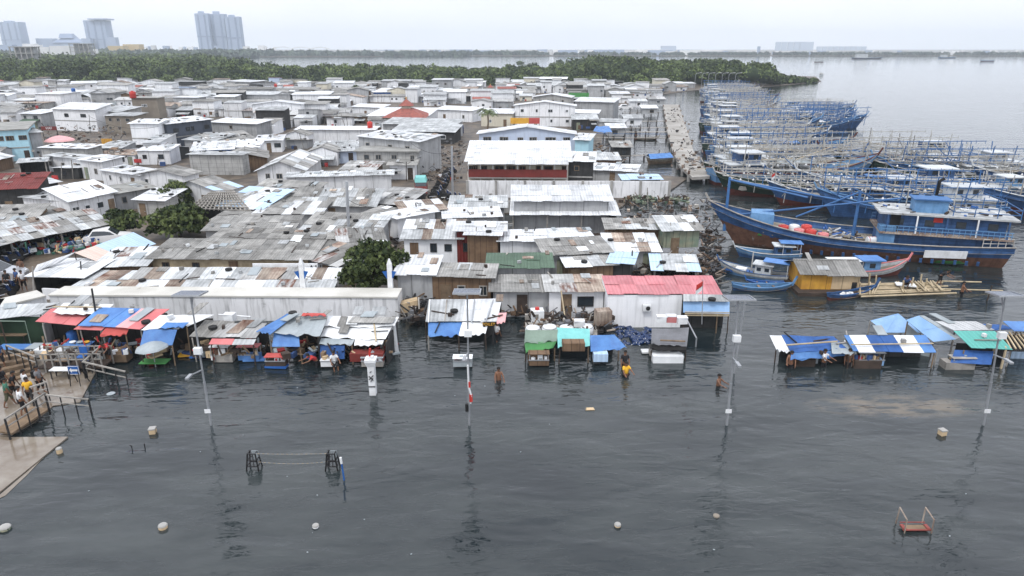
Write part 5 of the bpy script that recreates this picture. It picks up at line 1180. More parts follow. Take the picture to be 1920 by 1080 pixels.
def big_boat(name, label, L, top, bot, cab, rk, gm=None, kind=0, cat='fishing boat', group=None):
    r = local(name, label, cat, group); Bm = L*.215; Hs = 1.5; g, zt = hull(L, Bm, Hs, 2.0, top, bot, r, band=.44, white=gm)
    dz = Hs-.55
    cx_ = R.uniform(-.03, .05)*L; cabin(r, -L*.43+cx_, -L*R.uniform(.12, .2), Bm*.66, dz, dz+1.6, cab, 'boat_white', 3)
    if kind != 1: cabin(r, -L*.36, -L*R.uniform(.2, .26), Bm*.5, dz+1.74, dz+R.uniform(2.8, 3.1), cab, 'boat_white', 2, name='wheelhouse')
    for x in (.08, .2): b = MB(); b.box((L*x, 0, dz+.35), (1.8, 1.6, .7)); b.build('hatch', M['boat_deck'], r)
    for i in range(4):
        b = MB(); x, y = R.uniform(-L*.1, L*.3), R.uniform(-Bm*.3, Bm*.3)
        if i % 2: b.lathe((x, y, dz), [(.3, 0), (.32, .35), (.28, .75)], 7)
        else: b.box((x, y, dz+.3), (R.uniform(.8, 1.6), R.uniform(.6, 1.2), .6), R.random())
        b.build('deck_barrel' if i % 2 else 'fish_box', M[R.choice(['blue_plastic', 'red_plastic', 'white_plastic', 'white_plastic', 'grey_wood'])], r)
    if rk and R.random() < .85: rack(r, L*R.uniform(.7, .86), Bm*R.uniform(1.0, 1.2), R.uniform(2.9, 3.5), rk, 6, 2 if kind != 2 else 3)
    mc = ['blue_pole', 'rack_pole', 'rack_pole', 'grey_wood', 'grey_wood']
    mast(r, L*R.uniform(.12, .24), dz, R.uniform(3.4, 5.2), R.choice(mc), [(-L*R.uniform(.12, .25), R.uniform(-1.5, 1.5))] if R.random() < .7 else None, .09)
    mast(r, -L*R.uniform(.05, .2), dz, R.uniform(3.6, 5), R.choice(mc), [(L*R.uniform(.1, .2), R.uniform(-1, 1))] if R.random() < .6 else None, .09)
    for i in range(8):
        b = MB(); x = R.uniform(-L*.4, L*.2); b.tube([(x, R.uniform(-2, 2), R.uniform(2.6, 3.6)), (x+R.uniform(4, 9), R.uniform(-2.4, 2.4), R.uniform(2.4, 4.2))], .05, 5); b.build('spar', M[R.choice(['rack_pole', 'rack_pole', 'grey_wood', 'bamboo', 'blue_pole'])], r)
    if kind % 2 == 0:
        b = MB(); b.cloth((-L*.12, -1.6, dz+1.7), (L*.1, -1.6, dz+1.7), (L*.1, 1.6, dz+1.9), (-L*.12, 1.6, dz+1.9), amp=.12, sag=.2, seed=L+kind); b.build('awning', M[R.choice(['white_tarp', 'blue_tarp', 'silver_tarp'])], r)
    rail(r, g, .02, .3, 'blue_pole' if kind == 0 else 'rack_pole')
    return r
PD_ = [('boat_blue', 'boat_red', 'boat_blue', 'rack_pole', 'boat_white', 0), ('boat_green', 'boat_red', 'boat_white', 'rack_pole', 'rack_pole', 1), ('boat_blue', 'boat_blue', 'boat_white', 'blue_pole', 'boat_pale_blue', 2), ('boat_white', 'boat_red', 'boat_pale_blue', 'rack_pole', 'boat_blue', 3), ('boat_pale_blue', 'boat_red', 'boat_blue', 'rack_pole', 'boat_red', 2)]
protos = [big_boat('fishing_boat', '', 22, *PD_[i % 5]) for i in range(15)]
index_kids()
DES = ['blue fishing boat with blue cabin', 'dark green fishing boat with white cabin', 'all-blue fishing boat with white cabin', 'white fishing boat with pale blue cabin', 'pale blue fishing boat with triple racks']
spots = []
rbt = random.Random(77)
def boat_row(items, where):
    cnt = {}
    tot = {}
    for it in items: tot[it[4]] = tot.get(it[4], 0)+1
    for (x, y, ang, L, k) in items:
        n_ = cnt.get(k, 0); cnt[k] = n_+1
        lb = (DES[k]+' ' if tot[k] == 1 else ('nearest ' if n_ == 0 else ordinal(n_)+' ')+DES[k]+' ')+where
        spots.append((x, y, ang, L, k, lb))
items = []
d = 301.
while d > 92:
    xs = P(1312 if d > 200 else 1322, 300, 0); px_ = 1312
    sx = (px_-960)/F*(d*cP+CAMH*sP)+rbt.uniform(0, 3)
    L = rbt.uniform(19, 23) if d > 190 else rbt.uniform(20, 25)
    a = rbt.uniform(-.09, .16)
    items.append((sx+L/2, d, a, L, rbt.choices(range(5), [4, 3, 2.5, 1.5, 1.5])[0])); d -= 6.1 if d > 130 else 5.6
boat_row(items[::-1], 'tied up along the jetty')
items = []
d = 196.
while d > 152:
    px_ = 1448 if d > 160 else 1462
    sx = (px_-960)/F*(d*cP+CAMH*sP)+rbt.uniform(-2, 2); L = rbt.uniform(19, 22)
    items.append((sx+L/2, d, rbt.uniform(-.05, .18), L, rbt.choices(range(5), [3.5, 2.5, 2.5, 1.5, 2])[0])); d -= 6.3
boat_row(items[::-1], 'in the second column out from the jetty')
items = [(P(1765, 352)[0], 103, math.pi+.12, 23, 1), (P(1775, 352)[0], 108.5, math.pi+.06, 23, 4), (P(1755, 340)[0], 97, math.pi-.05, 20, 1), (P(1850, 360)[0], 99, math.pi, 22, 2), (P(1925, 372)[0]+6, 89, math.pi-.05, 22, 0), (P(1760, 395)[0]-3, 86, math.pi-.06, 22, 0), (P(2010, 420)[0]+3, 78, math.pi-.1, 22, 0), (P(1500, 380)[0], 87, math.pi-.08, 19, 1), (P(1500, 350)[0]-4, 97.5, math.pi+.0, 17, 1), (P(1610, 400)[0], 81, math.pi-.04, 19, 0), (P(1700, 410)[0], 75, math.pi-.1, 20, 2), (P(1830, 395)[0], 82, math.pi+.03, 19, 3)]
boat_row(items, 'right of the big blue boat')
used = set()
def put_boat(sp, protos=protos):
    x, y, a, L, k, lb = sp; k = k+5*rbt.randint(0, 2)
    if k in used: dup(protos[k], (x, y, 0), a, L/22, lb, 'moored squid fishing boats')
    else:
        o = protos[k]; used.add(k); o.location = (x, y, 0); o.rotation_euler = (0, 0, a); o.scale = (L/22,)*3; o['label'] = lb; o['group'] = 'moored squid fishing boats'
for sp in spots: put_boat(sp)
for k_, o_ in enumerate(protos):
    if k_ not in used:
        def kill(o):
            for c_ in KIDS.get(o.name, []): kill(c_)
            bpy.data.objects.remove(o)
        kill(o_)
# the big blue boat, bow to the left -------------------------------------------------
bow, st = P(1327, 378, 3.9), P(1886, 458, 1.75); bow.z = st.z = 0
ax = bow-st; L = ax.length; c = (bow+st)/2; ang = math.atan2(ax.y, ax.x)
r = local('large_fishing_boat', 'largest blue wooden fishing boat with long two-storey cabin, bow toward the jetty', 'fishing boat'); r.location = c; r.rotation_euler = (0, 0, ang)
g, zt = hull(L, 5.8, 1.75, 2.3, 'boat_blue', 'boat_rust', r, band=.5, nst=30, stern_w=.8, sheer=.15, white='grey_wood')
dz = 1.15
b = MB(); b.box((-L*.285, 0, dz+.7), (9.6, 3.6, 1.4)); low = b.build('lower_cabin', M['boat_blue'], r)
b = MB(); b.box((-L*.285, 0, dz+1.48), (10.2, 5.0, .16)); b.build('balcony_deck', M['rusty'], r)
b = MB(); b.box((-L*.285, 0, dz+2.31), (9.2, 3.7, 1.5)); upc = b.build('upper_cabin', M['boat_blue'], r)
b = MB(); b.hexa([(x-L*.285, y, dz+3.08) for x, y in ((-5.3, -2.4), (5.3, -2.2), (5.3, 2.2), (-5.3, 2.4))], [(x-L*.285, y, dz+3.23) for x, y in ((-5.3, -2.4), (5.3, -2.2), (5.3, 2.2), (-5.3, 2.4))]); b.build('cabin_roof', M['dirty_deck'], r)
for sd in (-1, 1):
    for i in range(4): b = MB(); b.box((-L*.285-3.6+2.4*i, sd*1.87, dz+2.43), (.75, .06, .55)); b.build('window', M['glass'], upc)
    b = MB(); b.box((-L*.285+3.9, sd*1.87, dz+2.25), (.8, .06, 1.6)); b.build('door', M['black'], upc)
    for i in range(5): b = MB(); b.bar((-L*.285-4.6+2.3*i, sd*2.42, dz+1.56), (-L*.285-4.6+2.3*i, sd*2.3, dz+3.08), .11); b.build('roof_post', M['white_paint' if i % 2 else 'boat_blue'], r)
    b = MB()
    for i in range(24): b.bar((-L*.285-4.9+.43*i, sd*2.46, dz+1.57), (-L*.285-4.9+.43*i, sd*2.46, dz+2.10), .035)
    for z_ in (1.85, 2.15): b.bar((-L*.285-5, sd*2.46, dz+z_), (-L*.285+5, sd*2.46, dz+z_), .05)
    b.build('railing', M['boat_pale_blue'], r)
b = MB()                                           # blue upper rail frame on the roof
for x0, x1 in ((-5.4, -.4),):
    for z_ in (.45, .95):
        for sd in (-1, 1): b.bar((x0-L*.285, sd*2., dz+3.23+z_*.8), (x1-L*.285, sd*2., dz+3.23+z_*.8), .06)
        for x in (x0, x1): b.bar((x-L*.285, -2, dz+3.23+z_*.8), (x-L*.285, 2, dz+3.23+z_*.8), .06)
    for x in (x0, -3.7, -2., x1):
        for sd in (-1, 1): b.bar((x-L*.285, sd*2., dz+3.23), (x-L*.285, sd*2., dz+4.23), .06)
b.build('roof_rail', M['blue_pole'], r)
b = MB(); b.box((-L*.285+1.2, .6, dz+3.8), (2.6, 1.6, 1.15)); wh_ = b.build('wheelhouse', M['boat_pale_blue'], r); b = MB(); b.box((-L*.285+1.2, .6, dz+4.4), (3.0, 2.0, .1)); b.build('wheelhouse_roof', M['blue_pole'], r)
for i in range(3): b = MB(); b.box((-L*.285+.2+i, -.32, dz+4.33), (.5, .06, .45)); b.build('window', M['glass'], wh_)
for x, rr_ in ((.3, .16), (2.6, .05), (-1.2, .05)): b = MB(); b.tube([(-L*.285+x, -1.2, dz+3.23), (-L*.285+x, -1.2, dz+5.63), (-L*.285+x-.35, -1.2, dz+5.88)], rr_, 8); b.build('exhaust_pipe' if rr_ > .1 else 'pole', M['black' if rr_ > .1 else 'rack_pole'], r)
b = MB(); b.hexa([(x, y, 1.9) for x, y in ((6.6, -1.3), (8.8, -1.0), (8.8, 1.0), (6.6, 1.3))], [(x, y, 3.3) for x, y in ((6.6, -1.3), (8.6, -.9), (8.6, .9), (6.6, 1.3))]); b.build('fore_house', M['boat_pale_blue'], r)
b = MB(); b.box((-L*.11, 1.7, dz+1.0), (1.3, 1.2, 2.0)); b.build('store_locker', M['boat_pale_blue'], r)
for x, h_ in ((10.9, 5.2), (-.5, 4.6)):
    b = MB(); b.tube([(x, 0, dz), (x, 0, dz+h_)], [.17, .12], 7); b.build('mast', M['blue_pole'], r)
for a_, c_ in (((10.9, 0, dz+5), (-3.5, -.6, dz+2.9)), ((10.2, 0, dz+1.6), (-3.8, .4, dz+4.2)), ((10.9, 0, dz+5), (4, 1.5, dz+4)), ((-.5, 0, dz+4.5), (4.5, -1, dz+1.6))):
    b = MB(); b.tube([a_, c_], .09, 6); b.build('boom', M['blue_pole'], r)
b = MB()
for i in range(11): b.box((L*(.3-.055*i), -2.85 if 0 else 0, 0), (.01, .01, .01))
for i in range(18):
    b = MB(); s_ = .1+.035*i; p = g(s_, 1); 
    for sd in (1,): b.bar((p.x, p.y-.1, .25), (p.x+.02, p.y-.03, .62), .22, .1); b.build('rubbing_mark', M['boat_blue'], r)  # small blocks standing for rubbing marks low on the hull
p = g(.27, 1); q = g(.14, 1)
b = MB(); b.hexa([Vector((p.x, p.y+.02, .72)), Vector((q.x, q.y+.02, .84)), Vector((q.x, q.y-.05, .84)), Vector((p.x, p.y-.05, .72))][::-1], [Vector((p.x, p.y+.12, 1.4)), Vector((q.x, q.y+.12, 1.52)), Vector((q.x, q.y+.03, 1.52)), Vector((p.x, p.y+.03, 1.4))][::-1]); b.build('blank_board', M['white_paint'], r)  # blank white board standing for a masked-out patch on the hull side
b = MB(); b.box((-L*.285+.6, 1.9, dz+2.75), (.7, .06, .4)); b.build('red_sign', M['red_plastic'], r)
rail(r, g, .01, .1, 'rack_pole', 4)
MW = Matrix.Translation(c) @ Matrix.Rotation(ang, 4, 'Z')
# drums, buckets and boxes on its deck: each a thing
def drum(v, rr_, h, m, label, name='drum', cat='drum', group=None, tilt=0):
    t = thing(name, v, label, cat, group); b = MB(); b.lathe(v, [(rr_*.9, 0), (rr_, h*.06), (rr_*.97, h*.3), (rr_, h*.34), (rr_, h*.62), (rr_*.97, h*.66), (rr_, h*.95), (rr_*.85, h)], 12); b.build('barrel', M[m], t, smooth=True)
    b = MB(); b.lathe(v+Z*h, [(rr_*.5, 0), (rr_*.48, .05)], 10); b.build('lid', M[m], t); return t
for i, (x, y, m_, h_, lb) in enumerate([(5.6, .3, 'red_plastic', .9, 'red drum standing nearest the fore house of the largest boat'), (4.3, 1.3, 'pink_plastic', .9, 'faded pink drum at the rail of the largest boat'), (3.6, .4, 'red_plastic', 1.1, 'tall bright red drum in the middle of the drum group'), (3.3, 1.5, 'red_plastic', .95, 'red drum leaning on the rail next to the faded pink one'), (2.2, 1.4, 'pink_plastic', .7, 'short pinkish tub right of the red drums'), (6.5, 1.4, 'blue_plastic', .5, 'low blue tub at the rail by the fore house'), (4.6, -.2, 'white_plastic', .9, 'round white tank among the red drums'), (7.6, 1.2, 'green', .9, 'pale green bucket hanging by the fore house')]):
    drum(MW @ Vector((x, y, dz+.1)), .48 if 'bucket' not in lb else .35, h_, m_, lb, 'bucket' if 'bucket' in lb else 'drum', 'bucket' if 'bucket' in lb else 'drum')
v = MW @ Vector((-1.4, 1.75, dz+.45)); t = thing('basket', v, 'white and red striped basket lying by the locker of the largest boat', 'basket'); b = MB(); b.tube([v, v+Vector((1.1, -.1, 0))], .38, 10); b.build('body', M['white_plastic'], t)
for k_ in (0.1, .4, .7, 1.0): b = MB(); b.tube([v+Vector((k_, 0, 0)), v+Vector((k_+.06, 0, 0))], .395, 10); b.build('stripe', M['red_plastic'], t)
rr_ = random.Random(3); b = MB()
for i in range(170):
    a_ = MW @ Vector((rr_.uniform(-1, 7.5), rr_.uniform(-2, 1.4), dz+rr_.uniform(.05, .5))); b.bar(a_, a_+Vector((rr_.uniform(-1, 1), rr_.uniform(-.6, .6), rr_.uniform(-.05, .35))), rr_.uniform(.05, .14), None, rr_.randint(0, 3))
for i in range(45):
    a_ = MW @ Vector((-L*.285+rr_.uniform(-5, 5), rr_.uniform(-1.9, 1.9), dz+3.26+rr_.uniform(0, .15))); b.bar(a_, a_+Vector((rr_.uniform(-.9, .9), rr_.uniform(-.5, .5), rr_.uniform(0, .2))), rr_.uniform(.05, .2), None, rr_.randint(0, 3))
tag(b.build('deck_clutter', [M['dark_wood'], M['grey_wood'], M['white_plastic'], M['blue_plastic']]), kind='stuff')

# mid-size and small boats -----------------------------------------------------------
def orient(o, bowp, sternp, L0):
    a = Vector(bowp)-Vector(sternp); o.location = (Vector(bowp)+Vector(sternp))/2; o.rotation_euler = (0, 0, math.atan2(a.y, a.x)); s_ = a.length/L0; o.scale = (s_, s_, s_)
r = local('small_fishing_boat', 'white and blue fishing boat with white wheelhouse moored left of the yellow floating house', 'fishing boat')
g, _ = hull(10, 2.6, .85, 1.0, 'boat_white', 'boat_pale_blue', r, band=.5, white='boat_blue', deck=.4)
cabin(r, -2.6, -.4, 1.7, .4, 2.1, 'boat_white', 'boat_white', 2); b = MB(); b.box((-3.2, 0, 2.75), (3.6, 2.3, .07)); b.build('awning', M['blue_tarp'], r)
for x in (-4.8, -1.6):
    for sd in (-1, 1): b = MB(); b.bar((x, sd*1.0, .6), (x, sd*1.0, 2.75), .06); b.build('awning_post', M['white_paint'], r)
b = MB(); b.box((1.6, 0, .75), (1.5, 1.2, .6)); b.build('engine_box', M['white_plastic'], r); b = MB()
for x in (.2, .6, 3.0, 3.5): b.box((x, .2, .6), (.5, 1.4, .35), .2)
b.build('nets', M['blue_plastic'], r); mast(r, .2, .5, 3.2, 'rack_pole')
orient(r, P(1345, 508), P(1478, 528), 10)
r = local('small_fishing_boat', 'blue-hulled boat with grey cabin roof just behind the white wheelhouse boat', 'fishing boat')
g, _ = hull(9, 2.3, .8, .7, 'boat_pale_blue', 'boat_blue', r, band=.5, deck=.4); cabin(r, -3.2, -1, 1.5, .4, 1.9, 'boat_blue', 'boat_white', 2); b = MB(); b.box((-3., 0, 2.4), (3, 2., .07)); b.build('awning', M['blue_tarp'], r)
for x in (-4.2, -1.9):
    for sd in (-1, 1): b = MB(); b.bar((x, sd*.9, .6), (x, sd*.9, 2.4), .05); b.build('awning_post', M['white_paint'], r)
orient(r, P(1375, 480), P(1500, 486), 9)
r = local('small_fishing_boat', 'white-bowed boat with blue cabin and red-striped hull behind the yellow floating house', 'fishing boat')
g, _ = hull(9, 2.2, .7, 1.15, 'boat_white', 'boat_red', r, band=.62, white='pink_plastic', deck=.35); cabin(r, -.6, 1.2, 1.4, .35, 1.8, 'boat_pale_blue', 'blue_tarp', 1)
b = MB(); b.box((-2.2, 0, 1.75), (4.2, 1.7, .06)); b.build('awning', M['white_plastic'], r)
for x in (-4, -.8):
    for sd in (-1, 1): b = MB(); b.bar((x, sd*.75, .5), (x, sd*.75, 1.75), .05); b.build('awning_post', M['white_paint'], r)
orient(r, P(1698, 515), P(1545, 515), 9)
def canoe(bp, sp, label, top='boat_blue', bot='boat_red', w_=.95, thw=3, cat='canoe', load=None):
    r = local('canoe', label, cat); L = 5.5; g, _ = hull(L, w_, .38, .35, top, bot, r, band=.62, nst=14, z0=-.2, deck=.3, stern_w=.45, white=top, sheer=.6)
    for i in range(thw): b = MB(); b.box((-L*.3+L*.25*i, 0, .33), (.22, w_*.88, .04)); b.build('thwart', M['wood'], r)
    if load: b = MB(); [b.box((R.uniform(-1.6, 1.2), R.uniform(-.2, .2), .3), (R.uniform(.3, .7), .35, .25), R.random()) for _ in range(4)]; b.build('load', M[load], r)
    orient(r, bp, sp, L)
canoe(P(1640, 549), P(1552, 563), 'small blue and red-brown canoe in front of the yellow floating house', load='white_plastic')
canoe(P(1700, 488), P(1808, 498), 'long green canoe moored under the largest blue boat', 'green', 'boat_green', 1.0, 4, load='wood')
canoe(P(1485, 545), P(1372, 543), 'bright blue canoe with red bottom left of the yellow floating house', 'boat_pale_blue', 'boat_blue', 1.2)
canoe(P(1398, 532), P(1470, 536), 'blue skiff between the white wheelhouse boat and the bright blue canoe', 'blue_plastic', 'boat_pale_blue', 1.4)
canoe(P(1235, 262), P(1190, 262), 'dark wooden canoe in the narrow channel left of the jetty', 'boat_deck', 'dark_wood', 1.6)
canoe(P(1165, 263), P(1148, 263), 'short brown canoe at the left end of the channel', 'boat_deck', 'boat_red', 1.6, 2)
# boat under repair with blue cover beside the jetty
r = local('covered_boat', 'small brown boat under a blue cover beside the near end of the jetty', 'boat'); g, _ = hull(5.5, 1.9, 1., .5, 'boat_deck', 'wood', r, band=.5, nst=14, z0=-.2, deck=.3)
b = MB(); b.cloth((-2.6, -1.3, 1.35), (2.4, -1.3, 1.2), (2.2, 0, 2.0), (-2.4, 0, 2.1), sag=.1, amp=.12, seed=2); b.cloth((2.4, 1.3, 1.2), (-2.6, 1.3, 1.35), (-2.4, 0, 2.1), (2.2, 0, 2.0), sag=.1, amp=.12, seed=3); b.build('tarpaulin', M['blue_tarp'], r)
orient(r, P(1210, 308), P(1258, 306), 5.5)
# far vessels -------------------------------------------------------------------------
def far_vessel(px0, px1, py, pyt, label, hullm='boat_blue', top='rack_pole', house_=True):
    a, c = P(px0, py), P(px1, py); L = (c-a).length; T = PY(px0, pyt, a.y).z; r = local('anchored_boat', label, 'boat')
    hull(L, L*.24, min(1.8, T*.35), T*.12, hullm, 'boat_red', r, band=.4, nst=12, deck=.3)
    if house_: cabin(r, -L*.4, -L*.05, L*.14, 1, T*.62, 'boat_white', 'boat_white', 2)
    b = MB()
    for i in range(7): b.bar((-L*.42+L*.13*i, 0, 1), (-L*.42+L*.13*i, 0, T), .12)
    for z_ in (.6, .8, .97): b.bar((-L*.44, 0, T*z_), (L*.4, 0, T*z_), .14)
    b.build('lamp_rack', M[top], r); orient(r, a, c, L)
far_vessel(1657, 1598, 110.5, 96, 'long blue anchored boat before the far shore')
far_vessel(1793, 1760, 109, 99, 'smaller blue-grey anchored boat right of the long one', 'boat_pale_blue')
far_vessel(1545, 1527, 116.5, 105, 'white anchored boat with dark frame left of the long blue one', 'boat_white')
far_vessel(1836, 1863, 115.5, 106, 'small anchored boat with a raised frame, farthest to the right', 'city_tower', house_=False)
far_vessel(1544, 1536, 142, 137, 'small motorboat off the tip of the mangrove spit', 'boat_white')
# ------------------------------------------------------------------ flooded stalls along the front
DZ = [('cloth link', .95), ('leftmost stall with grey', .3), ('faded red roof with', .3), ('blue and pink', .3), ('hanging blue front', .2), ('scraps', .5), ('red rags', .3), ('clean white', .65), ('striped tarp', .95), ('leftmost of the flooded', .95), ('raised stall', 1.15), ('plain white board', 1.1), ('flat teal', 1.05), ('right border', 1.1), ('porch', .6)]      # how deep each stands in the flood
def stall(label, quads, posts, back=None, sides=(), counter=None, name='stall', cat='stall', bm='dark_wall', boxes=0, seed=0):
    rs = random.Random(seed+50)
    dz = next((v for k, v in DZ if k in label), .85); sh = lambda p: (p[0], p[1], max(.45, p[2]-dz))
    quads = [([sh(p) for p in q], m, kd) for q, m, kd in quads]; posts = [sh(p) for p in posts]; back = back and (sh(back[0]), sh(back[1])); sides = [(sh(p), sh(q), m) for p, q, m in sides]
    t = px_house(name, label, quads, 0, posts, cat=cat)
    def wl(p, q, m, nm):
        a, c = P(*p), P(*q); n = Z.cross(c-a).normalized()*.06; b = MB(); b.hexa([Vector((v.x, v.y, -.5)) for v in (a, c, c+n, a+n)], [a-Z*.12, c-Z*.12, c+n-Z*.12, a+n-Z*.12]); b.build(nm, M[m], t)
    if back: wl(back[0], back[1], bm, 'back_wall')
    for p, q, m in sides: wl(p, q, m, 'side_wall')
    if counter:
        (p, q, m, z1) = counter; a, c = P(*p), P(*q); n = Z.cross((c-a).normalized()); b = MB()
        b.hexa([Vector((v.x, v.y, z1-.5)) for v in (a, c, c+n*.7, a+n*.7)], [Vector((v.x, v.y, z1)) for v in (a, c, c+n*.7, a+n*.7)]); b.build('counter', M[m], t)
        for i in range(boxes): g_ = MB(); x = a.lerp(c, rs.random())+n*rs.uniform(.1, .6); hh = rs.uniform(.1, .4); g_.box((x.x, x.y, z1+hh/2+.002), (rs.uniform(.12, .4), rs.uniform(.12, .3), hh), rs.random()); g_.build('goods_box', M[rs.choice(['cloth_red', 'white_plastic', 'cloth_blue', 'tan_wall', 'wood', 'wood', 'cloth_brown'])], t)
    return t
T_ = 'tarp'; N_ = 'tin'
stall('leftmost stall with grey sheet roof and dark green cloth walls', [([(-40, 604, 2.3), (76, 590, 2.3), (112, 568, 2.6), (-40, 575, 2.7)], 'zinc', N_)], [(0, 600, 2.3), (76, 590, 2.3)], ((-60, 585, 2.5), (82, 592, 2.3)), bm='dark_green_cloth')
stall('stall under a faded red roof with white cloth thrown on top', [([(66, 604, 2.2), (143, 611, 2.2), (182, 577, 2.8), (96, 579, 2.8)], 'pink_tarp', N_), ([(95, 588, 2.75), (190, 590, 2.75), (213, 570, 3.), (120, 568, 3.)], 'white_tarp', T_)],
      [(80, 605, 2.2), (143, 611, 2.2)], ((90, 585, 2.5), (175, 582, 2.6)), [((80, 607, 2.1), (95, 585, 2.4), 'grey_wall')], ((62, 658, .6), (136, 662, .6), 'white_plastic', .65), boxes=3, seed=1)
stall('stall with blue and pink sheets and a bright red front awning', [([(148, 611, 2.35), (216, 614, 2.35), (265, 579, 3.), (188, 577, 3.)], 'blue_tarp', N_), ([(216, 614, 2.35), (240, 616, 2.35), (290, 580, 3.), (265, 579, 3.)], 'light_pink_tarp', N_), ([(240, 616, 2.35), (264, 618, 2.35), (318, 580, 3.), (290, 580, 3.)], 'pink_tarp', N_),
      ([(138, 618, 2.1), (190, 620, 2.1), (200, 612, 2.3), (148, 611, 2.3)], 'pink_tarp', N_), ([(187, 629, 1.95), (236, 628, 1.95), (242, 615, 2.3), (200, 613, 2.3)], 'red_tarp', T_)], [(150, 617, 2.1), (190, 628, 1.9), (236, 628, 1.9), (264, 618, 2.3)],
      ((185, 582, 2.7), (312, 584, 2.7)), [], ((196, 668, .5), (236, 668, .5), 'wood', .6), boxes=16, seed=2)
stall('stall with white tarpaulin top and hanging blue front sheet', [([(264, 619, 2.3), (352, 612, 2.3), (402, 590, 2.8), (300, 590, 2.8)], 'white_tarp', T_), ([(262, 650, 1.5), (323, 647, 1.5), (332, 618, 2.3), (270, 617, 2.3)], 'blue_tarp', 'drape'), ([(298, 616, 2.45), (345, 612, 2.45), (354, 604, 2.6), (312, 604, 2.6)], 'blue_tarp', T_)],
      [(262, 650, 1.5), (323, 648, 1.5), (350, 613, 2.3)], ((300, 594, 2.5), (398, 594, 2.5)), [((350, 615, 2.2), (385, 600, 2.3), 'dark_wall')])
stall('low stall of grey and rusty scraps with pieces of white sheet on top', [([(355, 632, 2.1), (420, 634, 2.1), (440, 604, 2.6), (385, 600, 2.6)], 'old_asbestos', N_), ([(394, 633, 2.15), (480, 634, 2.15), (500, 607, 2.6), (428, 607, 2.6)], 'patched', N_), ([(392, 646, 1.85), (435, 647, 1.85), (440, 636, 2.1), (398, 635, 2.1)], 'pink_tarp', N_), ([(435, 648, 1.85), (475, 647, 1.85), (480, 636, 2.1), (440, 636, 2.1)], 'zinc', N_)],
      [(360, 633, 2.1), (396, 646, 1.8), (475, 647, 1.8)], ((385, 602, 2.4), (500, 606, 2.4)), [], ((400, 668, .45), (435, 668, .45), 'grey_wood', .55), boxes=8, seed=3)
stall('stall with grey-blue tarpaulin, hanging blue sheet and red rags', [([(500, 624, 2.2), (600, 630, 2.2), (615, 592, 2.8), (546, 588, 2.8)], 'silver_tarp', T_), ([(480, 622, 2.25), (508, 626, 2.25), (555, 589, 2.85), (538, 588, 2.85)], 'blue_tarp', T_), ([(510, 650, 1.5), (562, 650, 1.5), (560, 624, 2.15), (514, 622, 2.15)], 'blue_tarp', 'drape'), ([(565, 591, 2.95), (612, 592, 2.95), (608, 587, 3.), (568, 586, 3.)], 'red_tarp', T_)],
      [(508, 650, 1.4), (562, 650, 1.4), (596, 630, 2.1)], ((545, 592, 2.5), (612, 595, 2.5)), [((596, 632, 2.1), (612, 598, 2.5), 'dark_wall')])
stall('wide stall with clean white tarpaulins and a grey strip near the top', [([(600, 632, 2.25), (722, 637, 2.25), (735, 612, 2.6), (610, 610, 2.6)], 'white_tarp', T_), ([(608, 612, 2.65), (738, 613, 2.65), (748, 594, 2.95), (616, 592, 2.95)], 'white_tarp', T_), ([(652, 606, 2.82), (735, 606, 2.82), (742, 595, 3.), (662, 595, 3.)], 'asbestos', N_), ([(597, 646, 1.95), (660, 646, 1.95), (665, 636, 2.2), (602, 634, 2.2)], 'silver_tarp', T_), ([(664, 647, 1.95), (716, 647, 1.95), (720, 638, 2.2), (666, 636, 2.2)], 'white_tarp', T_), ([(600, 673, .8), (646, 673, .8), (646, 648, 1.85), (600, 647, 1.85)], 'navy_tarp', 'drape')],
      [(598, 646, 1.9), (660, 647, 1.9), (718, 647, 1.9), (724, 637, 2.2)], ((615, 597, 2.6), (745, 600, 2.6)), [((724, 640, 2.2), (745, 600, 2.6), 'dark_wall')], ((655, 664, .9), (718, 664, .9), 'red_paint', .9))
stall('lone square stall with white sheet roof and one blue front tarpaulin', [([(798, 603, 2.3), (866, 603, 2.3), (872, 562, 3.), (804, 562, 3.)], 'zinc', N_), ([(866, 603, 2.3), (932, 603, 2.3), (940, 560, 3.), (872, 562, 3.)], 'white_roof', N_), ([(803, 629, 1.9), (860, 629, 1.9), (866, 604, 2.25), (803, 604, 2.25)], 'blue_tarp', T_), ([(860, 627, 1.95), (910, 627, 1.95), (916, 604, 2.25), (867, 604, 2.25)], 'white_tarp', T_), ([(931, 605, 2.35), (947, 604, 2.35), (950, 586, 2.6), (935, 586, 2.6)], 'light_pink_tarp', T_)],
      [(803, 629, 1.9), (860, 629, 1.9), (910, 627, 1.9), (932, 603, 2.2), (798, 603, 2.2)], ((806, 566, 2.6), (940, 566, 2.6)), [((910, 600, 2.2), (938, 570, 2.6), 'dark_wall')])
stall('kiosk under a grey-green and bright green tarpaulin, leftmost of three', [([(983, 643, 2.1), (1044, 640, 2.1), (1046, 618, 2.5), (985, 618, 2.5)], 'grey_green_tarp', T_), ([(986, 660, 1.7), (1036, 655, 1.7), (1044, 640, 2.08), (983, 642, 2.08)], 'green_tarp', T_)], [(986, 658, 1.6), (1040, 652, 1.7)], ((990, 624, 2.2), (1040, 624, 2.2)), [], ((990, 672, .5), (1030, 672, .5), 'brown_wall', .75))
stall('kiosk under a pale teal tarpaulin with a brown mat front', [([(1046, 652, 2.0), (1106, 649, 2.0), (1106, 616, 2.5), (1044, 614, 2.5)], 'teal_tarp', T_)], [(1050, 652, 1.9), (1103, 650, 1.9)], ((1050, 620, 2.2), (1104, 620, 2.2)), [], ((1054, 673, .5), (1096, 673, .5), 'brown_wall', 1.5))
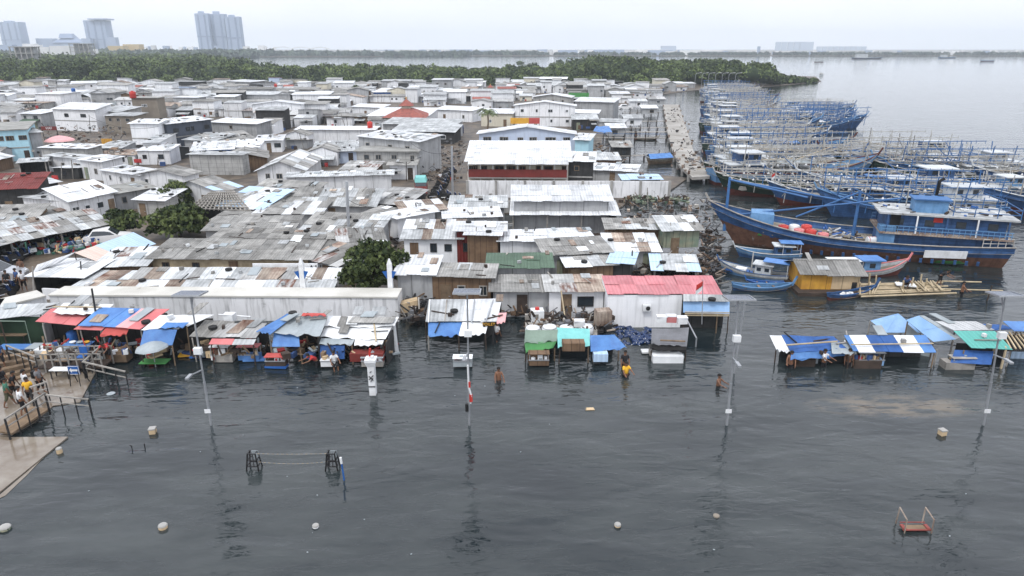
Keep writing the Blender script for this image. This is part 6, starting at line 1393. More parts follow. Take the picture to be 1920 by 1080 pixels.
stall('kiosk under a bright blue crumpled tarpaulin, rightmost of three', [([(1108, 659, 1.7), (1176, 653, 1.7), (1152, 627, 2.4), (1106, 629, 2.4)], 'blue_tarp', T_)], [(1112, 657, 1.6), (1160, 655, 1.6)], ((1110, 634, 2.0), (1150, 634, 2.0)), [], ((1113, 673, .5), (1140, 673, .5), 'pale_blue_roof', .8))
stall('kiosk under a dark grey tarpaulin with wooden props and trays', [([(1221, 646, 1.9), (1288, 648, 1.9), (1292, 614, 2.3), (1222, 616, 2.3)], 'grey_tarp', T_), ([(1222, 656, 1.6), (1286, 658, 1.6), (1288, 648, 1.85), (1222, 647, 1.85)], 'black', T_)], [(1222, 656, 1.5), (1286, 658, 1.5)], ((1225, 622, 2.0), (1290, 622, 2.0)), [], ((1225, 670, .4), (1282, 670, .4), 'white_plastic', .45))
# porch with the blue banner
t = stall('porch of the red-roofed house with blue banner and dark opening', [([(1281, 566, 2.75), (1366, 567, 2.75), (1360, 553, 3.1), (1281, 552, 3.1)], 'zinc', N_), ([(1281, 586, 2.0), (1368, 588, 2.0), (1368, 566, 2.7), (1281, 565, 2.7)], 'pale_blue_tarp', 'drape')], [(1345, 588, 2.0), (1366, 588, 2.0), (1284, 588, 2.0)], ((1290, 560, 2.6), (1360, 560, 2.6)), [], name='porch', cat='porch')
a, c = P(1283, 590, 1.35), P(1366, 591, 1.35)
for i in range(3): b = MB(); b.bar(a+Z*(.12*i)-Vector((0, .12, 0)), c+Z*(.12*i)-Vector((0, .12, 0)), .05); b.build('bamboo_rail', M['bamboo'], t)
text('W', .32, t, 'black', (P(1324, 572, 1.8)-Vector(t['_o'])-Vector((0, .2, 0))), (math.pi/2.4, 0, 0))
b = MB(); a, c = P(1284, 592, 1.3), P(1306, 634, .6); b.tube([a, c, Vector((c.x, c.y, -.5))], .05, 6); b.build('handrail', M['steel'], t)
# cluster at the right
stall('blue-roofed stall with a white left flap, leftmost of the flooded right-hand stalls', [([(1484, 660, 2.0), (1589, 654, 2.0), (1563, 631, 2.5), (1465, 628, 2.5)], 'navy_tarp', T_), ([(1482, 675, 1.6), (1586, 668, 1.6), (1588, 656, 1.95), (1484, 661, 1.95)], 'blue_tarp', T_), ([(1456, 656, 1.9), (1483, 662, 1.9), (1465, 629, 2.5), (1443, 629, 2.5)], 'white_tarp', T_)],
      [(1455, 656, 1.8), (1484, 674, 1.5), (1586, 668, 1.5)], ((1466, 634, 2.2), (1562, 636, 2.2)), [], ((1487, 676, .4), (1530, 676, .4), 'dark_wood', .45), boxes=10, seed=7)
stall('small grey cloth link between the two leftmost right-hand stalls', [([(1560, 664, 1.9), (1606, 663, 1.9), (1600, 640, 2.3), (1558, 642, 2.3)], 'silver_tarp', T_)], [(1592, 664, 1.9)], ((1560, 646, 2.1), (1602, 646, 2.1)), name='canopy', cat='canopy')
t = stall('stall with broad blue and white striped tarpaulin roof', [([(1600 + a0*155, 660+a0*2, 2.0), (1600+a1*155, 660+a1*2, 2.0), (1582+a1*153, 629, 2.6), (1582+a0*153, 629, 2.6)], m_, N_) for a0, a1, m_ in ((0, .06, 'blue_tarp'), (.06, .26, 'white_tarp'), (.26, .6, 'navy_tarp'), (.6, .85, 'white_tarp'), (.85, 1., 'blue_tarp'))],
      [(1602, 660, 1.9), (1657, 661, 1.9), (1752, 662, 1.9)], ((1585, 634, 2.2), (1733, 634, 2.2)), [((1600, 658, 1.9), (1585, 634, 2.2), 'white_tarp')], ((1603, 680, .4), (1654, 680, .4), 'dark_wood', .5), boxes=8, seed=8)
a, c = P(1596, 646, 1.47), P(1750, 644, 1.47); b = MB(); b.tube([a, c], .04, 6); b.build('roof_pole', M['bamboo'], t)
stall('raised stall with long pale blue ridge roof above the striped one', [([(1748, 641, 2.2), (1790, 636, 2.2), (1722, 592, 3.6), (1698, 600, 3.4)], 'pale_blue_tarp', N_), ([(1790, 636, 2.2), (1800, 634, 2.), (1732, 592, 3.5), (1722, 592, 3.6)], 'silver_tarp', N_)], [(1750, 641, 2.2), (1788, 637, 2.2), (1702, 601, 3.3)], None, [((1748, 645, 2.0), (1703, 604, 3.1), 'silver_tarp')])
stall('stall with plain white board roof behind the teal one', [([(1788, 621, 2.6), (1862, 619, 2.6), (1828, 603, 3.), (1752, 603, 3.)], 'white_roof', N_), ([(1862, 620, 2.5), (1900, 618, 2.5), (1880, 610, 2.7), (1842, 608, 2.7)], 'navy_tarp', N_)], [(1790, 621, 2.5), (1860, 620, 2.5)])
t = stall('stall under a flat teal sheet with dark blue cloth inside', [([(1820, 652, 2.3), (1897, 656, 2.3), (1864, 621, 2.9), (1788, 621, 2.9)], 'teal_roof', N_), ([(1782, 680, .9), (1858, 684, .9), (1864, 658, 2.0), (1790, 656, 2.0)], 'navy_tarp', 'drape')], [(1757, 655, 2.1), (1808, 656, 2.1), (1895, 657, 2.1)], ((1795, 640, 2.0), (1890, 645, 2.0)), [], ((1775, 682, .4), (1830, 682, .4), 'grey_wood', .45))
t = thing('roof_frame', P(1900, 660), 'bare bamboo rafters over black sheet at the right border', 'roof frame'); q = [P(1886, 655, 1.25), P(1960, 657, 1.25), P(1925, 624, 1.7), P(1872, 624, 1.7)]
for i in range(9): b = MB(); b.bar(q[0].lerp(q[1], i/8)+Z*.05, q[3].lerp(q[2], i/8)+Z*.05, .07); b.build('rafter', M['bamboo'], t)
b = MB(); b.cloth(q[0]-Z*.1, q[1]-Z*.1, q[2]-Z*.1, q[3]-Z*.1, seed=5); b.build('black_sheet', M['black'], t)
for v in q: b = MB(); b.bar(Vector((v.x, v.y, -.5)), v, .09); b.build('post', M['bamboo'], t)
stall('stall at the right border with pale blue sheet wall', [([(1876, 646, 2.2), (1960, 648, 2.2), (1960, 600, 3.1), (1868, 604, 3.)], 'navy_tarp', N_)] if False else [([(1900, 622, 3.), (1990, 624, 3.), (1990, 604, 3.2), (1880, 603, 3.2)], 'blue_tarp', N_)], [(1905, 622, 3.)], ((1905, 630, 2.6), (1990, 632, 2.6)), bm='pale_blue_roof')
a = P(1678, 612, 1.0); t = thing('pyramid_tent', (a.x, a.y, 0), 'small pale blue pyramid of thin plastic behind the striped stall', 'tent'); b = MB(); q = [a+Vector((x, y, 0)) for x, y in ((-1.1, -1), (1.1, -1), (1.1, 1), (-1.1, 1))]; tp = a+Z*.9
for i in range(4): b.cloth(q[i], q[(i+1) % 4], tp+Vector((.05, 0, 0)), tp, seed=i, nu=5, nv=5, sag=.12)
b.build('sheet', M['pale_blue_tarp'], t)
for v in q: b = MB(); b.bar(Vector((v.x, v.y, -.4)), v, .06); b.build('post', M['grey_wood'], t)
# sea of blue water jugs
rj = random.Random(8); n_ = 0; jp = None
for i in range(72):
    px_, py_ = rj.uniform(1152, 1222), rj.uniform(614, 646)
    if px_ > 1213 and py_ < 616: continue
    v = P(px_, py_, .0); v.z = rj.uniform(-.02, .1)
    ry = rj.uniform(1.2, 1.57); rz = rj.uniform(0, 6.28)
    if jp is None:
        jp = local('water_jug', 'x', 'water jug'); b = MB(); b.lathe((0, 0, 0), [(.1, -.25), (.135, -.22), (.13, -.05), (.14, -.02), (.13, .02), (.135, .12), (.07, .2), (.03, .22), (.03, .27)], 9); b.build('bottle', M['navy_jug'], jp, smooth=True)
        b = MB(); b.lathe((0, 0, .27), [(.035, 0), (.033, .03)], 7); b.build('cap', M['white_plastic'], jp); o = jp; index_kids()
    else: o = dup(jp, v, 0)
    o.location = v; o.rotation_euler = (ry, 0, rz); o['label'] = 'dark blue water jug floating in the heap before the red-roofed house'; o['group'] = 'dark blue water jugs floating in a heap'
# white round tanks on the kiosks' back platform
for i, (px_, py_, lb) in enumerate(((999, 622, 'first'), (1030, 620, 'second'), (1062, 621, 'third'), (1098, 619, 'fourth'))):
    v = P(px_, py_+6, .62); t = thing('water_vat', v, lb+' white round vat from the left behind the three kiosks', 'vat', 'white vats behind the kiosks'); b = MB(); b.lathe(v, [(.42, 0), (.5, .08), (.5, .42), (.46, .46)], 16); b.build('tub', M['white_plastic'], t, smooth=True)
    b = MB(); b.lathe(v+Z*.46, [(.48, 0), (.42, .09), (.08, .15)], 16); b.build('lid', M['white_paint'], t, smooth=True)
t = thing('platform_deck', P(1045, 628), 'rough wooden deck on posts carrying the white vats', 'deck'); q = [P(985, 634, .6), P(1120, 634, .6), P(1120, 604, .6), P(985, 604, .6)]; b = MB(); b.hexa([v-Z*.1 for v in q], q); b.build('boards', M['grey_wood'], t)
for v in q: b = MB(); b.bar(Vector((v.x, v.y, -.5)), v-Z*.1, .12); b.build('post', M['dark_wood'], t)
# tall square plastic tank with red lid
v = P(1007, 601, .6); t = thing('plastic_tank', v, 'square translucent white tank with red lid behind the vats', 'tank'); b = MB(); b.box(v+Z*.4, (.85, .7, .8), .1); b.build('tank', M['white_plastic'], t); b = MB(); b.lathe(v+Z*.8, [(.16, 0), (.14, .16)], 10); b.build('lid', M['red_plastic'], t)
# rusty old fridge-like box and washing-machine box
for px_, py_, h_, m_, lb, nm in ((1130, 607, .9, 'rusty', 'rust-stained white fridge standing among junk left of the red-roofed house', 'fridge'), (768, 587, .2, 'tan_wall', 'rusty cream cabinet tilted by the end of the sea wall', 'cabinet')):
    v = P(px_, py_, h_); t = thing(nm, v, lb, nm); b = MB(); b.box(v+Z*.5, (1., .7, 1.0) if nm == 'fridge' else (1.35, .7, .9), .2, ry=.0 if nm == 'fridge' else -.18); b.build('body', M[m_], t); b = MB(); b.box(v+Z*.5+Vector((.05, -.36, 0)), (.8, .03, .8), .2, ry=.0 if nm == 'fridge' else -.18); b.build('door_panel', M[m_], t)
# AC unit on the white wall
wy = P(1204, 553, 3.1*.76).y; v = PY(1213, 577, wy-.19); t = thing('air_conditioner', v, 'white air conditioner box on the wall of the red-roofed house', 'air conditioner'); b = MB(); b.box(v, (.55, .28, .42)); b.build('casing', M['white_plastic'], t)
b = MB(); b.tube([v+Vector((.05, -.12, 0)), v+Vector((.05, -.16, 0))], .15, 14); b.build('fan_grille', M['dark_metal'], t)
b = MB(); [b.bar(v+Vector((x, .14, -.23)), v+Vector((x, -.14, -.23)), .04) for x in (-.25, .25)]; b.build('bracket', M['steel'], t)
# leaning white pillar at the end of the left stalls; tall white gate pillar in the water
v = P(738, 662, 0); t = thing('pillar', v, 'short white pillar leaning against the right end of the wide white stall', 'pillar'); b = MB(); b.box((v.x, v.y, .85), (.5, .4, 2.3), 0, ry=-.06); b.build('column', M['white_paint'], t); b = MB(); b.box((v.x-.07, v.y, 2.02), (.6, .5, .12), 0, ry=-.06); b.build('cap', M['white_paint'], t)
v = P(700, 739, 0); t = thing('gate_pillar', v, 'white marked gate pillar standing alone in the water', 'pillar')
b = MB(); b.hexa([(v.x+x*.17, v.y+y*.17, -.5) for x, y in ((-1, -1), (1, -1), (1, 1), (-1, 1))], [(v.x+x*.19, v.y+y*.19, 1.75) for x, y in ((-1, -1), (1, -1), (1, 1), (-1, 1))]); b.build('shaft', M['white_paint'], t)
b = MB(); b.hexa([(v.x+x*.2, v.y+y*.2, 1.75) for x, y in ((-1, -1), (1, -1), (1, 1), (-1, 1))], [(v.x+x*.29, v.y+y*.29, 2.0) for x, y in ((-1, -1), (1, -1), (1, 1), (-1, 1))]); b.box((v.x, v.y, 2.1), (.6, .6, .16)); b.box((v.x, v.y, 2.24), (.3, .3, .12)); b.build('capital', M['white_paint'], t)
b = MB(); b.tube([(v.x-.05, v.y, 2.3), (v.x, v.y, 2.75)], .06, 6); b.build('finial', M['red_plastic'], t)
b = MB(); b.box((v.x, v.y-.19, .55), (.36, .03, .06)); b.bar((v.x-.12, v.y-.215, 1.0), (v.x+.12, v.y-.215, 1.25), .035); b.bar((v.x+.1, v.y-.215, .95), (v.x-.12, v.y-.215, 1.2), .035); b.bar((v.x-.05, v.y-.215, .85), (v.x+.1, v.y-.215, 1.1), .03); b.bar((v.x-.06, v.y-.217, 1.4), (v.x+.03, v.y-.217, 1.5), .03); b.build('scrawl', M['black'], t)

# ------------------------------------------------------------------ solar street lamps in the water
def solar_lamp(pb, pt_, label, box_py, sign=True, two=False, wide=1.25):
    v = P(pb[0], pb[1], 0); tp = PY(pt_[0], pt_[1]+6, v.y); t = thing('solar_street_lamp', v, label, 'solar lamp', 'solar street lamps in the flood')
    b = MB(); mid = v.lerp(tp, .35); b.tube([v-Z*.6, mid], .065, 10); b.tube([mid, tp], [.047, .04], 10); b.build('pole', M['steel'], t, smooth=False)
    b = MB(); q = tp+Z*.12; b.box(q, (wide, .95, .05), 0, rx=-.12, ry=.03); pn = b.build('solar_panel', M['solar'], t)
    b = MB()
    for x, y, dx, dy in ((0, -.48, wide+.06, .04), (0, .48, wide+.06, .04), (-wide/2, 0, .04, .96), (wide/2, 0, .04, .96)): b.box(q+Matrix.Rotation(-.12, 3, 'X') @ Vector((x, y, 0)), (dx, dy, .08), 0, rx=-.12)
    b.build('panel_frame', M['steel'], pn)
    b = MB(); b.bar(tp, q, .06); b.bar(tp-Z*.5, tp+Vector((0, .3, .1)), .05); b.build('panel_bracket', M['steel'], t)
    a = PY(0, box_py, v.y).z; fx = v.lerp(tp, (a)/(tp.z)); b = MB(); b.box((fx.x+.02, v.y-.17, a), (.36, .22, .32)); b.build('battery_box', M['white_plastic'], t)
    b = MB(); b.bar((fx.x, v.y, a-1.1), (fx.x-.1, v.y-1.0, a-.9), .05); b.build('lamp_arm', M['steel'], t); b = MB(); b.box((fx.x-.12, v.y-1.15, a-.9), (.16, .5, .09)); b.build('lamp_head', M['steel'], t)
    if sign: sx = v.lerp(tp, .85/tp.z); b = MB(); b.box((sx.x-.02, v.y-.11, .85), (.3, .03, .2)); b.build('plate', M['white_paint'], t)
    return t
solar_lamp((396, 797), (357, 549), 'solar street lamp in front of the patchwork stalls, leftmost of the lamps', 655)
t = solar_lamp((880, 797), (876, 545), 'solar street lamp with red and white ribbon before the lone square stall', 622, sign=False)
v = Vector(t['_o']); b = MB(); b.tube([v+Vector((.1, -.1, 1.3)), v+Vector((.15, -.12, 1.7)), v+Vector((.02, -.12, 2.2)), v+Vector((0, -.1, 3.4))], .05, 6); b.build('ribbon', M['white_plastic'], t); b = MB(); b.box(v+Vector((.12, -.12, 1.6)), (.14, .1, .4), .3); b.box(v+Vector((.05, -.12, 2.35)), (.1, .1, .3), .3); b.build('red_rag', M['red_plastic'], t); b = MB(); b.box(v+Vector((-.1, -.1, 1.05)), (.14, .12, .4)); b.build('switch_box', M['black'], t)
solar_lamp((1363, 797), (1385, 557), 'solar street lamp in front of the porch with blue banner', 632)
solar_lamp((1845, 797), (1885, 550), 'solar street lamp before the teal-roofed stall, rightmost of the lamps', 626)

# ------------------------------------------------------------------ things standing in the water
def bollard(px_, py_, label, sq=True, r=.14, h=.24, m='tan_wall'):
    v = P(px_, py_, 0); t = thing('bollard', v, label, 'bollard'); b = MB()
    if sq: b.box((v.x, v.y, h/2-.2), (r*2, r*2, h+.4), .2)
    else: b.lathe((v.x, v.y, -.3), [(r, 0), (r, h+.25), (r*.85, h+.3)], 10)
    b.build('post', M[m], t); b = MB()
    if sq: b.box((v.x, v.y, h+.03), (r*2.3, r*2.3, .06), .2)
    else: b.lathe((v.x, v.y, h), [(r*1.1, 0), (r*.9, .05)], 10)
    b.build('cap', M['concrete'], t)
bollard(287, 812, 'square tan bollard off the wooden walkway steps'); bollard(1766, 815, 'square tan bollard near the drifting scum at right')
bollard(112, 849, 'small round bollard beside the wet concrete ramp', False, .13, .22); bollard(306, 990, 'round pale stump low in the foreground water at left', False, .17, .12); bollard(592, 988, 'flat pale disc-topped stump right of the low round one', False, .13, .06, 'white_paint'); bollard(1158, 986, 'pale stump with green top edge in the middle foreground', False, .13, .06); bollard(10, 992, 'greenish stump at the lower left border', False, .2, .1, 'green_wall')
v = P(1343, 968, 0); t = thing('bollard', v, 'orange stump lying in the lamp reflection', 'bollard'); b = MB(); b.lathe(v-Z*.05, [(.14, 0), (.13, .1)], 8); b.build('cap', M['brown_plaster'], t)
for px_, py_, lb in ((248, 843, 'bent black hook sticking out of the water, left of a pair'), (272, 840, 'straight black rod sticking out of the water, right of a pair')):
    v = P(px_, py_, 0); t = thing('rod', v, lb, 'rod'); b = MB(); b.tube([v-Z*.2, v+Z*.2, v+Vector((-.08 if 'hook' in lb else .01, 0, .23))], .025, 6); b.build('shaft', M['black'], t)
def trestle(px_, py_, w_, label):
    v = P(px_, py_, 0); t = thing('barrier_frame', v, label, 'barrier frame', None); H_ = .85; b = MB(); tpw = w_*.55
    A_ = [v+Vector((x, y, -.3)) for x, y in ((-w_/2, -.25), (w_/2, -.25), (w_/2, .25), (-w_/2, .25))]; T4 = [v+Vector((x, y, H_)) for x, y in ((-tpw/2, -.12), (tpw/2, -.12), (tpw/2, .15), (-tpw/2, .15))]
    for p, q in zip(A_, T4): b.bar(p, q, .05)
    b.build('legs', M['black'], t); b = MB()
    for f in (.45, .7, .98):
        R4 = [p.lerp(q, f) for p, q in zip(A_, T4)]
        for i in range(4): b.bar(R4[i], R4[(i+1) % 4], .04)
    for x in (.33, .66): b.bar(A_[0].lerp(A_[1], x).lerp(T4[0].lerp(T4[1], x), .45), T4[0].lerp(T4[1], x), .04)
    b.build('crossbars', M['dark_metal'], t); b = MB(); b.box(T4[1].lerp(T4[2], .5)+Vector((-.1, .14, -.25)), (.3, .02, .5), 0, rx=.1); b.build('sign_back', M['silver_tarp'], t); return T4
t1 = trestle(477, 878, .62, 'black steel barrier frame at the left end of the yellow-dashed ropes'); t2 = trestle(624, 878, .62, 'black steel barrier frame at the right end of the yellow-dashed ropes')
for k_, (z_, lb) in enumerate(((0, 'upper rope of yellow and grey dashes between the barrier frames'), (-.42, 'sagging lower rope of yellow and grey dashes between the barrier frames'))):
    a, c = t1[1]+Z*z_, t2[0]+Z*z_; t = thing('warning_rope', a, lb, 'rope'); s1, s2 = MB(), MB()
    pts = [a.lerp(c, i/30)-Z*(.03+.08*k_)*4*(i/30)*(1-i/30) for i in range(31)]
    for i in range(30): (s1 if i % 2 else s2).bar(pts[i], pts[i+1], .011)
    s1.build('yellow_dashes', M['bamboo'], t); s2.build('grey_dashes', M['steel'], t)
v = P(646, 900, 0); t = thing('blue_post', v, 'slim blue post with white cap beside the right barrier frame', 'post'); b = MB(); b.tube([v-Z*.3, v+Vector((-.06, 0, .85))], .04, 8); b.build('shaft', M['blue_plastic'], t); b = MB(); b.tube([v+Vector((-.06, 0, .85)), v+Vector((-.08, 0, 1.15))], .055, 8); b.build('cap', M['white_paint'], t)
v = P(1713, 992, 0); t = thing('play_frame', v, 'pink and rusty two-handled frame standing in the water at lower right', 'play frame')
for s_ in (-1, 1):
    b = MB(); x = v.x+s_*.53; b.tube([(x, v.y+.35, -.2), (x-.02*s_, v.y+.32, .78), (x+.03, v.y-.22, .62), (x+.03, v.y-.25, -.2)], .03, 6); b.build('handle', M['rusty'], t)
b = MB(); b.box((v.x, v.y-.05, .1), (1.05, .3, .05)); b.build('seat_board', M['wood'], t)
for s_ in (-1, 1): b = MB(); b.box((v.x+s_*.47, v.y-.05, .15), (.13, .28, .05)); b.build('red_end', M['faded_red'], t)
b = MB(); b.bar((v.x-.55, v.y-.2, .12), (v.x+.55, v.y-.2, .12), .05); b.bar((v.x-.5, v.y+.16, .2), (v.x+.5, v.y+.16, .2), .03); b.build('rail', M['faded_red'], t)
rl = random.Random(4); b = MB()
for i in range(22):
    px_, py_ = rl.uniform(0, 1920), rl.uniform(690, 1070); v = P(px_, py_, .01); b.box(v, (rl.uniform(.03, .08), rl.uniform(.02, .05), .015), rl.random()*3)
tag(b.build('floating_litter', M['silver_tarp']), kind='stuff')
v = P(208, 738, .02); t = thing('floating_sack', v, 'pale plastic sack drifting off the walkway steps', 'sack'); b = MB(); b.lathe(v, [(.1, -.03), (.24, .0), (.2, .03), (.06, .05)], 10); b.build('sack', M['silver_tarp'], t, smooth=True)
v = P(1106, 767, .02); t = thing('floating_mat', v, 'small tan mat of debris drifting in the middle water', 'debris mat'); b = MB(); b.cloth(v+Vector((-.25, -.15, .02)), v+Vector((.25, -.12, .02)), v+Vector((.2, .15, .02)), v+Vector((-.2, .12, .02)), amp=.02, sag=0); b.build('mat', M['tan_wall'], t)

# ------------------------------------------------------------------ left platform: stairs, railings, sign, tables
def railing(pts, label, h=.95, gap=.55, m='grey_wood', z0=.05, name='railing'):
    g = [P(*p) if len(p) == 3 else P(p[0], p[1], z0) for p in pts]; t = thing(name, g[0], label, 'railing')
    top = MB(); bal = MB()
    for a, c in zip(g, g[1:]):
        top.bar(a+Z*h, c+Z*h, .08, .07); top.bar(a+Z*h*.55, c+Z*h*.55, .05); k = max(1, int((c-a).length/gap))
        for i in range(k+1): q = a.lerp(c, i/k); bal.bar(q-Z*.3, q+Z*h*(1 if i % 3 == 0 else .98), .07 if i % 3 == 0 else .045)
    top.build('handrail', M[m], t); bal.build('balusters', M['dark_metal'], t); return t
def walkway(pts, wd, label, z=.32):
    g = [P(p[0], p[1], p[2] if len(p) > 2 else z) for p in pts]; t = thing('wooden_walkway', g[0], label, 'walkway'); b = MB()
    for a, c in zip(g, g[1:]):
        n = Z.cross((c-a).normalized())*wd; q = [a, c, c+n, a+n]; b.hexa([v-Z*.1 for v in q], q)
    b.build('deck', M['wood'], t); return t
walkway([(22, 812, .3), (92, 766, .45)], 1.1, 'near sloping walkway down to the wet ramp', .4)
railing([(18, 818, .25), (92, 768, .45)], 'front railing of the near walkway', z0=.3); railing([(92, 768, .45), (172, 776, .0)], 'railing turning toward the water on the near walkway', .85)
railing([(62, 752, .4), (92, 742, .4)], 'short back railing of the near walkway', .8)
t = thing('footbridge', P(150, 680), 'long plank footbridge with rail behind the arrow sign', 'footbridge'); a, c = P(70, 690, .4), P(192, 688, .4)
b = MB(); n = Vector((0, 1.1, 0)); b.hexa([v-Z*.1 for v in (a, c, c+n, a+n)], [a, c, c+n, a+n]); b.build('deck', M['dark_wood'], t)
for y, nm in ((0, 'near_rail'), (1.1, 'far_rail')):
    b = MB(); [b.bar(a+Vector((0, y, z_)), c+Vector((0, y, z_)), .06) for z_ in (.5, .85)]; [b.bar(a.lerp(c, i/8)+Vector((0, y, -.3)), a.lerp(c, i/8)+Vector((0, y, .88)), .07) for i in range(9)]; b.build(nm, M['grey_wood'], t)
railing([(160, 705, .2), (195, 672, .4)], 'railing climbing from the arrow sign to the footbridge', .85); railing([(163, 704, .2), (240, 722, -.1)], 'railing running down into the water right of the arrow sign', .85)
railing([(18, 672, .6), (72, 694, .4)], 'grey railing along the wooden bleacher steps', .85)
t = thing('wooden_steps', P(30, 710), 'wide weathered wooden steps at the left border', 'steps')
for i in range(5):
    a, c = P(-10-8*i+0, 722-11*i, .15+.13*i), P(74-3*i, 698-9*i, .15+.13*i)
    b = MB(); n = Z.cross((c-a).normalized())*.38; q = [a, c, c+n, a+n]; b.hexa([Vector((v.x, v.y, 0)) for v in q], q); b.build('step', M['wood'], t)
# arrow sign
v = P(137, 722, .05); t = thing('arrow_sign', v, 'blue and white board with arrow pointing left on a black easel', 'sign'); c = PY(138, 694, v.y); b = MB(); b.box(c, (.62, .04, .5)); pn = b.build('board', M['blue_plastic'], t)
b = MB(); 
for x, z_, dx, dz_ in ((0, .24, .62, .02), (0, -.24, .62, .02), (-.3, 0, .02, .5), (.3, 0, .02, .5)): b.box(c+Vector((x, -.028, z_)), (dx, .012, dz_))
b.build('border', M['white_paint'], pn)
b = MB(); y = -.03
ar = [(-.24, 0), (-.1, -.15), (-.1, -.06), (.24, -.06), (.24, .06), (-.1, .06), (-.1, .15)]
b.poly([c+Vector((x, y, z_)) for x, z_ in ar[:3]+ar[5:]]); b.poly([c+Vector((x, y-.001, z_)) for x, z_ in ar[2:6]]); b.build('arrow', M['white_paint'], pn)
for x, yy in ((-.28, -.15), (.28, -.15), (-.2, .4), (.45, .45)): b = MB(); b.bar(c+Vector((x*.8, .02, .2)), Vector((c.x+x, c.y+yy, .03)), .035); b.build('leg', M['black'], t)
def table(px_, py_, L, W_, h_, m, label, rz=0, legs='dark_metal', z0=.05, name='table'):
    v = P(px_, py_, z0); t = thing(name, v, label, name.replace('_', ' ')); b = MB(); b.box(v+Z*h_, (L, W_, .05), rz); b.build('table_top' if name == 'table' else 'seat', M[m], t)
    for x in (-1, 1):
        for y in (-1, 1): q = v+Matrix.Rotation(rz, 3, 'Z') @ Vector((x*L*.44, y*W_*.42, 0)); b = MB(); b.bar(q, q+Z*h_, .05); b.build('leg', M[legs], t)
    return v
table(118, 708, 1.1, .5, .55, 'white_paint', 'white bench behind the arrow sign'); table(122, 692, .7, .45, .6, 'wood', 'small brown table behind the white bench'); table(153, 668, 1.6, .7, .85, 'blue_tarp', 'blue-covered table with white bowls outside the red-roofed stall')
table(98, 654+10, 2.6, .9, .55, 'silver_tarp', 'broad low display table before the stall with faded red roof', m if False else 0)
table(35, 664, 2.2, .8, .5, 'blue_tarp', 'blue-topped bench in front of the dark green cloth stall'); table(30, 645, 1.8, .6, .7, 'wood', 'brown bench inside the green goal frame')
v = P(155, 680, .5); t = thing('chair', v, 'blue plastic chair on the footbridge beside the arrow sign', 'chair'); b = MB(); b.box(v+Z*.4, (.45, .45, .05)); b.build('seat', M['blue_plastic'], t); b = MB(); b.box(v+Vector((.05, .22, .68)), (.45, .05, .5)); b.build('backrest', M['blue_plastic'], t)
for x in (-.2, .2):
    for y in (-.2, .2): b = MB(); b.bar(v+Vector((x, y, 0)), v+Vector((x, y, .4)), .04); b.build('leg', M['blue_plastic'], t)
for i, (dx, m_, lb) in enumerate(((-.35, 'white_plastic', 'left white bowl on the blue-covered table'), (.1, 'silver_tarp', 'middle steel bowl on the blue-covered table'), (.5, 'yellow', 'yellow bowl on the blue-covered table'))):
    q = P(153, 668, .05)+Vector((dx, 0, .877)); t = thing('bowl', q, lb, 'bowl'); b = MB(); b.lathe(q, [(.1, 0), (.19, .1), (.17, .12)], 10); b.build('bowl', M[m_], t)
drum(P(139, 648, .1), .3, .95, 'blue_plastic', 'blue drum under the faded red stall roof')
# green goal-like frame
t = thing('pipe_frame', P(62, 655), 'thin green pipe frame in front of the dark green cloth stall', 'pipe frame'); a, c = P(-20, 612+45, .1), P(61, 658, .1); b = MB(); b.tube([a, a+Z*2.0, c+Z*2.0, c], .035, 6); b.build('pipe', M['grey_green_tarp'], t)
# parasols
def parasol(px_, py_, r_, h_, m_, label, pz=0, ribs=8, tilt=0, segs=None, table_=False):
    v = P(px_, py_, pz); t = thing('parasol', v, label, 'parasol'); b = MB(); b.tube([v-Z*.3, v+Z*(h_+.3)], .035, 6); b.build('pole', M['steel'], t)
    n = 16; prof = [(1.0, 0), (.92, .12), (.6, .3), (.25, .42), (.02, .47)]; b = MB(); top = v+Z*h_
    for k in range(len(prof)-1):
        for j in range(n):
            q = []
            for (rr_, z_), jj in ((prof[k], j), (prof[k], j+1), (prof[k+1], j+1), (prof[k+1], j)):
                a = 2*math.pi*jj/n; s_ = r_*rr_*(1-.05*(jj % 2)); p = Vector((math.cos(a)*s_, math.sin(a)*s_, z_*r_*.8)); p.z += tilt*p.x; q.append(top+p)
            mi = 0 if not segs else (j//2) % len(segs); b.poly(q, mi, R.random()*.5)
    b.build('canopy', [M[x] for x in (segs or [m_])], t); return t
parasol(292, 688, .95, 1.25, 'silver_tarp', 'faded grey parasol over a low table at the edge of the stalls', tilt=.06)
parasol(118, 292, 2.4, 2.6, 'light_pink_tarp', 'large faded red parasol among the street stalls', .1)
parasol(81, 460, 1.1, 2.0, 'teal_tarp', 'teal, white and red striped parasol at the roadside market', .1, segs=['teal_tarp', 'white_tarp', 'pink_tarp', 'white_tarp'])
table(292, 686, 1.6, .7, .3, 'green', 'low green table under the faded grey parasol', z0=0)
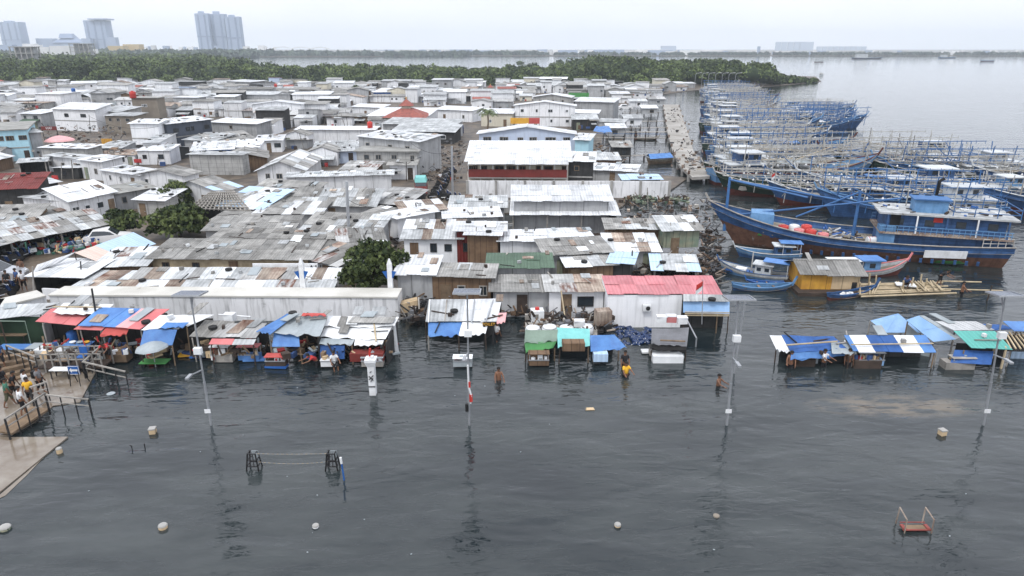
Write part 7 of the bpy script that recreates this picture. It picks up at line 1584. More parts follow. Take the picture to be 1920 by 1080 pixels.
# vendor carts and floating stock by the stalls
def cart(px_, py_, L, m_, top_, label, h_=.9, wheels=True, boxes=6, seed=0):
    v = P(px_, py_+4, 0); rs = random.Random(seed); L *= .8; h_ *= .85; t = thing('vendor_cart', v, label, 'cart'); b = MB(); b.box(v+Z*.3, (L, .5, .34)); b.build('body', M[m_], t)
    b = MB(); b.box(v+Vector((0, -.27, .5)), (L*1.02, .05, .06)); b.build('edge_rail', M['steel'], t)
    b = MB(); b.box(v+Z*(h_+.25), (L*1.05, .6, .04)); b.build('roof', M[top_], t)
    for x in (-1, 1): b = MB(); b.bar(v+Vector((x*L*.46, -.24, .45)), v+Vector((x*L*.46, -.24, h_+.25)), .04); b.bar(v+Vector((x*L*.46, .24, .45)), v+Vector((x*L*.46, .24, h_+.25)), .04); b.build('side_posts', M['steel'], t)
    for i in range(boxes): b = MB(); hh = rs.uniform(.1, .3); b.box(v+Vector((rs.uniform(-L*.4, L*.4), rs.uniform(-.2, .2), .473+hh/2)), (rs.uniform(.1, .3), .2, hh), rs.random()); b.build('goods_box', M[rs.choice(['cloth_red', 'white_plastic', 'tan_wall', 'wood', 'silver_tarp'])], t)
    return t
cart(417, 672, 1.4, 'white_plastic', 'white_tarp', 'white vendor cart half sunk in front of the scrap stall', seed=1)
cart(470, 672, 1.6, 'blue_tarp', 'pink_tarp', 'blue vendor cart between the scrap stall and the red-rag stall', seed=2)
cart(520, 684, 1.5, 'dark_wood', 'red_tarp', 'low dark cart with a red rolled awning before the red-rag stall', .6, seed=3)
cart(618, 684, 1.1, 'white_plastic', 'white_tarp', 'small white cart with folded blue umbrella by the wide white stall', .35, seed=4)
cart(700, 684, 1.6, 'grey_wood', 'silver_tarp', 'cluttered grey cart just behind the white marked gate pillar', .55, seed=5)
cart(868, 684, 1.4, 'silver_tarp', 'white_tarp', 'white and blue tricycle cart loaded with rods before the lone square stall', .5, seed=6)
cart(1010, 682, 1.5, 'brown_wall', 'brown_wall', 'brown wooden cart under the green kiosk', .75, seed=7)
cart(1235, 664, 1.5, 'grey_wood', 'dark_wall', 'grey tray cart under the dark grey kiosk', .5, seed=8)
cart(1508, 678, 1.7, 'silver_tarp', 'glass', 'glass-fronted snack cart under the leftmost right-hand stall', .8, seed=9)
cart(1628, 682, 1.9, 'pale_blue_tarp', 'glass', 'blue snack cart under the striped roof', .8, seed=10)
cart(1800, 684, 1.7, 'dark_wood', 'grey_wood', 'grey rack cart before the dark blue cloth', .5, seed=11)
rs = random.Random(12)
for i, (px_, py_, m_, lb) in enumerate(((478, 675, 'blue_tarp', 'blue raft-like board left of the low dark cart'), (357, 666, 'yellow', 'yellow board drifting under the scrap stall'), (378, 668, 'blue_plastic', 'blue bundle beside the drifting yellow board'), (519, 688, 'blue_plastic', 'blue roll floating under the low dark cart'), (1262, 668, 'silver_tarp', 'grey plank tray afloat by the dark grey kiosk'), (1222, 660, 'white_plastic', 'slanting white board right of the water jugs'), (708, 665, 'pale_blue_tarp', 'pale blue box lid behind the cluttered grey cart'))):
    v = P(px_, py_, .05); t = thing('board', v, lb, 'board'); b = MB(); b.box(v+Z*.06, (1.3, .5, .1), rs.uniform(-.15, .3)); b.build('plank', M[m_], t)
# flags
def flag(px_, pyb, pyt, h0, label):
    a = P(px_, pyb, h0); T = PY(px_+2, pyt, a.y); t = thing('flag', a, label, 'flag'); b = MB(); b.tube([a, T], .025, 6); b.build('pole', M['steel'], t)
    for k_, m_ in ((0, 'red_plastic'), (1, 'white_plastic')):
        b = MB(); z_ = T.z-.1-.3*k_; b.cloth(Vector((T.x, T.y, z_-.3)), Vector((T.x-.4, T.y-.15, z_-.55)), Vector((T.x-.4, T.y-.15, z_-.2)), Vector((T.x, T.y, z_)), nu=5, nv=4, amp=.05, sag=.02, seed=k_); b.build('red_half' if k_ == 0 else 'white_half', M[m_], t)
flag(1316, 608, 524, 2.0, 'red and white flag on a thin pole before the porch banner'); flag(1452, 345, 322, 3.5, 'small red and white flag on a mast behind the largest boat')
# bamboo raft under construction, with poles
t = thing('bamboo_raft', P(1700, 545), 'half-built raft of pale bamboo poles right of the yellow floating house', 'raft'); rs = random.Random(2)
q = [P(1608, 556, .25), P(1768, 548, .25), P(1748, 530, .25), P(1612, 533, .25)]
for i in range(9): b = MB(); f = i/8; b.tube([q[0].lerp(q[3], f)+Vector((rs.uniform(-.6, .3), 0, .02*i % .05)), q[1].lerp(q[2], f)+Vector((rs.uniform(-.5, 1), rs.uniform(-.2, .2), 0))], .07, 6); b.build('long_pole', M['bamboo'], t)
for i in range(14): b = MB(); f = rs.random(); b.tube([q[0].lerp(q[1], f)+Z*.15, q[3].lerp(q[2], min(1, max(0, f+rs.uniform(-.12, .12))))+Z*.15], .06, 6); b.build('cross_pole', M['bamboo'], t)
for i in range(6): b = MB(); f = rs.random(); v = q[0].lerp(q[1], f)+Vector((0, rs.uniform(0, 2), 0)); b.tube([v-Z*.8, v+Vector((rs.uniform(-.3, .3), 0, rs.uniform(.5, 1.2)))], .06, 6); b.build('stake', M['bamboo'], t)
b = MB(); b.box(q[0].lerp(q[2], .62)+Z*.26, (1.4, .8, .06), -.3); b.build('white_board', M['white_plastic'], t)
for px_, a_, c_, lb in ((1790, (1738, 541, .3), (1880, 545, .1), 'long bamboo pole reaching right from the raft'), (1800, (1760, 527, .5), (1840, 529, .5), 'second bamboo pole lying above the first at the raft end')):
    v = P(*a_); t = thing('bamboo_pole', v, lb, 'pole'); b = MB(); b.tube([v, P(*c_)], .06, 6); b.build('stem', M['bamboo'], t)
for px_, py_, h_, lb in ((1850, 564, 1.2, 'dark mooring stake right of the raft'), (1655, 622, 1.0, 'thin stake behind the small pyramid tent')):
    v = P(px_, py_); t = thing('stake', v, lb, 'stake'); b = MB(); b.tube([v-Z*.4, v+Vector((.12, 0, h_))], .05, 6); b.build('stem', M['dark_wood'], t)
# yellow floating house
A, B = P(1506, 512, 1.6), P(1614, 513, 1.6)
yh = house(A, B, 2.9, 1.6, 'GX', .55, 'asbestos', 'yellow_wall', 'floating house with yellow and cream board walls beside the small canoe', wins=0, doors=0, base=.25, name='floating_house', roofs=['asbestos', 'zinc', 'grey_wood' if False else 'asbestos'])
u = (B-A).normalized(); n = Z.cross(u); b = MB(); a_ = A.lerp(B, .52)-n*.04; c_ = B-n*.04; b.hexa([Vector((v.x, v.y, .32)) for v in (a_, c_, c_+n*.03, a_+n*.03)], [v-Z*.06 for v in (a_, c_, c_+n*.03, a_+n*.03)]); b.build('cream_panel', M['tan_wall'], yh)
b = MB(); q = [A-u*.5-n*.9, B+u*.4-n*.9, B+u*.4+n*3.6, A-u*.5+n*3.6]; b.hexa([Vector((v.x, v.y, .0)) for v in q], [Vector((v.x, v.y, .28)) for v in q]); b.build('raft_deck', M['dark_wood'], yh)
drum(P(1599, 542, .3), .25, .6, 'black', 'black drum at the front corner of the yellow floating house')
# channel walkways left of the jetty
for px_, py_, W, lb, m_, rf in ((1120, 300, 3.2, 'tiny stilt hut beside the nearest cluttered channel walkway', 'brown_wall', 'zinc'), (1150, 276, 3., 'stilt hut with grey roof left of the dark wooden canoe', 'dark_wall', 'asbestos'), (1140, 240, 3.6, 'pale stilt hut above the third channel walkway', 'grey_wall', 'white_roof'), (1172, 222, 4., 'stilt hut standing in the channel by the second walkway', 'white_wall', 'zinc'), (1205, 203, 4., 'stilt hut near the far end of the channel', 'grey_wall', 'white_roof'), (1182, 190, 5, 'farthest stilt hut left of the jetty head', 'white_wall', 'zinc'), (1218, 186, 5, 'low stilt hut touching the jetty head', 'grey_wall', 'patched')):
    v = P(px_, py_, 2.2); house(v, v+Vector((W, 0, 0)), 3.4, 2.2, 'M+', .5, rf, m_, lb, wins=1, doors=0, base=.6, seed=px_)
for i, (y0, y1, x0, x1, lb) in enumerate(((212, 210, 1168, 1248, 'farthest plank walkway across the channel, with tyres'), (228, 227, 1150, 1248, 'second plank walkway across the channel'), (241, 239, 1135, 1250, 'third plank walkway across the channel'), (248, 247, 1150, 1252, 'fourth plank walkway across the channel'), (258, 259, 1112, 1250, 'blue-railed walkway across the channel'), (292, 291, 1155, 1262, 'nearest, cluttered walkway across the channel'))):
    a, c = P(x0, y0, .8), P(x1, y1, .8); t = thing('channel_walkway', a, lb, 'walkway'); b = MB(); b.hexa([v for v in (a-Z*.1, c-Z*.1, c+Vector((0, .9, -.1)), a+Vector((0, .9, -.1)))], [a, c, c+Vector((0, .9, 0)), a+Vector((0, .9, 0))]); b.build('deck', M['grey_wood'], t)
    k = int((c-a).length/2)
    for s_ in range(k+1): q = a.lerp(c, s_/k); b = MB(); b.bar(Vector((q.x, q.y, -.5)), q+Z*R.choice([.0, .5, .9]), .12); b.bar(Vector((q.x, q.y+.8, -.5)), q+Vector((0, .8, .1)), .12); b.build('stilt', M['dark_wood'], t)
    if i in (0, 4): b = MB(); b.bar(a+Z*.8, c+Z*.8, .07); b.build('rail', M['blue_pole' if i == 4 else 'white_paint'], t)
t = thing('canopy', P(1130, 260), 'blue tarpaulin canopy on poles left of the channel', 'canopy'); q = [P(1112, 246, 3), P(1148, 248, 3), P(1142, 236, 3.6), P(1118, 236, 3.6)]; b = MB(); b.cloth(*q, amp=.3, sag=.3, seed=4); b.build('tarpaulin', M['blue_tarp'], t)
for v in q: b = MB(); b.bar(Vector((v.x, v.y, 0)), v, .1); b.build('post', M['grey_wood'], t)

# ------------------------------------------------------------------ vehicles
def wheel(par, c, r_, w_, m='rubber', rim='steel', ax=(0, 1, 0)):
    c = Vector(c); ax = Vector(ax); b = MB(); b.tube([c-ax*w_/2, c+ax*w_/2], r_, 14); wl = b.build('wheel', M[m], par); b = MB(); b.tube([c-ax*(w_/2+.01), c+ax*(w_/2+.01)], r_*.6, 12); b.build('rim', M[rim], wl)
def car(body, label, loc, rz):
    r = local('parked_car', label, 'car'); b = MB()
    prof = [(-2.1, .35), (-2.15, .8), (-1.9, 1.0), (-1.5, 1.06), (-1.1, 1.55), (.2, 1.6), (.95, 1.05), (1.9, .85), (2.15, .6), (2.1, .32)]
    for i in range(len(prof)-1):
        (x0, z0), (x1, z1) = prof[i], prof[i+1]; w0 = .86 if z0 < 1.1 else .66; w1 = .86 if z1 < 1.1 else .66
        b.poly([(x0, -w0, z0), (x0, w0, z0), (x1, w1, z1), (x1, -w1, z1)])
    for s_ in (-1, 1): b.poly([(x, s_*(.86 if z < 1.1 else .66), z) for x, z in prof][::s_])
    b.poly([(-2.1, -.86, .35), (2.1, -.86, .32), (2.1, .86, .32), (-2.1, .86, .35)]); b.build('body', M[body], r)
    for s_ in (-1, 1): b = MB(); b.poly([(-1.35, s_*.86, 1.08), (.8, s_*.86, 1.08), (.15, s_*.68, 1.52), (-1.05, s_*.68, 1.5)]); b.build('side_window', M['glass'], r)
    b = MB(); b.poly([(.98, -.76, 1.07), (.98, .76, 1.07), (.26, .6, 1.575), (.26, -.6, 1.575)]); b.build('windscreen', M['glass'], r)
    for x in (-1.3, 1.3):
        for s_ in (-1, 1): wheel(r, (x, s_*.8, .32), .32, .2)
    for s_ in (-1, 1): b = MB(); b.box((2.1, s_*.6, .68), (.12, .35, .15)); b.build('headlight', M['white_plastic'], r)
    r.location = loc; r.rotation_euler = (0, 0, rz); return r
D('silver', (.5, .52, .55), (.45, .47, .5), .3, .05, .1, metal=.5)
D('gloss_white', (.8, .8, .8), (.75, .75, .75), .25, .05, .1, spec=.6)
car('silver', 'silver car parked at the left border beside the motorcycles', P(-6, 527, .14), .1)
car('gloss_white', 'white car parked at the end of the channel walkway', P(1172, 206, .9), .05)
car('gloss_white', 'white car mostly hidden behind the pale blue gable roof', P(205, 458, .14), .35)
r = local('motorcycle', 'x', 'motorcycle')
for x in (-.62, .62): wheel(r, (x, 0, .3), .3, .11, rim='dark_metal')
b = MB(); b.hexa([(x, y, .38) for x, y in ((-.45, -.1), (.45, -.1), (.45, .1), (-.45, .1))], [(x, y, .72) for x, y in ((-.6, -.12), (.25, -.1), (.25, .1), (-.6, .12))]); b.build('body', M['dark_metal'], r)
b = MB(); b.box((-.25, 0, .78), (.75, .26, .1)); b.build('seat', M['black'], r)
b = MB(); b.hexa([(x, y, .5) for x, y in ((.4, -.12), (.62, -.1), (.62, .1), (.4, .12))], [(x, y, 1.0) for x, y in ((.32, -.14), (.45, -.12), (.45, .12), (.32, .14))]); fr = b.build('front_fairing', M['navy_jug'], r)
b = MB(); b.box((.47, 0, .93), (.08, .16, .12)); b.build('headlight', M['white_plastic'], fr)
b = MB(); b.tube([(.3, -.34, 1.03), (.38, 0, 1.0), (.3, .34, 1.03)], .02, 6); b.tube([(.62, 0, .3), (.4, 0, 1.0)], .03, 6); b.build('handlebar', M['steel'], r)
b = MB(); b.tube([(-.7, -.14, .3), (.1, -.14, .32)], .045, 6); b.build('exhaust', M['steel'], r)
index_kids(); moto = r; first = True; rs = random.Random(6)
rows = [((5, 502), (95, 462), 9, 'by the long roadside market shed'), ((102, 466), (150, 455), 4, 'near the bamboo wall of the market shed'), ((815, 372), (845, 325), 10, 'crowded along the street beside the lodging wall'), ((170, 290), (235, 285), 6, 'among the street stalls under the white two-storey shop'), ((5, 560), (15, 552), 2, 'at the left border beside the sea wall'), ((832, 372), (858, 378), 4, 'at the street corner by the tall post')]
for (p0, p1, n_, wh_) in rows:
    for i in range(n_):
        f = i/max(1, n_-1); v = P(p0[0]+(p1[0]-p0[0])*f+rs.uniform(-3, 3), p0[1]+(p1[1]-p0[1])*f+rs.uniform(-2, 2), .14); rz = rs.uniform(.9, 1.6) if p0[0] < 300 else rs.uniform(-.3, .5)
        lb = ordinal(i)+' motorcycle from the near end parked '+wh_
        if first: moto.location = v; moto.rotation_euler = (0, 0, rz); moto['label'] = lb; moto['group'] = 'parked motorcycles'; first = False
        else: dup(moto, v, rz, 1, lb, 'parked motorcycles')
# auto rickshaw
r = local('auto_rickshaw', 'teal-topped auto rickshaw with red lower body in the street', 'auto rickshaw'); b = MB(); b.hexa([(x, y, .35) for x, y in ((-1.2, -.65), (.9, -.6), (.9, .6), (-1.2, .65))], [(x, y, 1.0) for x, y in ((-1.2, -.65), (.7, -.55), (.7, .55), (-1.2, .65))]); b.build('body', M['red_paint'], r)
b = MB(); b.hexa([(x, y, 1.35) for x, y in ((-1.2, -.66), (.5, -.56), (.5, .56), (-1.2, .66))], [(x, y, 1.8) for x, y in ((-1.1, -.5), (.3, -.45), (.3, .45), (-1.1, .5))]); b.build('hood', M['teal_tarp'], r)
b = MB(); b.hexa([(x, y, 1.0) for x, y in ((-1.15, -.6), (.66, -.53), (.66, .53), (-1.15, .6))], [(x, y, 1.35) for x, y in ((-1.15, -.6), (.5, -.53), (.5, .53), (-1.15, .6))]); b.build('windows', M['glass'], r)
for x, y in ((.85, 0), (-.8, -.55), (-.8, .55)): wheel(r, (x, y, .25), .25, .12)
r.location = P(790, 366, .14); r.rotation_euler = (0, 0, -1.45); r.scale = (1.3, 1.3, 1.3)

# ------------------------------------------------------------------ people
def person(loc, rz, label, shirt='cloth_white', pants='cloth_black', pose='stand', bare=False, lean=0., arms=(.15, .15), h=1.65, sink=0, step=.12, hat=None, bag=None):
    """one continuous skinned body; clothing and hair are its children"""
    k = h/1.65; V = []; E = []; Rr = []
    def av(p, r_, par=None):
        V.append(Vector(p)*k); Rr.append(r_*k); i = len(V)-1
        if par is not None: E.append((par, i))
        return i
    hip = .88; dz_ = {'stand': 0, 'sit': -.42, 'crouch': -.5, 'walk': 0, 'bend': -.04}[pose]
    ln = lean + (.85 if pose == 'bend' else .45 if pose == 'crouch' else .1 if pose == 'sit' else 0)
    def tor(d, x=0, f=0): return Vector((x, -math.sin(ln)*d-f*math.cos(ln), hip+dz_+math.cos(ln)*d))
    pel = av(tor(0), .125); wst = av(tor(.17), .115, pel); ch = av(tor(.36), .145, wst); nb = av(tor(.5), .075, ch); nk = av(tor(.57), .052, nb)
    hd1 = av(tor(.63, 0, .02), .078, nk); hd2 = av(tor(.7, 0, .015), .092, hd1); hd3 = av(tor(.77, 0, 0), .07, hd2)
    av(tor(.66, 0, .105), .014, hd2)                                                     # nose
    for sx in (-1, 1): av(tor(.68, sx*.098, -.01), .014, hd2)                             # ears
    hands = []
    for j, sx in enumerate((-1, 1)):
        sh = av(tor(.45, sx*.17), .062, ch); a_ = arms[j]
        el = V[sh]/k+Vector((sx*.07, -.27*math.sin(a_), -.27*math.cos(a_))); e = av(el, .042, sh)
        a2 = a_+(.5 if a_ > .5 else .2); wv = el+Vector((sx*.0, -.24*math.sin(a2), -.24*math.cos(a2))); w_ = av(wv, .027, e)
        dr = (wv-el).normalized(); pv = wv+dr*.07; pm = av(pv, .032, w_); hands.append(pv)
        side = Vector((0, 1, 0)) if abs(dr.z) > .7 else Vector((1, 0, 0))
        for f_, (o_, l_) in enumerate(((-.03, .075), (-.01, .085), (.01, .08), (.03, .065))):
            f1 = av(pv+side*o_+dr*.04, .0095, pm); av(pv+side*o_*1.15+dr*(.04+l_)+Vector((-sx*.02, -.01, 0)), .008, f1)
        t1_ = av(pv+side*-.045+dr*-.0, .011, pm); av(pv+side*-.065+dr*.045, .009, t1_)
    for j, sx in enumerate((-1, 1)):
        hj = av((sx*.085, 0, hip+dz_-.06), .092, pel); st_ = step*(1 if j else -1) if pose in ('stand', 'walk', 'bend') else 0
        if pose == 'sit': kn = (sx*.12, -.42, hip+dz_-.04); an = (sx*.12, -.44, .08)
        elif pose == 'crouch': kn = (sx*.17, -.4, .52); an = (sx*.13, -.12, .08)
        else: kn = (sx*.1, -st_*.5-.03, .47); an = (sx*.1, -st_+.02, .08)
        kv = av(kn, .06, hj); av(((Vector(kn)+Vector(an))/2+Vector((0, .02, .03))), .05, kv); av_ = av(an, .036, len(V)-1); ft = av(Vector(an)+Vector((0, -.1, -.045)), .036, av_); av(Vector(an)+Vector((0, -.17, -.05)), .025, ft)
    def skinmesh(nm, vs, es, rs_, m, parent, sub=1):
        me = bpy.data.meshes.new(nm); me.from_pydata([tuple(v) for v in vs], es, []); o = bpy.data.objects.new(nm, me); COL.objects.link(o)
        md = o.modifiers.new('skin', 'SKIN'); md.use_smooth_shade = True
        for v_, r_ in zip(me.skin_vertices[0].data, rs_): v_.radius = (r_, r_)
        me.skin_vertices[0].data[0].use_root = True
        sb = o.modifiers.new('sub', 'SUBSURF'); sb.levels = sb.render_levels = sub
        dg = bpy.context.evaluated_depsgraph_get(); dg.update(); nm_ = bpy.data.meshes.new_from_object(o.evaluated_get(dg)); o.modifiers.clear(); o.data = nm_; nm_.materials.clear(); nm_.materials.append(M[m])
        nm_.polygons.foreach_set('use_smooth', [True]*len(nm_.polygons))
        if parent is not None: o.parent = parent
        return o
    body = skinmesh('person', V, E, Rr, 'skin', None); tag(body, label, 'person')
    if not bare:
        sv = [V[pel]+Vector((0, 0, -.0)), V[wst], V[ch], V[nb]]; se = [(0, 1), (1, 2), (2, 3)]; sr = [.155*k, .148*k, .17*k, .09*k]
        for sx in (0, 1):
            shi = [i for i in range(len(V)) if E and (ch, i) in E and abs(V[i].x) > .1*k][sx]; eli = [b_ for a_, b_ in E if a_ == shi][0]
            sv += [V[shi], V[shi].lerp(V[eli], .7)]; n_ = len(sv); se += [(2, n_-2), (n_-2, n_-1)]; sr += [.082*k, .066*k]
        skinmesh('shirt', sv, se, sr, shirt, body)
    pv_ = [V[pel]+Vector((0, 0, .03))]; pe = []; pr = [.15*k]
    for hjv in [i for i in range(len(V)) if (pel, i) in E and i != wst]:
        kv = [b_ for a_, b_ in E if a_ == hjv][0]; mid_ = [b_ for a_, b_ in E if a_ == kv][0]; pv_ += [V[hjv], V[kv], V[mid_].lerp(V[kv], .4)]; n_ = len(pv_); pe += [(0, n_-3), (n_-3, n_-2), (n_-2, n_-1)]; pr += [.115*k, .082*k, .075*k]
    skinmesh('trousers', pv_, pe, pr, pants, body)
    hp = V[hd2]; hr = MB(); n_ = 12; ups = (V[hd3]-V[hd1]).normalized()
    rings = [(0.0, .12), (.045, .112), (.085, .078), (.108, .02)]
    for q in range(3):
        for j in range(n_):
            def hv(r_, z_, jj): a = 2*math.pi*jj/n_; return hp+Vector((math.cos(a)*r_*k*.92, math.sin(a)*r_*k+.012, z_*k+.01))+Vector((0, .015 if math.sin(a) > 0 and z_ == 0 else 0, -.05*k if math.sin(a) > .2 and z_ == 0 else 0))
            hr.poly([hv(rings[q][1], rings[q][0], j), hv(rings[q][1], rings[q][0], j+1), hv(rings[q+1][1], rings[q+1][0], j+1), hv(rings[q+1][1], rings[q+1][0], j)])
    body['_o'] = (0, 0, 0); hr.build('hair' if not hat else 'cap', M[hat or 'hair'], body)
    ey = MB()
    for sx in (-1, 1): ey.box(hp+Vector((sx*.034*k, -.088*k, .012*k)), (.022*k, .012*k, .012*k))
    ey.box(hp+Vector((0, -.082*k, -.055*k)), (.045*k, .012*k, .01*k)); ey.build('face_features', M['hair'], body)
    if bag: b = MB(); b.box(V[ch]+Vector((0, .17, -.05)), (.3, .16, .4)); b.build('backpack', M[bag], body)
    body.location = Vector(loc)-Z*sink; body.rotation_euler = (0, 0, rz); return body
pe = [
 (P(55, 745, .05), 2.6, 'person in white shirt with black strap seen from behind on the wet platform', dict(bag=None, shirt='cloth_white')),
 (P(60, 757, .05), .4, 'person in yellow shirt close beside the white-shirted one with black strap', dict(shirt='cloth_yellow', h=1.55)),
 (P(46, 778, .42), 2.4, 'person in white shirt standing on the near walkway', dict(shirt='cloth_white', h=1.6)),
 (P(79, 738, .05), 1.7, 'person in pale shirt and dark trousers carrying a big black bag', dict(shirt='cloth_grey', bag='black')),
 (P(12, 738, .05), 2.9, 'person in black shirt with backpack at the left border of the platform', dict(shirt='cloth_black', bag='cloth_black')),
 (P(20, 762, .05), 2.2, 'person in dark green clothes walking at the left border', dict(shirt='cloth_green', pants='cloth_olive', pose='walk', step=.25)),
 (P(28, 748, .05), 1.9, 'person in dark clothes bending beside the backpacked one', dict(shirt='cloth_black', lean=.3)),
 (P(5, 690, .3), 1.0, 'person in blue at the top of the wooden steps', dict(shirt='cloth_blue')),
 (P(206, 676, .3), .1, 'person in red leaning forward at the table of the red-awning stall', dict(shirt='cloth_red', pose='bend', arms=(.9, .9))),
 (P(440+0, 689, -.2), .6, 'x', None), 
 (P(595, 690, -.1), -.9, 'person in red shirt bending over the small white cart', dict(shirt='cloth_red', pose='bend', arms=(1., 1.), sink=.3)),
 (P(627, 690, .0), .5, 'person in patterned pale shirt sitting at the small white cart', dict(shirt='cloth_white', pose='sit', arms=(.8, .8), sink=.1)),
 (P(935, 712), .2, 'bare-chested person wading waist deep right of the lone square stall', dict(bare=True, sink=.88, arms=(.5, .7), pants='cloth_brown')),
 (P(932, 640), 2.2, 'person in pale blue shirt standing behind the toilet board', dict(shirt='cloth_white', sink=.3)),
 (P(1173, 706), .3, 'person in yellow shirt wading toward the kiosks', dict(shirt='cloth_yellow', sink=.72, arms=(.7, .9))),
 (P(1171, 688), .1, 'person in dark shirt wading just behind the yellow-shirted one', dict(shirt='cloth_black', sink=.6)),
 (P(1347, 722), .8, 'bare-backed person chest deep in front of the thin cable pole', dict(bare=True, sink=.98, arms=(.9, .9))),
 (P(1481, 690), -.3, 'bare-chested person at the left corner of the leftmost right-hand stall', dict(bare=True, sink=.55, arms=(.6, .4))),
 (P(1543, 688), .6, 'person in white shirt with dark hair beside the glass-fronted snack cart', dict(shirt='cloth_white', sink=.5, arms=(.9, .9))),
 (P(1589, 687), -.2, 'person in brown standing between the two right-hand stalls', dict(shirt='cloth_brown', sink=.5)),
 (P(1697, 539, .35), -.4, 'person in dark blue and white crouching on the bamboo raft', dict(shirt='cloth_blue', pose='crouch', arms=(.9, 1.))),
 (P(1760, 535, .35), .8, 'person in black bending on the far end of the bamboo raft', dict(shirt='cloth_black', pose='bend', arms=(.8, .8))),
 (P(1802, 556), 1.2, 'bare-chested person standing in the water right of the raft', dict(bare=True, sink=.45, arms=(.7, .5))),
 (P(18, 545, .14), .4, 'person in dark clothes next to the silver car', dict(shirt='cloth_black')),
 (P(36, 541, .14), -.5, 'person in grey-blue on the road by the silver car', dict(shirt='cloth_blue')),
 (P(47, 545, .14), .9, 'person in white and black walking past the motorcycles', dict(shirt='cloth_white', pose='walk', step=.2)),
 (P(44, 520, .14), .2, 'person in brown shirt on the muddy road beyond the silver car', dict(shirt='cloth_brown')),
 (P(826, 345, .14), .5, 'person in white among the motorcycles in the street', dict(shirt='cloth_white')),
 (P(848, 352, .14), -.5, 'person in dark red walking in the street', dict(shirt='cloth_red', pose='walk')),
 (P(1192, 262, .9), .5, 'person standing on the blue-railed channel walkway', dict(shirt='cloth_black')),
]
for loc_, rz_, lb, kw in pe:
    if kw is not None: person(loc_, rz_, lb, **kw)
# ------------------------------------------------------------------ debris and clutter nobody could count
def clutter(name, px0, px1, py0, py1, n, seed, z=.3, mats=('dark_wood', 'grey_wood', 'grey_tarp', 'brown_wall', 'rusty', 'dark_metal'), ln=1.0, z0=0.):
    rs = random.Random(seed); b = MB()
    for i in range(n):
        zz = rs.uniform(z0, z0+z); a = P(rs.uniform(px0, px1), rs.uniform(py0, py1), zz); m_ = rs.choice([0, 0, 1, 2, 3, 4, 5, 5])
        if rs.random() < .6: b.bar(a, a+Vector((rs.uniform(-ln, ln), rs.uniform(-ln, ln), rs.uniform(-.1, .6))), rs.uniform(.04, .12), None, m_, rs.random())
        else: b.box(a, (rs.uniform(.15, .7), rs.uniform(.15, .5), rs.uniform(.08, .4)), rs.random()*3, m_, rs.random())
    tag(b.build(name, [M[k] for k in mats]), kind='stuff')
clutter('shore_debris', 1160, 1345, 376, 430, 190, 1, .6, ln=.8); clutter('shore_weeds', 1170, 1290, 368, 380, 160, 21, .7, mats=('green_wall', 'dark_wood', 'green_roof', 'green_roof', 'brown_wall', 'dark_wood'), ln=.5); clutter('wood_debris', 1312, 1350, 432, 535, 120, 2, .4, ln=1.1); clutter('street_debris', 795, 870, 258, 345, 260, 3, 1.2); clutter('yard_debris', 752, 800, 545, 600, 170, 4, .8)
clutter('stall_debris', 985, 1150, 590, 622, 220, 5, 1.1, ln=.6); clutter('alley_debris', 700, 760, 400, 470, 160, 6, .7); clutter('quay_debris', 1112, 1175, 265, 312, 170, 7, .8); clutter('jetty_debris', 1256, 1300, 215, 318, 60, 8, .5, ln=.6, z0=1.12); clutter('jetty_goods', 1249, 1274, 200, 225, 22, 18, .8, ln=.8, z0=1.12); clutter('jetty_scrap', 1285, 1318, 285, 320, 35, 28, .6, ln=.8, z0=1.12)
clutter('roadside_debris', 60, 240, 235, 300, 420, 9, 2.2, ln=.9); clutter('market_goods', 10, 190, 440, 475, 260, 10, 1.2, mats=('silver_tarp', 'cloth_red', 'white_plastic', 'cloth_blue', 'tan_wall', 'cloth_green'), ln=.4); clutter('landing_debris', 1140, 1330, 478, 520, 300, 11, .7); clutter('row_debris', 930, 1135, 555, 590, 150, 12, .7, ln=.8)
clutter('stock_debris', 60, 740, 640, 668, 330, 13, .9, mats=('dark_wood', 'cloth_red', 'silver_tarp', 'cloth_blue', 'tan_wall', 'wood'), ln=.4); clutter('roof_scraps', 380, 560, 596, 612, 80, 14, 2.9, ln=.8) if False else None
# poles, boards and tyres weighing down near roofs: each a thing
rs = random.Random(31)
W_ = [((700, 592), (705, 640), 2.3, 1.65, 'bamboo', 'bamboo pole lying down the slope of the wide white stall'), ((806, 562), (803, 604), 2.22, 1.5, 'white_paint', 'white batten along the left edge of the lone square stall'), ((838, 562), (834, 602), 2.22, 1.5, 'grey_wood', 'curved grey batten across the lone square stall roof'), ((890, 562), (884, 604), 2.24, 1.52, 'steel', 'thin grey batten on the white half of the lone square stall'), ((925, 562), (910, 604), 2.24, 1.52, 'steel', 'second thin grey batten near the pink flap'),
      ((1052, 545), (1060, 600), 2.2, .6, 'bamboo', 'pale pole leaning on the flaking rusty roof'), ((1475, 647), (1570, 640), 1.5, 1.5, 'bamboo', 'long pale pole across the leftmost blue roof'), ((100, 575), (190, 576), 2.8, 2.8, 'bamboo', 'yellow bamboo over the white cloth of the faded red stall'), ((410, 590), (470, 594), 2.3, 2.3, 'white_plastic', 'white pipe across the scrap stall roof'), ((1238, 638), (1285, 640), 1.3, 1.3, 'wood', 'brown stick lying on the dark grey kiosk')]
for (a_, c_, za, zc, m_, lb) in W_:
    a, c = P(*a_, za), P(*c_, zc); t = thing('batten', a, lb, 'pole'); b = MB(); b.tube([a, c], .05, 6); b.build('stem', M[m_], t)
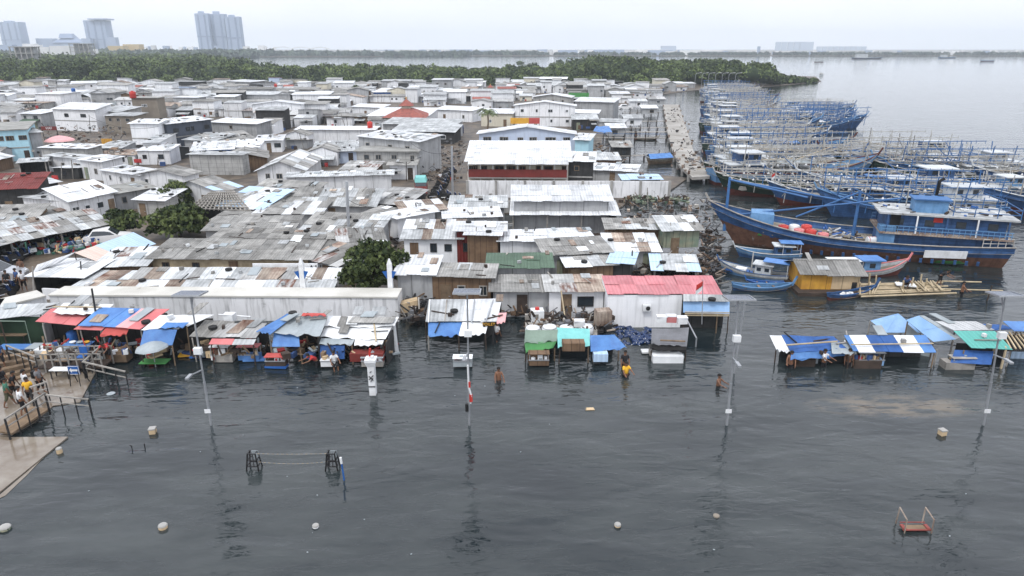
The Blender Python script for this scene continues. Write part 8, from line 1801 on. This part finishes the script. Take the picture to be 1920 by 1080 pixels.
for px_, py_, lb, m_ in ((1086, 612, 'white foam box stack left on the kiosk deck', 'white_plastic'), (1240, 604, 'stack of foam boxes on the back of the dark grey kiosk', 'white_plastic'), (1258, 603, 'crate with red print beside the foam boxes', 'pink_plastic'), (1278, 606, 'pale crate at the right end above the dark grey kiosk', 'white_plastic'), (432, 600, 'white square can on the scrap stall roof', 'white_plastic')):
    z_ = 1.5 if px_ > 1200 else (1.1 if px_ > 1000 else 2.1); v = P(px_, py_, z_); t = thing('crate', v, lb, 'crate'); b = MB(); b.box(v+Z*.2, (.62, .42, .4), rs.uniform(-.3, .3)); b.build('box', M[m_], t); b = MB(); b.box(v+Z*.425, (.66, .46, .05), 0); b.build('lid', M['white_paint'], t)

# scraps, planks, tyres and cans strewn over the nearer roofs
rs = random.Random(17); b = MB()
for (A, B, C, E) in ROOFS:
    ar = (B-A).length*(E-A).length
    for i in range(int(ar*(.42 if A.y > 43 else .75))):
        u, v = rs.uniform(.03, .97), rs.uniform(.03, .97); p = A*(1-u)*(1-v)+B*u*(1-v)+C*u*v+E*(1-u)*v; k = rs.random(); U = (B-A).normalized(); V_ = (E-A).normalized()
        if k < .4:
            a = rs.uniform(-.4, .4)+(1.57 if rs.random() < .5 else 0); dv = (U*math.cos(a)+V_*math.sin(a))*rs.uniform(.5, 1.6); b.bar(p, p+dv, rs.uniform(.05, .11), .05, rs.choice([0, 1, 1, 5]), rs.random())
        elif k < .7:
            w_, l_ = rs.uniform(.3, .9), rs.uniform(.5, 1.3); q = [p, p+U*w_, p+U*w_+V_*l_, p+V_*l_]; b.hexa(q, [x+Z*.04 for x in q], rs.choice([2, 2, 3, 6, 7, 4]), rs.random())
        elif k < .8: b.tube([p+Z*.0, p+Z*.14], .26, 9, 5)
        else: b.box(p+Z*.1, (rs.uniform(.12, .35), rs.uniform(.12, .3), .2), rs.random()*3, rs.choice([0, 1, 2, 4, 6]), rs.random())
tag(b.build('roof_scraps', [M[k] for k in ('dark_wood', 'grey_wood', 'zinc', 'rusty', 'white_plastic', 'rubber', 'old_asbestos', 'silver_tarp')]), kind='stuff')
# ------------------------------------------------------------------ the air
def _haze(t):
    n, l = t.nodes, t.links; o = n.new('ShaderNodeOutputMaterial'); p = n.new('ShaderNodeVolumePrincipled')
    p.inputs['Color'].default_value = (.86, .94, 1, 1); p.inputs['Density'].default_value = HAZE; p.inputs['Anisotropy'].default_value = .1; l.new(p.outputs[0], o.inputs['Volume'])
HAZE = .00021
simple('haze', _haze)
b = MB(); b.box((0, 2600, 67), (13000, 5600, 138)); o = b.build('haze', M['haze']); o['kind'] = 'stuff'
M['haze'].cycles.homogeneous_volume = True
for o in bpy.data.objects:
    for k in ('_o', 'top'):
        if k in o: del o[k]
